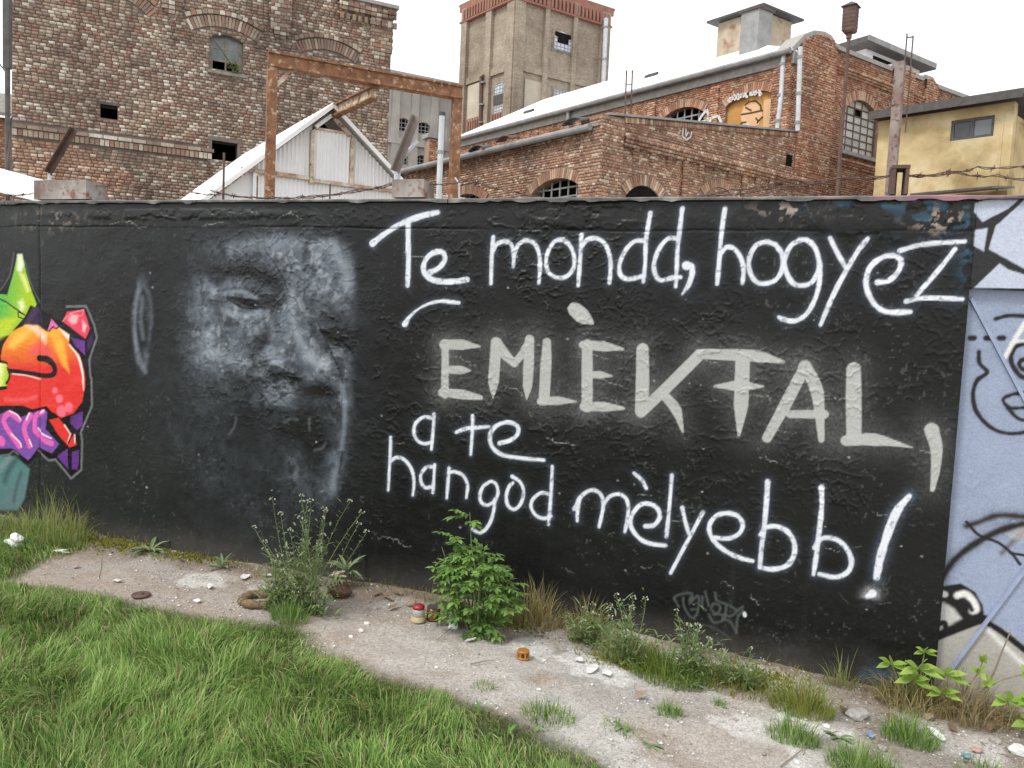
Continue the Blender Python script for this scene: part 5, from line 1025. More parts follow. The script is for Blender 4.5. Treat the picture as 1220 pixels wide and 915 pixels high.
# rain pipes, each a thing one could unscrew
def pipe_px(F, pts, r, o, label, name='downpipe', mat='steel', group='rain pipes on the brick hall'):
    q = [F.P(*F.uv(x, y, o), o) for x, y in pts]; t_ = thing(name, label, 'pipe', q[-1], group)
    MB().tube(q, r, 10).build('tube', M[mat], t_)
    for k in (0.12, 0.55, 0.9):
        c = q[0]*(1-k)+q[-1]*k; d = (q[-1]-q[0])/np.linalg.norm(q[-1]-q[0]); MB().tube([c-d*.04, c+d*.04], r*1.3, 10).build('bracket', M['zinc'], t_)
    return t_
pipe_px(FW, [(933.5, 66), (931, 110), (929, 130), (926, 153)], .075, .13, 'pale rain pipe running down beside the ochre painted arch')
pipe_px(FR, [(953.5, 56), (952, 100), (950, 156)], .07, .27, 'pale rain pipe fixed to the rounded gable pier of the hall')
pipe_px(FW, [(677, 130), (677, 158)], .07, .2, 'short grey rain pipe below the white roof behind the outbuilding corner', mat='zinc')
# clerestory monitor on the far roof slope
FM = Facade((1060, 70), 29.5, 38.0); a_, b_ = FM.uv(1026, 62), FM.uv(1100, 82); zt_ = FM.uv(1060, 66)[1]
mon = thing('roof_monitor', 'white framed clerestory box with flat overhanging roof behind the gable parapet', 'roof monitor', FM.P((a_[0]+b_[0])/2, zt_-2.4))
MB().fbox(FM, a_[0]+.3, b_[0]-.25, zt_-2.4, zt_-.10, -1.8, 0).build('body', M['white_sheet'], mon)
MB().fbox(FM, a_[0]+.75, b_[0]-.8, zt_-.85, zt_-.25, .002, .03).build('louvre_opening', M['dark'], mon)
MB().fbox(FM, a_[0]-.35, b_[0]+.1, zt_-.098, zt_+.10, -2.4, .45).build('roof', M['dark_steel'], mon)
MB().fbox(FM, a_[0]-.35, b_[0]+.1, zt_-.06, zt_+.13, .452, .47).build('fascia', M['zinc'], mon)
# square vent housing with canopy and duct
M['vent_brick'] = mottled('vent_brick', (.36, .29, .21), (.52, .43, .33), 3, .92, .3, .01, .2, 0, (.28, .17, .11), 2.2)
FV = Facade((895, 30), 27.5, 38.0); FV2 = Facade((895, 30), 27.5, A1)
vc = at(897, 60, 28.2); vz = FV.uv(895, 20)[1]
vent = thing('roof_vent', 'square brick roof vent under a dark pyramid canopy above the white roof', 'roof vent', (vc[0], vc[1], vz-2.0))
ex, ey = FV.u, FW.u
MB().box(vc*np.array([1, 1, 0])+Z*(vz-.9), ex*.84, ey*.88, Z*.95).build('housing', M['vent_brick'], vent)
cz = vz+.08; b4 = [vc*np.array([1, 1, 0])+ex*i*1.10+ey*j*1.18+Z*cz for i, j in ((-1, -1), (1, -1), (1, 1), (-1, 1))]; apx = vc*np.array([1, 1, 0])+Z*(cz+.5)
MB().add(b4+[p_+Z*.07 for p_ in b4]+[apx], [(3, 2, 1, 0)]+[(i, (i+1) % 4, 4+(i+1) % 4, 4+i) for i in range(4)]+[(4+i, 4+(i+1) % 4, 8) for i in range(4)]).build('canopy', M['dark_steel'], vent)
dc = at(900.5, 40, 26.2); dct = to_px(dc); 
duct = thing('metal_duct', 'grey sheet metal duct standing in front of the brick roof vent', 'duct', (dc[0], dc[1], FV.uv(900, 68)[1]))
z0_, z1_ = at(900, 70, 26.2)[2]-.2, at(902, 16, 26.2)[2]
MB().box(dc*np.array([1, 1, 0])+Z*(z0_+z1_)/2, ex*.34, ey*.34, Z*(z1_-z0_)/2).build('shaft', M['zinc'], duct)
MB().box(dc*np.array([1, 1, 0])+Z*(z1_+.03), ex*.40, ey*.40, Z*.05).build('rim', M['dark_steel'], duct)
MB().prism([dc*np.array([1, 1, 0])+ex*i*.55+ey*j*.55+Z*(z0_-.05) for i, j in ((-1, -1), (1, -1), (1, 1), (-1, 1))], Z*.22).build('base_flashing', M['zinc'], duct)

# ------------------------------------------------------------------ tower
FT1 = Facade((612, 80), 42.0, A1); FT2 = Facade((612, 80), 42.0, 40.0)
sT = 1 if fu(FT1, 552, 60) > 0 else -1
t = NT('tower_brick'); pos = t.n('NewGeometry').outputs['Position']; dv = t.n('VectorMath', operation='DOT_PRODUCT'); t.l(pos, dv.inputs[0]); dv.inputs[1].default_value = tuple(FT1.u*sT+FT2.u)
sx = t.n('SeparateXYZ'); t.l(pos, sx.inputs[0]); cb = t.n('CombineXYZ'); t.l(dv.outputs['Value'], cb.inputs[0]); t.l(sx.outputs['Z'], cb.inputs[1])
bt = t.n('TexBrick', Scale=1.0); bt.inputs['Brick Width'].default_value = .26; bt.inputs['Row Height'].default_value = .085; bt.inputs['Mortar Size'].default_value = .012
bt.inputs['Color1'].default_value = (.33, .285, .23, 1); bt.inputs['Color2'].default_value = (.42, .365, .30, 1); bt.inputs['Mortar'].default_value = (.30, .25, .20, 1); t.l(cb.outputs[0], bt.inputs['Vector'])
c = t.mix(bt.outputs['Color'], t.ramp(t.noise(.5, 5, .65, pos), [(.3, (.66, .62, .58)), (.65, (1.1, 1.08, 1.05))]), 1.0, 'MULTIPLY'); c = t.mix(c, t.ramp(t.noise(7, 4, .7, pos), [(.3, (.7,)*3), (.7, (1.2,)*3)]), .8, 'MULTIPLY')
M['tower_brick'] = t.done(c, .93, t.bump(bt.outputs['Fac'], -.4, .02), 0, .2)
M['tower_red'] = mottled('tower_red', (.24, .12, .09), (.34, .17, .13), 2.5, .9, .3, .01, .2); M['tan_plaster'] = mottled('tan_plaster', (.40, .345, .27), (.56, .50, .41), .9, .92, .2, .01, .2)
T0 = FT1.O.copy(); tower = thing('brick_tower', 'tall tan brick tower with pilasters and a red toothed cornice', 'tower', T0)
L1, L2t = abs(fu(FT1, 551, 60)), fu(FT2, 724, 60); zT = FT2.uv(700, 9.5)[1]; zband = FT2.uv(632, 83)[1]
MB().box(T0+FT1.u*sT*L1/2+FT2.u*L2t/2+Z*zT/2, FT1.u*L1/2, FT2.u*L2t/2, Z*zT/2).build('body', M['tower_brick'], tower)
def strips(F, s_, L, xs_, y_):
    for x0, x1, zz0, zz1, o in xs_:
        a_, b_ = sorted((fu(F, x0, y_), fu(F, x1, y_))); MB().fbox(F, a_, b_, zz0, zz1, .003, o).build('pilaster', M['tower_brick'], tower)
strips(FT1, sT, L1, ((551.5, 558, 0, zT-.02, .22), (580.5, 587, 0, zT-.02, .22), (605, 613.5, 0, zT-.02, .20)), 70)
strips(FT2, 1, L2t, ((611, 622, 0, zT-.02, .21), (646, 651, 0, zT-.02, .22), (680, 684.5, 0, zT-.02, .22), (713, 723, 0, zT-.02, .25)), 60)
for F, L in ((FT1, L1), (FT2, L2t)):
    a_, b_ = (0, L) if (F is FT2 or sT > 0) else (-L, 0)
    MB().fbox(F, a_-.15, b_+.15, zT-.10, zT+.2, .10, .20).build('cornice', M['tower_red'], tower)
    MB().fbox(F, a_-.05, b_+.05, zT-.78, zT-.68, .004, .26).build('string_course', M['tower_red'], tower)
    MB().fbox(F, a_-.02, b_+.02, zband-.2, zband+.15, .006, .12).build('string_course', M['tower_brick'], tower)
    u = a_+.3
    while u < b_-.2: MB().fbox(F, u-.07, u+.07, zT-.678, zT-.102, .005, .28).build('cornice_tooth', M['tower_red'], tower); u += .26
MB().box(T0+FT1.u*sT*L1/2+FT2.u*L2t/2+Z*(zT+.267), FT1.u*(L1/2+.20), FT2.u*(L2t/2+.20), Z*.065).build('coping', M['tower_red'], tower)
M['glass_block'] = mottled('glass_block', (.46, .49, .55), (.62, .65, .70), 5, .3, .1, .01, .5)
def flat_window(F, x0, y0, x1, y1, nu, nz, rise=0, mat='glass_block', fm='zinc', o=.05):
    h = hole_rect(F, x0, y0, x1, y1); h['rise'] = rise
    MB().fbox(F, h['u0']-.08, h['u1']+.08, h['z0']-.08, h['z1']+rise+.05, .002, .03).build('window_surround', M['tower_brick'], tower)
    return glazing(F, h, tower, nu, nz, o, .05, .08, M[mat], True, M[fm]), h
w_, hh = flat_window(FT2, 659, 43, 680, 64.5, 5, 5, .35)
MB().fbox(FT2, hh['u0']+.28, hh['u1']-.25, hh['z0']+.42, hh['z0']+.95, .075, .085).build('broken_hole', M['dark'], w_); MB().fbox(FT2, hh['u0']+.08, hh['u1']-.1, hh['z0']+.72, hh['z0']+.96, .087, .095).build('broken_hole', M['dark'], w_)
w_, hh = flat_window(FT1, 590, 100, 602, 134, 4, 9); MB().fbox(FT1, hh['u0'], hh['u1'], hh['z0']+.5, hh['z0']+1.05, .075, .085).build('broken_hole', M['dark_steel'], w_)
flat_window(FT2, 658.5, 104, 676.5, 124, 5, 4)
for F, x0, y0, x1, y1 in ((FT1, 559, 103, 571.5, 142), (FT2, 625, 94, 646, 140)):
    h = hole_rect(F, x0, y0, x1, y1); MB().fbox(F, h['u0'], h['u1'], h['z0'], h['z1'], .004, .07).build('plaster_panel', M['tan_plaster'], tower)
for F, x0, y0, x1, y1 in ((FT1, 557, 143, 573, 156), (FT1, 586, 137, 603, 150)):
    h = hole_rect(F, x0, y0, x1, y1); n_ = 6
    for k in range(n_): MB().fbox(F, h['u0']+(h['u1']-h['u0'])*(k+.15)/n_, h['u0']+(h['u1']-h['u0'])*(k+.75)/n_, h['z0'], h['z1'], .005, .10).build('cornice_tooth', M['tower_red'], tower)
pipe_px(FT2, [(722, 22), (719, 90), (718, 110)], .13, .45, 'pale rain pipe running down the edge of the tan brick tower', group='rain pipes on the tower')
pipe_px(FT1, [(576, 91), (573.5, 92), (573, 120), (572.5, 152)], .11, .3, 'dark brown rain pipe between the tower pilasters', mat='rust_dark', group='rain pipes on the tower')

# ------------------------------------------------------------------ yellow rendered house on the right
FY1 = Facade((1206, 160), 20.0, -62.0); FY2 = Facade((1206, 160), 20.0, 30.0)
M['yellow'] = (lambda: (lambda t: (lambda pos, f: t.done(t.mix(t.ramp(f, [(.25, (.33, .245, .125)), (.5, (.50, .39, .21)), (.72, (.62, .53, .34))]), t.ramp(t.noise(.9, 5, .65, pos), [(.34, (.55, .50, .42)), (.52, (1, 1, 1)), (.66, (1.12, 1.12, 1.14))]), .65, 'MULTIPLY'), .93, t.bump(t.noise(9, 5, .6, pos), .35, .02), 0, .15))(t.n('NewGeometry').outputs['Position'], t.noise(1.3, 5, .6, t.n('NewGeometry').outputs['Position'])))(NT('yellow_render')))()
Y0 = FY1.O.copy(); house = thing('yellow_house', 'low yellow rendered house with dark sliding window and thin flat roof', 'house', Y0)
sY = 1 if fu(FY1, 1050, 160) > 0 else -1; LY = abs(fu(FY1, 1046, 160)); zY = FY1.uv(1206, 121)[1]; zYl = FY1.uv(1048, 144)[1]
hy = hole_rect(FY1, 1134, 139.5, 1183, 165.5); hy['z0'], hy['z1'] = FY1.uv(1158, 165)[1], FY1.uv(1158, 140.5)[1]
aY, bY = sorted((0, sY*LY)); backing(FY1, aY, bY, 0, min(zY, zYl), [hy], house, M['yellow'])
if abs(zY-zYl) > .02: MB().fprism(FY1, [(0, min(zY, zYl)), (sY*LY, min(zY, zYl)), (sY*LY, zYl), (0, zY)], -.30, .0).build('wall_top', M['yellow'], house)
hy2 = hole_rect(FY2, 1214, 145, 1250, 170); backing(FY2, .302, 7, 0, zY-.3, [hy2], house, M['yellow'], -.3, 0)
dark_box(FY1, hy, house, .28); dark_box(FY2, hy2, house, .28)
M['win_dark'] = mottled('window_dark', (.022, .026, .03), (.05, .055, .06), 2, .12, 0, .01, .5); M['win_mid'] = mottled('window_mid', (.10, .115, .125), (.16, .175, .19), 1, .12, 0, .01, .5)
fr = glazing(FY1, hy, house, 1, 1, -.06, .04, .07, panes=False); um = (hy['u0']+hy['u1'])/2
MB().fbox(FY1, um-.04, um+.04, hy['z0'], hy['z1'], -.085, -.02).build('mullion', M['dark_steel'], fr); 
l_, r_ = ((um, hy['u1']), (hy['u0'], um)) if sY > 0 else ((hy['u0'], um), (um, hy['u1']))
MB().fbox(FY1, l_[0], l_[1], hy['z0'], hy['z1'], -.07, -.06).build('pane', M['win_dark'], fr); MB().fbox(FY1, r_[0], r_[1], hy['z0'], hy['z1'], -.065, -.055).build('pane', M['win_mid'], fr)
fr2 = glazing(FY2, hy2, house, 2, 1, -.06, .05, .07, mat=M['white_sheet'], fm=M['white_sheet'])
e1, e2, e3 = FY1.P(-sY*.25, zY+.08, .35)+FY2.u*-.0, FY1.P(sY*(LY+.15), zYl+.08, .35), FY2.P(7.2, zY+.08, .35)
MB().prism([e1, e2, e2-FY1.n*5, e3-FY1.n*5+FY2.u*.1, e3], Z*.13).build('roof', M['dark_steel'], house)
MB().bar(e1-Z*.02+FY1.n*.02, e2-Z*.02+FY1.n*.02, .04, .16).build('fascia', M['dark_steel'], house)
u_ = fu(FY1, 1192, 180); MB().fbox(FY1, *(sorted((u_-.02, u_+.02))), 0, zY-.15, .002, .02).build('cable_duct', M['yellow'], house)
lean = thing('lean_to', 'dark sheet lean-to roof over a low wall against the yellow house', 'shed', FY1.P(sY*1.6, 0, .9))
p_ = [FY1.P(*FY1.uv(1100, 226, 1.0), 1.0), FY1.P(*FY1.uv(1196, 217, 1.0), 1.0)]
MB().prism([p_[0]+FY1.n*.9-Z*.28, p_[1]+FY1.n*.9-Z*.28, p_[1]-FY1.n*.95, p_[0]-FY1.n*.95], Z*.05).build('roof', M['dark_steel'], lean)
MB().bar(np.array([p_[0][0], p_[0][1], .9])+FY1.n*.5, np.array([p_[1][0], p_[1][1], .9])+FY1.n*.5, .2, 1.8).build('wall', M['yellow'], lean)

# ------------------------------------------------------------------ poles, brackets and barbed wire along the wall top
def groundz(p): return np.array([p[0], p[1], 0.0])
p_ = at(1005, 130, 8.4); lp = thing('lantern_pole', 'thin rusty pole carrying a square louvred metal box with pyramid cap', 'pole', groundz(p_)); zt_ = at(1009, 46, 8.4)[2]
MB().tube([groundz(p_), groundz(p_)+Z*zt_], .018, 8).build('pole', M['rust_dark'], lp)
b0 = groundz(p_)+Z*zt_; e1_, e2_ = az(22), az(-68)
MB().tube([b0-Z*.02, b0+Z*.05], .028, 8).build('collar', M['rust_dark'], lp)
def ring4(z, s_): return [b0+e1_*i*s_+e2_*j*s_+Z*z for i, j in ((-1, -1), (1, -1), (1, 1), (-1, 1))]
bx = ring4(.035, .048)+ring4(.055, .062)+ring4(.30, .064)
MB().add(bx, [(3, 2, 1, 0)]+[(4*r+i, 4*r+(i+1) % 4, 4*r+4+(i+1) % 4, 4*r+4+i) for r in (0, 1) for i in range(4)]+[(8, 9, 10, 11)]).build('box', M['rust_dark'], lp)
for k in range(5): MB().add(ring4(.09+k*.04, .0635)+ring4(.098+k*.04, .0665), [(i, (i+1) % 4, 4+(i+1) % 4, 4+i) for i in range(4)]+[(4, 5, 6, 7), (3, 2, 1, 0)]).build('louvre', M['rust_dark'], lp)
MB().add(ring4(.302, .083)+[b0+Z*.365], [(3, 2, 1, 0)]+[(i, (i+1) % 4, 4) for i in range(4)]).build('cap', M['dark_steel'], lp)
p_ = at(1067, 150, 6.3); rp = thing('rusty_post', 'flaking rusty and grey square post with bare rods on top beside the yellow house', 'post', groundz(p_)); zt_ = at(1071, 76, 6.3)[2]
MB().box(groundz(p_)+Z*zt_/2, az(20)*.034, az(-70)*.034, Z*zt_/2).build('post', mottled('flaky_post', (.16, .075, .05), (.34, .31, .29), 4, .85, .4, .006, .3, 0, (.10, .045, .03), 18), rp)
for dx, h_ in ((.03, .22), (.075, .20)):
    q_ = groundz(p_)+az(90)*dx; MB().tube([q_+Z*(zt_-.55), q_+Z*(zt_+h_)], .006, 6).build('rod', M['rust_dark'], rp)
MB().bar(groundz(p_)+az(90)*.03+Z*(zt_+.19), groundz(p_)+az(90)*.075+Z*(zt_+.19), .008, .008).build('cross_tie', M['rust_dark'], rp)
p_ = at(524.5, 190, 7.4); gp_ = thing('galvanised_pipe', 'bright galvanised steel pipe standing upright beside the gate post', 'pipe', groundz(p_)); zt_ = at(526, 135, 7.4)[2]
MB().tube([groundz(p_), groundz(p_)+Z*zt_], .027, 12).build('tube', M['steel'], gp_); MB().tube([groundz(p_)+Z*(zt_-.03), groundz(p_)+Z*zt_], .033, 12).build('cap', M['dark_steel'], gp_)
for k in (.35, .8): MB().tube([groundz(p_)+Z*(zt_-k), groundz(p_)+Z*(zt_-k-.03)], .034, 12).build('clamp', M['zinc'], gp_)
# starter rods rising behind the outbuilding parapet
rd = thing('starter_rods', 'pair of thin upright reinforcing rods rising behind the outbuilding parapet', 'rods', at(749, 140, 21))
for x_, y_ in ((745.5, 84), (752.5, 84)): MB().tube([at(x_-1, 138, 21), at(x_+1, y_, 21)], .022, 6).build('rod', M['rust_dark'], rd)
for y_ in (100, 118): MB().bar(at(745, y_, 21), at(753, y_+1, 21), .02, .02).build('tie', M['rust_dark'], rd)
# mast at the far left with stays, and a tiled roof edge behind it
p_ = at(9, 100, 11.5); ms = thing('steel_mast', 'dark steel mast with thin stay rods at the corner of the brown factory', 'mast', groundz(p_))
MB().tube([groundz(p_), np.array([*p_[:2], 2.2]), np.array([*p_[:2], 7.2])], [.03, .03, .04], 8).build('tube', M['dark_steel'], ms)
MB().box(np.array([*p_[:2], 5.6]), az(73)*.045, az(-17)*.04, Z*.6).build('cabinet', M['dark_steel'], ms)
MB().tube([at(-4, 72, 11.4), at(9, 88, 11.5), at(14, 40, 11.6)], .018, 6).build('stay', M['dark_steel'], ms); MB().tube([at(14, 140, 11.6), at(9, 195, 11.5)], .015, 6).build('stay', M['dark_steel'], ms)
FO = Facade((-10, 150), 24, 50); a_ = FO.uv(-60, 118); b_ = FO.uv(9, 130)
ob_ = thing('tiled_house', 'orange brick house with brown eave behind the factory mast', 'house', FO.P(a_[0], 0))
backing(FO, a_[0]-3, b_[0]+.1, 0, FO.uv(4, 140)[1], [], ob_, M['mortar_red']); brickwork(ob_, lay(FO, a_[0]-1, b_[0]+.1, 4, FO.uv(4, 140)[1], (), .012, seed=140), M['brick_red'], 0)
MB().prism([FO.P(a_[0]-3, FO.uv(4, 141)[1], .4), FO.P(b_[0]+.4, FO.uv(4, 141)[1], .4), FO.P(b_[0]+.4, FO.uv(4, 141)[1]+1.0, -1.6), FO.P(a_[0]-3, FO.uv(4, 141)[1]+1.0, -1.6)], Z*.1).build('roof', M['frame_wood'], ob_)
FO2 = Facade((5, 215), 10.5, 46.5); z_ = FO2.uv(20, 222)[1]; a_ = FO2.uv(-80, 210)[0]; b_ = FO2.uv(118, 235)[0]
lw = thing('low_white_shed', 'low white sheet roof peeping over the wall at the foot of the factory', 'roof', FO2.P((a_+b_)/2, 0))
MB().prism([FO2.P(a_, z_+.02, 0), FO2.P(b_, z_-.30, 0), FO2.P(b_, z_+.1, -1.2), FO2.P(a_, z_+.45, -1.2)], Z*.04).build('roof_sheet', M['white_sheet'], lw)
MB().fbox(FO2, a_, b_, 0, z_-.32, -1.1, -.1).build('wall', M['white_sheet'], lw)
# steel brackets set on the coping
ct = WTOP+.034
def channel(x0, x1, y_px, h_, d_, lab, mat, yy=0.12):
    X0, X1 = on_wall(x0, y_px, yy-d_/2)[0], on_wall(x1, y_px, yy-d_/2)[0]; t_ = thing('bracket_box', lab, 'bracket', ((X0+X1)/2, yy, ct), 'steel brackets on the wall top')
    xm, hw_ = (X0+X1)/2, (X1-X0)/2
    MB().box((xm, yy-d_/2, ct+h_/2), (hw_, 0, 0), (0, .004, 0), (0, 0, h_/2)).build('front_plate', mat, t_); MB().box((xm, yy+d_/2, ct+h_/2), (hw_, 0, 0), (0, .004, 0), (0, 0, h_/2)).build('back_plate', mat, t_)
    MB().box((xm, yy, ct+.005), (hw_*.98, 0, 0), (0, d_/2-.005, 0), (0, 0, .004)).build('base_plate', mat, t_)
    MB().box((X1-.004, yy, ct+h_/2), (.004, 0, 0), (0, d_/2-.005, 0), (0, 0, h_/2-.003)).build('end_plate', mat, t_)
    MB().box((X0+hw_*.25, yy, ct+h_/2), (.004, 0, 0), (0, d_/2-.006, 0), (0, 0, h_/2-.004)).build('inner_plate', M['dark_steel'], t_)
    MB().box((X0+hw_*1.5, yy, ct+h_-.01), (hw_*.42, 0, 0), (0, d_/2-.006, 0), (0, 0, .014)).build('top_plate', M['rust_dark'], t_)
    return t_
M['whitewashed'] = mottled('whitewashed_rust', (.12, .07, .045), (.44, .42, .39), 3.5, .85, .3, .004, .3, 0, (.20, .075, .04), 12)
tb1 = channel(41, 103, 228, .125, .16, 'wide whitewashed rusty steel bracket box on the wall top below the factory', M['whitewashed'])
tb2 = channel(467, 505, 227, .100, .14, 'small whitewashed steel bracket box on the wall top beside the white shed', M['whitewashed'])
tb3 = thing('bracket_box', 'upright rusty open steel frame on the wall top beside the yellow house', 'bracket', (on_wall(1070, 225, .1)[0], .12, ct), 'steel brackets on the wall top')
xa, xb = on_wall(1063.5, 225, .06)[0], on_wall(1079.5, 225, .06)[0]; zt_ = on_wall(1070, 201, .06)[1]
for x_ in (xa, xb): MB().box((x_, .10, (ct+zt_)/2), (.008, 0, 0), (0, .05, 0), (0, 0, (zt_-ct)/2)).build('side_plate', M['rust_dark'], tb3)
MB().box(((xa+xb)/2, .10, zt_+.008), ((xb-xa)/2+.01, 0, 0), (0, .052, 0), (0, 0, .008)).build('top_plate', M['rust_dark'], tb3); MB().box(((xa+xb)/2-.01, .155, (ct+zt_)/2), ((xb-xa)/2-.02, 0, 0), (0, .004, 0), (0, 0, (zt_-ct)/2)).build('back_plate', M['whitewashed'], tb3)
def arm(p0, p1, yy, w_, lab, mat):
    a_, b_ = on_wall(*p0, yy), on_wall(*p1, yy); t_ = thing('slanted_arm', lab, 'arm', (a_[0], yy, a_[1]), 'slanted arms for the wire')
    A_, B_ = np.array([a_[0], yy, a_[1]]), np.array([b_[0], yy, b_[1]]); d_ = (B_-A_)/np.linalg.norm(B_-A_); sd__ = np.cross(d_, [0, 1, 0])
    for s_ in (0, 1): MB().bar(A_+sd__*w_*(.45 if s_ else 0)+np.array([0, -.02*s_, 0]), B_+sd__*w_*(.45 if s_ else 0)+np.array([0, -.02*s_, 0]), w_*.9 if s_ == 0 else .008, .006 if s_ == 0 else w_*.7, up=np.array([0, 1., 0])).build('flange', mat, t_)
    MB().tube([A_, np.array([A_[0], yy, ct+.004])], .012, 6).build('stub', M['steel'], t_); return t_
arm((59, 207), (90, 154), .16, .04, 'slanted rusty angle iron arm rising behind the wide bracket box', M['rust_dark'])
arm((472, 205), (497, 139), .16, .045, 'slanted brown angle iron arm beside the white shed', mottled('brown_iron', (.17, .13, .115), (.28, .23, .21), 10, .85, .3, .004))
q0, q1, q2 = (np.array([on_wall(*p, .2)[0], .2, on_wall(*p, .2)[1]]) for p in ((474.5, 216), (475.5, 196), (497, 168)))
cp_ = MB().tube([q0*np.array([1, 1, 0])+Z*ct, q0, q1, q1*.8+q2*.2+Z*.01, q2], .012, 8).build('bent_pipe', M['steel'], None, True); tag(cp_, 'short bent bright metal pipe next to the slanted brown arm', 'pipe')
sb = MB(); a_ = on_wall(266, 236, .15); b_ = on_wall(267, 182, .15); sb.tube([(a_[0], .15, ct-.01), (a_[0], .15, b_[1])], .007, 6); tag(sb.build('thin_stake', M['rust_dark']), 'thin rusty stake rising from the wall top before the dark factory opening', 'stake')
a_ = on_wall(393, 236, .15); b_ = on_wall(393.5, 219, .15); tag(MB().tube([(a_[0], .15, ct-.01), (a_[0], .15, b_[1])], .005, 6).build('thin_stake', M['rust_dark']), 'short thin stake on the wall top before the shed door', 'stake')
pst = [np.array([on_wall(*p, .2)[0], .2, on_wall(*p, .2)[1]]) for p in ((547, 237), (547, 219), (542, 212))]
tag(MB().tube(pst, .006, 6).build('bent_stake', M['steel']), 'small bent pale wire stake at the foot of the gate post', 'stake')
# barbed wire
def barbed(pts, yy, lab, sag=0.012, r=.0022):
    P_ = [np.array([on_wall(x, y, yy)[0], yy, on_wall(x, y, yy)[1]]) for x, y in pts]; path = []
    for i in range(len(P_)-1):
        L_w = np.linalg.norm(P_[i+1]-P_[i]); n = max(6, int(L_w/.03))
        for k in range(n): t_ = k/n; path.append(P_[i]*(1-t_)+P_[i+1]*t_-Z*sag*4*t_*(1-t_)+rng.normal(0, .0015, 3))
    path.append(P_[-1]); t_ = thing('barbed_wire', lab, 'barbed wire', (P_[0]+P_[-1])/2, 'strands of barbed wire along the wall top')
    for s_ in (0, 1):
        MB().tube([p+np.array([0, .004*math.cos(i*1.1+s_*math.pi), .004*math.sin(i*1.1+s_*math.pi)]) for i, p in enumerate(path)], r, 4).build('wire', M['rust_dark'], t_)
    for i in range(2, len(path)-2, 4):
        c = path[i]; m = MB()
        for k in range(2): d = rng.normal(0, 1, 3); d = d/np.linalg.norm(d)*.018; m.tube([c-d, c+d], .0018, 4)
        m.tube([c-np.array([.008, 0, 0]), c+np.array([.008, 0, 0])], .006, 5); m.build('barb', M['rust_dark'], t_)
barbed([(-60, 229), (-4, 231), (40, 230)], .12, 'barbed wire strand crossing before the low white roof to the wide bracket box')
barbed([(103, 220), (150, 219), (197, 221)], .12, 'thin wire strand leaving the wide bracket box over the factory foot', r=.0022)
barbed([(225, 228), (267, 231), (330, 235), (395, 232), (467, 218)], .13, 'barbed wire strand sagging across the front of the white shed')
barbed([(250, 226), (300, 235), (360, 234), (430, 225), (467, 220)], .19, 'second barbed wire strand crossing behind the first at the white shed')
barbed([(505, 219), (560, 214), (610, 227), (660, 236)], .13, 'barbed wire strand dropping from the small bracket box past the gate post')
barbed([(800, 236), (870, 226), (940, 214), (1005, 211), (1068, 207)], .13, 'barbed wire strand rising across the outbuilding wall to the open steel frame')
barbed([(840, 233), (930, 222), (1000, 212), (1066, 209)], .19, 'second barbed wire strand in front of the hall gable')
barbed([(1077, 208), (1130, 204), (1165, 199), (1240, 195)], .13, 'upper barbed wire strand before the yellow house'); barbed([(1077, 209), (1140, 205), (1190, 209), (1250, 214)], .17, 'lower barbed wire strand before the yellow house')
# ------------------------------------------------------------------ grass
M['grass'] = vcol_mat('grass', 0.55, 0.35, 0.25)
def palette(n, stops, r):
    k = r.random(n); s_ = np.array([lin(c) for c in stops]); i = np.clip((k*(len(s_)-1)).astype(int), 0, len(s_)-2); f = (k*(len(s_)-1)-i)[:, None]
    return s_[i]*(1-f)+s_[i+1]*f
GREENS = [(78, 106, 48), (102, 136, 62), (124, 156, 76), (148, 176, 98), (174, 192, 126)]
STRAW = [(170, 156, 112), (198, 186, 146), (150, 130, 94), (184, 178, 120)]
def blades(xy, h, w, lean, col, zbase=None, seg=4, curl=0.9, r=rng, kink=0.25, a0=0.0):
    n = len(xy); z0 = gz(xy[:, 0], xy[:, 1])-.008 if zbase is None else zbase
    base = np.column_stack([xy, z0]); ln = np.hypot(lean[:, 0], lean[:, 1])+1e-6; ld_ = lean/ln[:, None]
    fa = np.arctan2(ld_[:, 1], ld_[:, 0])+math.pi/2+r.normal(0, .7, n); sd_ = np.column_stack([np.cos(fa), np.sin(fa), np.zeros(n)])
    th = np.clip(ln, 0, 1.5); V = np.empty((n, seg*2+1, 3)); p = base.copy(); ang = a0+0.15*th
    for k in range(seg+1):
        ww = w*(1.0, .95, .8, .5, .3, .2)[min(k, 5)]*0.5
        if k < seg: V[:, 2*k] = p-sd_*ww[:, None]; V[:, 2*k+1] = p+sd_*ww[:, None]
        else: V[:, 2*k] = p
        d = np.column_stack([ld_*np.sin(ang)[:, None], np.cos(ang)]); p = p+d*(h/seg)[:, None]; ang = ang+th*curl/seg*1.6+r.normal(0, kink, n)/seg
    b = (seg*2+1)*np.arange(n)[:, None]; tri = []
    for k in range(seg-1): tri += [b+np.array([[2*k, 2*k+1, 2*k+3]]), b+np.array([[2*k, 2*k+3, 2*k+2]])]
    tri.append(b+np.array([[2*seg-2, 2*seg-1, 2*seg]])); F_ = np.concatenate(tri, 0)
    return V.reshape(-1, 3), F_, np.repeat(col, seg*2+1, axis=0)
def scatter(n, x0, x1, y0, y1, r=rng): return np.column_stack([r.uniform(x0, x1, n), r.uniform(y0, y1, n)])
r4 = np.random.default_rng(44)
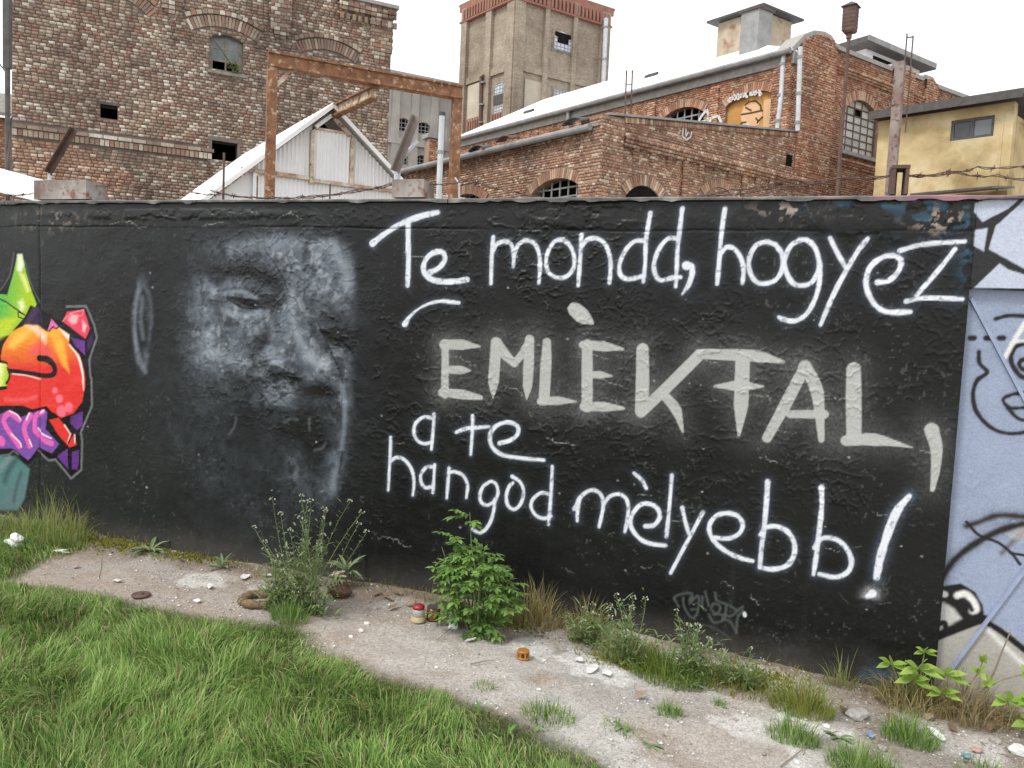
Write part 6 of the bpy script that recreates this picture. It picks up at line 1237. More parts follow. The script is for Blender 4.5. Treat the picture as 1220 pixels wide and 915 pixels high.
# the lawn
pts = np.vstack([scatter(244000, -6.0, 1.0, -2.9, -0.02, r4), scatter(26000, -8, 1.6, -5.2, -2.9, r4)])
d_ = lawn_d(pts[:, 0], pts[:, 1]); den = 0.45+0.55*sstep(.28, .52, fbm(pts[:, 0]*7, pts[:, 1]*7, 31)); keep = (r4.random(len(pts)) < sstep(-.04, .09, d_)*den); pts, d_ = pts[keep], d_[keep]
fx = fbm(pts[:, 0]*2.2, pts[:, 1]*2.2, 32)*4*math.pi; fl_ = fbm(pts[:, 0]*9, pts[:, 1]*9, 33)*2*math.pi; aa = fx+0.5*fl_
mag = 0.25+1.35*fbm(pts[:, 0]*4, pts[:, 1]*4, 34)
lean = np.column_stack([np.cos(aa), np.sin(aa)])*mag[:, None]+r4.normal(0, .55, (len(pts), 2))
tall = sstep(-.02, .35, d_); leftz = sstep(.35, .05, -pts[:, 1])*sstep(-3.9, -4.3, pts[:, 0]) if True else 0
clump = fbm(pts[:, 0]*13, pts[:, 1]*13, 38, 2); h_ = (0.032+0.085*tall*(0.35+0.7*fbm(pts[:, 0]*3, pts[:, 1]*3, 35)+.75*sstep(.35, .75, clump)))*r4.uniform(.45, 1.3, len(pts))*(1+1.5*leftz*r4.uniform(.2, 1, len(pts)))
cg = palette(len(pts), GREENS, r4); tone = fbm(pts[:, 0]*2.5, pts[:, 1]*2.5, 36)
cg = cg*(0.72+0.55*tone+.22*(clump-.4))[:, None]; dry = (r4.random(len(pts)) < 0.10+0.16*sstep(.15, 0, d_))|(r4.random(len(pts)) < .25*sstep(.60, .75, fbm(pts[:, 0]*3.3, pts[:, 1]*3.3, 37))); cg[dry] = palette(int(dry.sum()), STRAW, r4)
wd_ = r4.uniform(.0018, .0042, len(pts)); broad = r4.random(len(pts)) < .07; wd_[broad] *= 2.1; h_[broad] *= .8; tread = .6*sstep(.64, .74, fbm(pts[:, 0]*2.1+7, pts[:, 1]*2.1, 39)); h_ = h_*(1-.55*tread)
v, f, c = blades(pts, h_, wd_, lean, cg, seg=3, r=r4, kink=.5)
tag(mesh_obj('lawn_grass', v, f, M['grass'], None, False, c, base=(0, 0, 0)), 'thick ragged green lawn grass before the trodden path', 'grass', kind='stuff')
# clover and dandelion leaves grown into the lawn: one mesh
r = np.random.default_rng(47); q = scatter(5200, -5.6, .9, -2.9, -.1, r); k_ = (lawn_d(q[:, 0], q[:, 1]) > .05)&(fbm(q[:, 0]*3.4, q[:, 1]*3.4, 48) > .50); q = q[k_]; n_ = len(q)
v, f, c = blades(q, r.uniform(.035, .085, n_), r.uniform(.008, .017, n_), r.normal(0, .9, (n_, 2)), palette(n_, [(78, 120, 44), (104, 146, 62), (126, 158, 84)], r), seg=3, r=r, curl=1.2)
tag(mesh_obj('clover_leaves', v, f, M['grass'], None, False, c, base=(0, 0, 0)), 'low broad leaved clover and dandelion leaves among the lawn grass', 'clover', kind='stuff')
# sparse short weeds, moss and litter grass creeping along the wall foot
def strip(n, x0, x1, w, seed): r = np.random.default_rng(seed); p = scatter(n, x0, x1, -w, -.015, r); k_ = r.random(n) < np.exp(-(-p[:, 1])/w*2.0)*sstep(.35, .6, fbm(p[:, 0]*4, p[:, 1]*4, seed)); return p[k_], r
p, r = strip(9000, -5.2, 2.2, .22, 61)
lean = r.normal(0, .7, (len(p), 2))+[0, -.3]; cg = palette(len(p), [(96, 118, 48), (128, 140, 62), (150, 134, 92), (140, 122, 84)], r)
v, f, c = blades(p, r.uniform(.02, .085, len(p)), r.uniform(.002, .004, len(p)), lean, cg, seg=3, r=r)
tag(mesh_obj('verge_grass', v, f, M['grass'], None, False, c, base=(0, 0, 0)), 'thin straw and green grass creeping along the foot of the wall', 'grass', kind='stuff')
mz = [((112, 648), .16), ((150, 650), .2), ((190, 654), .2), ((235, 664), .16), ((600, 745), .12), ((860, 800), .14), ((760, 790), .14), ((905, 800), .12)]
r = np.random.default_rng(77); V_, F_, C_ = [], [], []; nb_ = 0
for (x, y), rad in mz:
    c0 = on_ground(x, y)[:2]; q = c0+r.normal(0, 1, (900, 2))*[rad, rad*.36]; q = q[(q[:, 1] < -.015)]
    v, f, c = blades(q, r.uniform(.010, .034, len(q)), r.uniform(.006, .012, len(q)), r.normal(0, .9, (len(q), 2)), palette(len(q), [(108, 112, 34), (140, 140, 52), (156, 158, 70), (98, 88, 44)], r), seg=2, r=r); V_.append(v); F_.append(f+nb_); C_.append(c); nb_ += len(v)
tag(mesh_obj('moss', np.vstack(V_), np.vstack(F_), M['grass'], None, False, np.vstack(C_), base=(0, 0, 0)), 'yellow green moss cushions on the dirt by the wall', 'moss', kind='stuff')
# single tufts
def tuft(x, y, n, h, rad, label, cols=GREENS, seed=1, spread=.8, w=(.0025, .0048), name='grass_tuft', cat='grass', lift=0.0, group=None, ly=0.0):
    r = np.random.default_rng(seed); c0 = on_ground(x, y); aq = r.uniform(0, 6.283, n); rq = np.sqrt(r.random(n))*1.15; q = c0[:2]+np.column_stack([np.cos(aq)*rq*rad, np.sin(aq)*rq*rad*.7]); q[:, 1] = np.minimum(q[:, 1], -.012)
    out_v = (q-c0[:2])/max(rad, .01)*.3*spread+r.normal(0, .5*spread, (n, 2))+[0, ly]
    hh_ = h*r.uniform(.25, 1.25, n)*(1.15-.65*rq/1.15); out_v = out_v+np.column_stack([np.cos(aq), np.sin(aq)])*(rq*.45*spread)[:, None]
    v, f, c = blades(q, hh_, r.uniform(*w, n)*.85, out_v, palette(n, cols, r), r=r)
    o = mesh_obj(name, v, f, M['grass'], None, False, c, base=(c0[0], c0[1], float(gz(c0[0], c0[1])))); tag(o, label, cat, group); return o
TW = [(88, 112, 44), (120, 142, 60), (140, 156, 80)]
DRYG = [(164, 150, 104), (190, 176, 128), (140, 120, 80), (120, 132, 64)]
tuft(798, 846, 190, .085, .055, 'round green grass tuft alone on the pale path between wall weeds and lawn', seed=11)
tuft(857, 834, 90, .06, .03, 'small dense grass tuft next to the round tuft on the path', seed=12)
tuft(578, 824, 90, .06, .05, 'thin low grass tuft at the lawn edge before the leafy shrub', seed=13)
tuft(652, 858, 320, .10, .10, 'wide grass tuft spilling from the lawn corner onto the path', seed=14)
tuft(640, 746, 420, .25, .13, 'arching straw coloured grass clump beside the leafy shrub', DRYG, 15, 1.0, (.003, .006), 'dry_grass_clump', ly=-.1)
tuft(700, 755, 260, .20, .10, 'thin dry grass clump between the straw clump and the flowering weeds', DRYG, 16, .9, (.003, .005), 'dry_grass_clump')
tuft(800, 804, 900, .17, .17, 'thick green grass clump below the small grey tag', TW, 17, .9)
tuft(752, 784, 700, .16, .16, 'pale green grass clump among the flowering weeds at the wall foot', [(120, 134, 62), (150, 156, 84), (176, 170, 110)], 18)
tuft(880, 814, 460, .12, .15, 'mossy yellow grass clump just past the small grey tag', [(134, 130, 60), (160, 152, 84), (110, 124, 52)], 19)
tuft(955, 838, 700, .20, .12, 'tall yellowish grass clump at the path end by the wall', [(104, 128, 46), (140, 150, 66), (172, 160, 104)], 20)
tuft(945, 872, 420, .14, .09, 'lower green grass clump in front of the tall yellowish clump', GREENS, 21)
tuft(1002, 812, 60, .22, .05, 'few long grass blades standing against the black wall', [(120, 132, 70), (160, 158, 100)], 22, .9)
tuft(1030, 905, 620, .15, .12, 'bushy green grass tuft where rubble meets the pale path', GREENS, 23)
tuft(1085, 868, 520, .16, .10, 'green grass tuft below the young chestnut-like seedling', GREENS, 24)
tuft(1085, 828, 520, .22, .14, 'matted dry straw under the young chestnut-like seedling', DRYG, 25, 1.3, (.003, .006), 'dry_grass_clump')
tuft(1150, 840, 620, .25, .16, 'large matted dry straw clump before the pale blue bay', [(150, 136, 100), (176, 160, 120), (120, 104, 76)], 26, 1.4, (.003, .006), 'dry_grass_clump')
tuft(1195, 842, 160, .18, .08, 'thin dry straw at the corner of the grey concrete base', DRYG, 27, 1.1, (.003, .005), 'dry_grass_clump')
tuft(1180, 905, 160, .10, .10, 'sparse grass tuft on the rubble before the pale blue bay', GREENS, 28)
tuft(345, 738, 420, .13, .09, 'lush green grass clump round the foot of the tall flowering weed', GREENS, 29)
tuft(58, 645, 520, .34, .22, 'tall wispy grass clump under the colourful graffiti', [(112, 140, 58), (150, 160, 92), (172, 164, 118)], 30, .8)
tuft(95, 632, 40, .38, .08, 'few long dry stalks leaning on the black wall near the graffiti', DRYG, 31, 1.1)
tuft(740, 870, 90, .07, .08, 'scrappy low grass on the path near the lawn corner', GREENS, 32)

# ------------------------------------------------------------------ leafy plants
M['shrub_leaf'] = leaf_mat('shrub_leaf', (0.09, 0.185, 0.04), (0.27, 0.42, 0.11), 0.38)
M['stem_green'] = mottled('stem_green', (.10, .15, .05), (.17, .22, .08), 20, .7, .2, .002)
M['weed_leaf'] = leaf_mat('weed_leaf', (0.16, 0.24, 0.08), (0.28, 0.36, 0.15), 0.3)
M['lime_leaf'] = leaf_mat('lime_leaf', (0.27, 0.42, 0.07), (0.41, 0.56, 0.13), 0.4)
M['rosette_leaf'] = leaf_mat('rosette_leaf', (0.16, 0.23, 0.11), (0.27, 0.35, 0.18), 0.25)
M['dead_stem'] = mottled('dead_stem', (.16, .125, .09), (.30, .25, .18), 15, .85, .2, .002)
LEAFS = [.1, .75, 1.0, .8, .4, .0]
# compound-leaved shrub
c0 = on_ground(566, 756); c0[1] = min(c0[1], -.14); c0[2] = float(gz(c0[0], c0[1])); r = np.random.default_rng(91)
sh = thing('leafy_shrub', 'bushy bright green shrub with pinnate leaves growing against the black wall', 'shrub', c0)
H = .52; W2 = .175
for i in range(15):
    a = r.uniform(0, 2*math.pi); top_ = c0+np.array([r.normal(0, .10), r.normal(-.02, .05), r.uniform(.25, .44)])
    if i == 0: top_ = c0+np.array([-.075, .05, .60])
    if i == 1: top_ = c0+np.array([-.16, .03, .47])
    base_ = c0+np.array([r.normal(0, .025), r.normal(0, .02), -.01]); top_[1] = min(top_[1], -.05)
    MB().tube([base_, base_*.5+top_*.5+np.array([r.normal(0, .02), r.normal(0, .015), .02]), top_], [.006, .0045, .002], 5).build('stem', M['stem_green'], sh)
def compound(p, d, L, n, ls, parent, mat, stem_m, droop=.5):
    m = MB(); d = d/np.linalg.norm(d); pts_ = [p.copy()]; dd = d.copy(); q = p.copy()
    for k in range(n): dd = dd-np.array([0, 0, droop/n*.6]); dd /= np.linalg.norm(dd); q = q+dd*L/n; pts_.append(q.copy())
    m.tube(pts_, [.0022]*len(pts_), 4, False)
    side = np.cross(dd, Z); side = side/(np.linalg.norm(side)+1e-9)
    for k in range(1, n+1):
        for s_ in (-1, 1):
            dv_ = side*s_*1.0+dd*.55+np.array([0, 0, r.normal(-.05, .2)]); m.leaf(pts_[k], dv_, np.array([0, 0, 1.0])+r.normal(0, .25, 3), ls*r.uniform(.8, 1.2), ls*.52, .35, shape=LEAFS)
    m.leaf(pts_[-1], dd, Z, ls*1.2, ls*.6, .4, shape=LEAFS); m.build('leaf', mat, parent)
for i in range(210):
    a = r.uniform(0, 2*math.pi); rr_ = math.sqrt(r.uniform(0, 1)); zz = r.uniform(.02, .41); env = (W2+.02)*math.sqrt(max(1-((zz-.19)/.26)**2, .05))*r.uniform(.8, 1.2)
    p = c0+np.array([math.cos(a)*rr_*env, math.sin(a)*rr_*env*.5-.01, zz]); p[1] = min(p[1], -.07)
    d = np.array([math.cos(a)*.9, min(math.sin(a)*.8-.25, .3), r.uniform(-.05, .55)]); compound(p-d*.03, d, r.uniform(.05, .085), 3, r.uniform(.026, .048), sh, M['shrub_leaf'], None)
for tx, tz, n_ in ((-.075, .60, 4), (-.085, .565, 3), (-.15, .48, 4), (-.14, .44, 4), (-.08, .42, 4), (-.17, .30, 3), (.15, .25, 3)):
    for k in range(2): compound(c0+np.array([tx, .03-.02*k, tz-.01]), np.array([r.normal(-.1, .6), -.5, r.uniform(0, .5)]), .08, n_, .042, sh, M['shrub_leaf'], None)
# tall flowering weeds (spindly stems, seed pods, pale heads)
M['flower_head'] = mottled('flower_head', (.30, .33, .20), (.46, .47, .35), 60, .8, .2, .002)
def flower_weed(x, y, n, H, spread, label, seed, nleaf=70, mat='weed_leaf'):
    r = np.random.default_rng(seed); c0 = on_ground(x, y); c0[1] = min(c0[1], -.10); c0[2] = float(gz(c0[0], c0[1])); w = thing('flowering_weed', label, 'weed', c0, 'flowering weeds along the wall')
    for i in range(n):
        b_ = c0+np.array([r.normal(0, spread*.35), r.normal(0, spread*.15), -.01]); h = H*r.uniform(.45, 1.0); t_ = b_+np.array([r.normal(0, spread*.8), r.normal(-.02, spread*.3), h]); mid = b_*.45+t_*.55+np.array([r.normal(0, .03), 0, h*.06]); b_[1] = min(b_[1], -.03); t_[1] = min(t_[1], -.03); mid[1] = min(mid[1], -.03)
        P_ = [b_*(1-k)**2+2*mid*k*(1-k)+t_*k*k for k in np.linspace(0, 1, 6)]; m = MB(); m.tube(P_, np.linspace(.0026, .0013, 6).tolist(), 4, False)
        for k in np.linspace(.42, .92, 12):
            q = b_*(1-k)**2+2*mid*k*(1-k)+t_*k*k; a = r.uniform(0, 6.28); d = np.array([math.cos(a), math.sin(a)*.6, .55]); m.tube([q, q+d*.016], .0008, 3, False); m.leaf(q+d*.016, d, Z, .008, .007, 0, shape=[.1, .8, 1, .5])
        s_ = m.build('stem', M[mat], w); hd = MB()
        for k in range(9): d = r.normal(0, 1, 3); d[2] = abs(d[2]); d /= np.linalg.norm(d); q = t_+d*.009; hd.leaf(q, d, np.array([d[1], -d[0], .2]), .008, .007, .1, shape=[.3, 1, .8])
        hd.build('flower_head', M['flower_head'], s_)
    lm = MB()
    for i in range(nleaf):
        q = c0+np.array([r.normal(0, spread*.6), r.normal(0, spread*.25), abs(r.normal(0, H*.26))]); q[1] = min(q[1], -.03); a = r.uniform(0, 6.28)
        lm.leaf(q, np.array([math.cos(a), math.sin(a), r.uniform(.1, 1.2)]), Z, r.uniform(.03, .065), r.uniform(.006, .012), .5, shape=[.2, .7, 1, .6, 0])
    tag(lm.build('foliage', M[mat], w), kind='stuff'); return w
flower_weed(362, 728, 30, .64, .15, 'tall spindly weed with pale seed heads against the faded face', 51, 900)
flower_weed(332, 726, 16, .36, .08, 'shorter leafy flowering weed at the dried wreath', 52, 520)
flower_weed(745, 790, 12, .40, .10, 'spindly flowering weed at the wall between straw clumps and small grey tag', 53, 380)
flower_weed(822, 806, 14, .38, .09, 'flowering weed standing in front of the small grey tag', 54, 420)
flower_weed(700, 768, 8, .24, .09, 'low flowering weed beside the thin dry grass', 55, 300)
flower_weed(880, 812, 9, .20, .10, 'low sprawling flowering weed in the mossy yellow grass clump', 56, 320)
# rosettes with long strap leaves
def rosette(x, y, n, L, w, label, seed, upright=.5, mat='rosette_leaf', yb=-.10, stem=0.0):
    r = np.random.default_rng(seed); c0 = on_ground(x, y); c0[1] = min(c0[1], yb); c0[2] = float(gz(c0[0], c0[1])); t_ = thing('leafy_rosette', label, 'plant', c0, 'leafy rosettes by the wall')
    if stem: MB().tube([c0-Z*.01, c0+Z*stem], [.006, .004], 6).build('stem', M['stem_green'], t_)
    for i in range(n):
        a = i*2.4+r.normal(0, .3); u_ = upright*r.uniform(.3, 1.6); d = np.array([math.cos(a), math.sin(a)*.7-.1, u_]); MB().leaf(c0+Z*stem*r.uniform(.4, 1), d, Z, L*r.uniform(.6, 1.1), w*r.uniform(.8, 1.1), 1.3, shape=[.25, .55, .8, 1.0, .85, .5, 0.0], fold=.35).build('leaf', M[mat], t_)
    return t_
rosette(412, 702, 17, .17, .026, 'rosette of long arching grey green leaves above the pine cone', 31, 1.2, stem=.10)
rosette(183, 656, 14, .15, .028, 'flat dusty rosette with narrow leaves at the wall under the ear', 32, .6)
rosette(264, 678, 9, .13, .024, 'small upright leafy sprout at the wall below the faded face', 33, 1.8)
rosette(820, 815, 9, .10, .016, 'small rosette in the grass below the small grey tag', 34, .9)
rosette(1000, 870, 10, .08, .02, 'small ground hugging weed on the rubble beside the tufts', 35, .5)
rosette(742, 868, 9, .07, .018, 'small dark ground weed on the path near the lawn corner', 36, .4)
rosette(775, 885, 8, .07, .020, 'tiny leafy weed on the pale path at the grass edge', 37, .4)
# lime green seedlings with big palmate leaves
def palmate(x, y, heads, label, seed, yb=-.12):
    r = np.random.default_rng(seed); c0 = on_ground(x, y); c0[1] = min(c0[1], yb); c0[2] = float(gz(c0[0], c0[1])); t_ = thing('lime_seedling', label, 'seedling', c0, 'lime green seedlings')
    for hx, hy, hz, s_ in heads:
        tp = c0+np.array([hx, hy, hz]); MB().tube([c0+np.array([hx*.3, hy*.3, -.01]), c0*.5+tp*.5+np.array([hx*.15, 0, .01]), tp], [.005, .004, .003], 5).build('stem', M['stem_green'], t_)
        for k in range(5):
            a = -2.2+k*1.1+r.normal(0, .12); d = np.array([math.sin(a), -.75+.25*abs(a)/2, .35+.6*math.cos(a)]); MB().leaf(tp, d, np.array([0, -.6, 1.0]), s_*r.uniform(.85, 1.1), s_*.38, .30, shape=[.1, .55, .95, 1.0, .75, .35, 0], fold=.2).build('leaf', M['lime_leaf'], t_)
    return t_
palmate(1086, 820, ((-.11, 0, .18, .080), (.0, -.03, .19, .105), (-.02, -.02, .13, .095), (.12, 0, .17, .100), (.10, -.04, .10, .085), (.03, .03, .25, .06)), 'lime green seedling with broad palmate leaves before the black wall', 61)
palmate(1214, 856, ((-.05, 0, .13, .09), (.04, -.02, .16, .10), (.02, -.06, .07, .10)), 'lime green seedling at the grey base of the pale blue bay', 62)
# budding twigs at the corner
c0 = on_ground(1140, 832); c0[1] = -.12; c0[2] = float(gz(c0[0], c0[1])); tw = thing('budding_twig', 'bare forked twig with small opening lime buds before the grey concrete base', 'twig', c0)
for q in ([(0, 0, -.01), (.06, 0, .12), (.15, -.01, .20), (.24, -.02, .25)], [(.10, 0, .15), (.13, .01, .24), (.15, .01, .33), (.17, 0, .42)], [(0, 0, -.01), (.02, 0, .13), (.06, -.01, .22), (.07, -.01, .27)]): MB().tube([c0+np.array(p) for p in q], [.006, .005, .004, .003], 5).build('twig', M['dead_stem'], tw)
r = np.random.default_rng(8)
for bx_, by_, bz_ in ((.24, -.02, .25), (.07, -.01, .27), (.06, -.01, .22), (.10, 0, .17)):
    for k in range(5): MB().leaf(c0+np.array([bx_, by_, bz_]), r.normal(0, .6, 3)+np.array([0, -.3, .7]), np.array([0, -1, .5]), .045, .026, .2, shape=LEAFS).build('leaf', M['lime_leaf'], tw)

# ------------------------------------------------------------------ litter and small objects
def lump(c, rx, ry, rz_, name, mat, parent=None, seed=0, sub=2, rough=.18, smooth=True):
    import bmesh
    bm = bmesh.new(); bmesh.ops.create_icosphere(bm, subdivisions=sub, radius=1.0); r = np.random.default_rng(seed); ph = r.uniform(0, 6, 9)
    for v in bm.verts:
        n_ = 1+rough*(math.sin(3*v.co.x+ph[0])*math.sin(2.6*v.co.y+ph[1])+.6*math.sin(5*v.co.z+ph[2]+3*v.co.x)+.35*math.sin(9*v.co.y+ph[3])*math.sin(8*v.co.x+ph[4])); v.co = Vector((v.co.x*rx*n_, v.co.y*ry*n_, v.co.z*rz_*n_))
    V = [(np.array(v.co)+c) for v in bm.verts]; F_ = [tuple(v.index for v in f.verts) for f in bm.faces]; bm.free()
    return mesh_obj(name, V, F_, mat, parent, smooth)
def gpt(x, y, up=0.0): p = on_ground(x, y); p[2] = float(gz(p[0], p[1]))+up; return p
M['chip_white'] = mottled('chip_white', (.52, .51, .49), (.74, .73, .71), 30, .8, .3, .003, .3); M['paper'] = mottled('paper', (.70, .70, .70), (.84, .84, .84), 15, .85, .2, .003, .2)
r = np.random.default_rng(17)
for (x, y, s_, lab, m_) in ((437, 746, .028, 'whitish stone at the lawn edge below the pine cone', 'chip_white'), (430, 755, .03, 'flat white stone next to the whitish stone', 'chip_white'), (418, 762, .024, 'small white flint at the lawn below the pine cone', 'chip_white'), (447, 727, .02, 'oval pale pebble between pine cone and dirt heap', 'stone'), (1022, 845, .085, 'large grey rubble lump below the standing grass blades', 'stone'), (985, 858, .03, 'white rubble piece between large grey lump and tall yellowish clump', 'chip_white'), (1052, 880, .035, 'tan stone between the two grass tufts', 'stone'), (1188, 868, .04, 'brownish stone before the grey concrete base', 'stone'), (1216, 880, .07, 'big pale rubble block at the grey concrete base', 'chip_white'), (1130, 905, .03, 'pale stone in the rubble under the straw clump', 'chip_white'), (520, 798, .022, 'white pebble alone on the path before the shrub', 'chip_white'), (648, 790, .018, 'small white flint near the amber glass crown', 'chip_white'), (642, 825, .02, 'white stone on the path below the amber crown', 'chip_white'), (877, 850, .02, 'pale pebble on the path near the small tuft', 'stone'), (950, 900, .022, 'white pebble on the wide pale path', 'chip_white')):
    p = gpt(x, y); tag(lump(p+Z*s_*.18, s_*.55, s_*.45, s_*.32, 'stone', M[m_], None, int(x), 2, .2, False), lab, 'stone', 'loose stones on the path')
# flat paint flakes and paper
def flake(x, y, L, W_, lab, mat, cat='flake', name='paint_flake', seed=0, rz_=None):
    r = np.random.default_rng(seed); p = gpt(x, y, .006); n_ = 9; a0 = r.uniform(0, 6) if rz_ is None else rz_; top_ = []
    for k in range(n_):
        a = 2*math.pi*k/n_; q_ = r.uniform(.7, 1.15); lx, ly = L/2*q_*math.cos(a), W_/2*q_*math.sin(a); top_.append(p+np.array([lx*math.cos(a0)-ly*math.sin(a0), lx*math.sin(a0)+ly*math.cos(a0), r.uniform(0, .012)]))
    tag(MB().prism(top_, Z*.003).build(name, mat), lab, cat, 'flakes and scraps on the ground')
M['teal_chip'] = mottled('teal_chip', (.10, .25, .30), (.20, .36, .40), 20, .7, .2, .002); M['pink_chip'] = mottled('pink_chip', (.45, .22, .22), (.55, .34, .32), 20, .7, .2, .002); M['blue_chip'] = mottled('blue_chip', (.14, .20, .34), (.24, .30, .42), 20, .7, .2, .002)
for i, (x, y, L, W_, lab, m_) in enumerate(((70, 659, .09, .04, 'white paint flake at the grass under the graffiti', 'chip_white'), (78, 661, .06, .03, 'smaller white paint flake touching the flake under the graffiti', 'chip_white'), (90, 676, .05, .03, 'pinkish paint flake on the path near the graffiti', 'pink_chip'), (140, 692, .06, .03, 'narrow white flake on the path behind the rusty disc', 'chip_white'), (250, 698, .07, .04, 'white flake between rusty disc and dried wreath', 'chip_white'), (292, 690, .08, .05, 'broad white flake behind the dried wreath', 'chip_white'), (318, 688, .05, .04, 'white flake under the flowering weed', 'chip_white'), (236, 716, .05, .03, 'white flake near the lawn edge below the wreath', 'chip_white'), (1118, 862, .12, .045, 'long white plastic scrap lying below the straw clump', 'paper'), (1152, 886, .05, .03, 'turquoise scrap on the rubble', 'teal_chip'), (1038, 866, .04, .03, 'blue scrap next to the large grey lump', 'blue_chip'), (1165, 878, .06, .04, 'pink and brown scrap beside the turquoise scrap', 'pink_chip'), (705, 800, .10, .06, 'large white plaster splash piece on the path', 'chip_white'), (722, 806, .07, .05, 'smaller white plaster piece by the plaster splash', 'chip_white'), (690, 790, .05, .04, 'white plaster crumb above the plaster splash', 'chip_white'), (560, 768, .06, .03, 'white scrap below the shrub', 'chip_white'))):
    flake(x, y, L, W_, lab, M[m_], seed=i)
# crumpled tissue
p = gpt(18, 654, .05); pp = lump(p, .055, .04, .035, 'crumpled_paper', M['paper'], None, 5, 3, .35, False); tag(pp, 'crumpled white paper tissue in the grass under the graffiti', 'paper')
# rusty disc, wreath
p = gpt(168, 709, .004); ds = thing('rusty_disc', 'flat rusty metal disc lying at the lawn edge of the path', 'disc', p); MB().lathe(p, [(.001, .0), (.047, .0), (.05, .005), (.045, .010), (.035, .008), (.001, .008)], 20).build('plate', M['rust_dark'], ds); MB().lathe(p+Z*.0085, [(.001, 0), (.014, 0), (.012, .006), (.001, .007)], 14).build('boss', M['rust_dark'], ds)
p = gpt(309, 717, .018); M['wreath'] = mottled('wreath_straw', (.13, .085, .05), (.30, .21, .125), 40, .9, .6, .008, .2)
wr_ = thing('straw_wreath', 'dried brown straw wreath ring lying beside the tall weed', 'wreath', p); ring = [p+np.array([.088*math.cos(a), .088*math.sin(a), .004*math.sin(3*a)]) for a in np.linspace(0, 2*math.pi, 33)]
MB().tube(ring, [.022+.003*math.sin(7*a) for a in np.linspace(0, 2*math.pi, 33)], 10, False).build('ring', M['wreath'], wr_, True)
for k in range(18):
    a = k/18*2*math.pi; c = p+np.array([.088*math.cos(a), .088*math.sin(a), 0]); er = np.array([math.cos(a), math.sin(a), 0]); et = np.array([-math.sin(a), math.cos(a), 0]); MB().tube([c+er*.0245*math.cos(b)+Z*.0245*math.sin(b)+et*.012*math.sin(b/2) for b in np.linspace(0, 2*math.pi, 11)], .0022, 4, False).build('binding', M['dead_stem'], wr_)
# pine cone heap with pale dead petals
p = gpt(405, 712, .03); pc = thing('pine_cone', 'dark brown pine cone lying at the foot of the arching rosette', 'pine cone', p); M['cone'] = mottled('cone', (.055, .032, .02), (.15, .095, .06), 30, .9, .4, .004)
lump(p, .07, .038, .036, 'core', M['cone'], pc, 3, 2, .08)
for i in range(70):
    t_ = i/70; zz = -.06+.12*t_; a = i*2.4; rr_ = .040*math.sqrt(max(1-(zz/.072)**2, .05)); q = p+np.array([zz, rr_*math.cos(a), rr_*math.sin(a)]); MB().leaf(q, np.array([-.55, math.cos(a), math.sin(a)]), np.array([1., 0, 0]), .018, .019, 0, shape=[.5, 1, .9, .4]).build('scale', M['cone'], pc)
M['petal'] = leaf_mat('petal', (.42, .33, .26), (.58, .48, .40), .25, .8)
p = gpt(401, 706, .085); dp = thing('dead_flower', 'pale withered flower head lying on the pine cone', 'flower', p); r = np.random.default_rng(3)
for k in range(9): MB().leaf(p+r.normal(0, .006, 3), np.array([math.cos(k*.9), math.sin(k*.9)*.6, .5]), Z, .045, .035, .8, shape=[.3, .9, 1, .7]).build('petal', M['petal'], dp)
# grave candles: jar with red lid, brown jar, white cup, amber crown
def simple_glass(name, col, rough=.12, tr=.4):
    t = NT(name); t.done(col, rough, None, 0, .5); t.b.inputs['Transmission Weight'].default_value = tr; return t.m
M['jar'] = simple_glass('jar_glass', (.62, .60, .52), .15, .5); M['wax'] = mottled('wax', (.50, .40, .20), (.62, .52, .30), 30, .5, .1, .002, .5); M['redlid'] = mottled('red_lid', (.24, .015, .02), (.32, .03, .035), 20, .35, .05, .002, .5); M['brownglass'] = simple_glass('brown_glass', (.22, .07, .035), .15, .2); M['amber'] = simple_glass('amber_glass', (.50, .22, .05), .15, .3)
p = gpt(498, 744); jr = thing('grave_candle', 'glass grave candle jar with red lid beside the shrub', 'candle', p)
MB().lathe(p, [(.001, 0), (.034, 0), (.036, .006), (.035, .024), (.030, .030), (.034, .036), (.034, .062), (.030, .068), (.001, .068)], 16).build('jar', M['jar'], jr, True); MB().lathe(p+Z*.002, [(.037, .004), (.0375, .020), (.037, .026)], 16).build('label_band', M['wax'], jr)
MB().lathe(p+Z*.0685, [(.001, 0), (.031, 0), (.032, .012), (.024, .020), (.001, .022)], 16).build('lid', M['redlid'], jr, True)
p = gpt(516, 742); jb = thing('grave_candle', 'dark brown glass candle jar half hidden by the shrub', 'candle', p); MB().lathe(p, [(.001, 0), (.036, 0), (.038, .008), (.036, .055), (.033, .065), (.001, .065)], 16).build('jar', M['brownglass'], jb, True); MB().lathe(p+Z*.0655, [(.001, 0), (.034, 0), (.033, .008), (.001, .010)], 16).build('lid', M['dark_steel'], jb)
p = gpt(540, 752); cu = thing('plastic_cup', 'small upturned white plastic cup under the shrub', 'cup', p); MB().lathe(p, [(.024, 0), (.024, .003), (.021, .036), (.017, .040), (.001, .040)], 14).build('cup', M['paper'], cu, True); MB().lathe(p, [(.0245, 0), (.027, .001), (.027, .004), (.0245, .005)], 14).build('rim', M['paper'], cu)
p = gpt(623, 788); am = thing('amber_crown', 'small amber coloured crown shaped lantern lid on the pale path', 'lantern lid', p)
MB().lathe(p, [(.022, 0), (.029, .0), (.030, .012), (.024, .013), (.0235, .002)], 18).build('base_ring', M['amber'], am, True); MB().lathe(p+Z*.034, [(.024, 0), (.029, 0), (.028, .008), (.024, .008)], 18).build('top_ring', M['amber'], am, True)
for k in range(7): a = k/7*2*math.pi; q = p+np.array([.0265*math.cos(a), .0265*math.sin(a), 0]); MB().bar(q+Z*.0132, q+Z*.0338, .008, .005).build('prong', M['amber'], am)
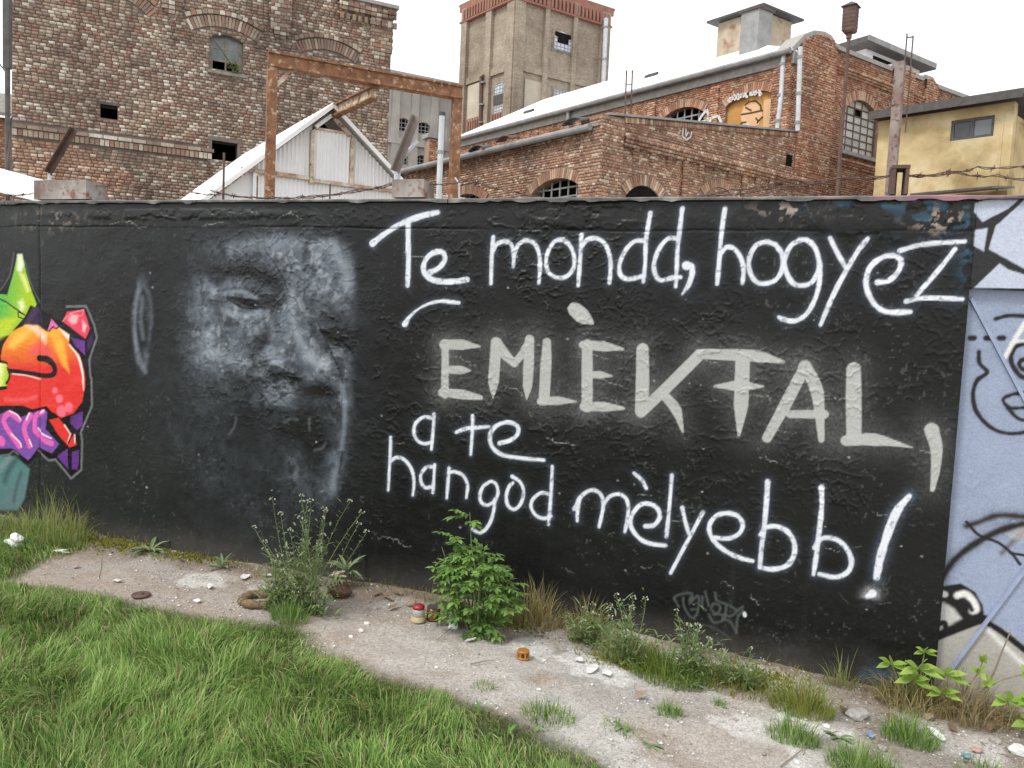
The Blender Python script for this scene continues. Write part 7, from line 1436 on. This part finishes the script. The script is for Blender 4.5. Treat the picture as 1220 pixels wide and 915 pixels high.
# dead leaves
r = np.random.default_rng(66); spots = [(455, 716, 'dry brown leaf between pine cone and dirt heap'), (468, 722, 'curled dry leaf on the dirt heap'), (478, 716, 'dry leaf against the wall behind the red lid'), (462, 730, 'flat dry leaf below the dirt heap'), (484, 728, 'dry leaf next to the grave candle'), (445, 715, 'small dry leaf at the pine cone'), (1010, 838, 'dry brown leaf above the large grey lump'), (1062, 850, 'dry leaf in the straw under the seedling'), (215, 668, 'dry leaf by the flat rosette'), (200, 662, 'small dark leaf under the flat rosette'), (760, 832, 'dry leaf on the path near the round tuft'), (1140, 858, 'pale dry leaf on the straw clump'), (1180, 858, 'curled dry leaf at the grey concrete base'), (245, 770, 'brown leaf lying in the lawn'), (598, 762, 'dry leaf below the straw clump'), (1105, 846, 'dry leaf beside the white plastic scrap')]
for x, y, lab in spots:
    p = gpt(x, y, .012 if y < 765 or x > 500 else .06); a = r.uniform(0, 6.28); tag(MB().leaf(p, np.array([math.cos(a), math.sin(a), .15]), Z, r.uniform(.05, .08), r.uniform(.03, .045), -.3, shape=LEAFS, fold=r.uniform(.2, .8)).build('dry_leaf', M['dry'], None, True), lab, 'leaf', 'fallen dry leaves')
# twigs
for i, (x0, y0, x1, y1, lab) in enumerate(((540, 752, 520, 768, 'thin dark twig on the path below the shrub'), (560, 795, 590, 792, 'short twig lying across the path'), (1000, 905, 1040, 890, 'thin twig among the tufts on the rubble'), (930, 905, 965, 880, 'long thin twig on the wide pale path'), (118, 690, 120, 668, 'bare dry stalk standing in the path under the graffiti'))):
    a_, b_ = gpt(x0, y0, .008), gpt(x1, y1, .012)
    if i == 4: b_ = a_+np.array([.01, .01, .12])
    tag(MB().tube([a_, a_*.5+b_*.5+np.array([.006, .004, .005]), b_], [.003, .0026, .0015], 5).build('twig', M['dead_stem']), lab, 'twig', 'twigs on the ground')
# gravel crumbs: uncountable, one mesh
r = np.random.default_rng(99); N = 42000; q = scatter(N, -5.6, 2.0, -2.6, -.02, r); dd_ = lawn_d(q[:, 0], q[:, 1]); cl = fbm(q[:, 0]*3, q[:, 1]*3, 97); k_ = (dd_ < .02)&(r.random(N) < .12+1.1*sstep(.42, .68, cl)+.8*np.exp(-((q[:, 0]-WHITE[3][0]-.3)/.55)**2-((q[:, 1]-WHITE[3][1])/.16)**2)); q = q[k_]; n_ = len(q)
s_ = np.clip(r.lognormal(-5.7, .55, n_), .0015, .014); O8 = np.array([(1, 0, 0), (-1, 0, 0), (0, 1, 0), (0, -1, 0), (0, 0, 1), (0, 0, -1)], float); F8 = np.array([(0, 2, 4), (2, 1, 4), (1, 3, 4), (3, 0, 4), (2, 0, 5), (1, 2, 5), (3, 1, 5), (0, 3, 5)])
V = O8[None]*r.uniform(.55, 1.15, (n_, 6, 1)); V[..., 2] *= .55; a = r.uniform(0, 6.28, n_); ca, sa = np.cos(a)[:, None], np.sin(a)[:, None]; vx, vy = V[..., 0]*ca-V[..., 1]*sa, V[..., 0]*sa+V[..., 1]*ca
V = np.stack([vx, vy*.85, V[..., 2]], -1)*s_[:, None, None]+np.column_stack([q, gz(q[:, 0], q[:, 1])+s_*.25])[:, None]
cc = palette(n_, [(120, 112, 104), (168, 161, 153), (190, 185, 178), (206, 203, 199), (226, 225, 222)], r)
tag(mesh_obj('gravel', V.reshape(-1, 3), (F8[None]+6*np.arange(n_)[:, None, None]).reshape(-1, 3), vcol_mat('gravel', .9, 0, .2), None, False, np.repeat(cc, 6, 0), base=(0, 0, 0)), 'loose pale gravel and plaster crumbs on the dirt', 'gravel', kind='stuff')
# dead straw and leaf litter at the wall foot: one mesh
r = np.random.default_rng(101); V_, F_, C_ = [], [], []; nb_ = 0
for (x, y, n, rx, ry) in ((470, 722, 420, .16, .05), (1030, 848, 900, .28, .08), (1130, 860, 1000, .24, .09), (960, 850, 300, .12, .07), (1080, 890, 500, .3, .10), (890, 812, 160, .2, .04), (620, 752, 140, .15, .04), (220, 668, 120, .15, .03), (1190, 880, 200, .15, .08), (980, 830, 200, .15, .05)):
    c0 = on_ground(x, y)[:2]; q = c0+r.normal(0, 1, (n, 2))*[rx, ry]; q = q[q[:, 1] < -.015]; n = len(q)
    v, f, c = blades(q, r.uniform(.02, .07, n), r.uniform(.002, .009, n), r.normal(0, 1, (n, 2))*2.6, palette(n, [(92, 74, 56), (140, 118, 90), (168, 150, 122), (120, 104, 84), (186, 178, 160)], r), seg=2, r=r, curl=.1, a0=1.2); V_.append(v); F_.append(f+nb_); C_.append(c); nb_ += len(v)
tag(mesh_obj('leaf_litter', np.vstack(V_), np.vstack(F_), M['grass'], None, False, np.vstack(C_), base=(0, 0, 0)), 'brown litter of dead straw and leaf bits at the wall foot', 'litter', kind='stuff')
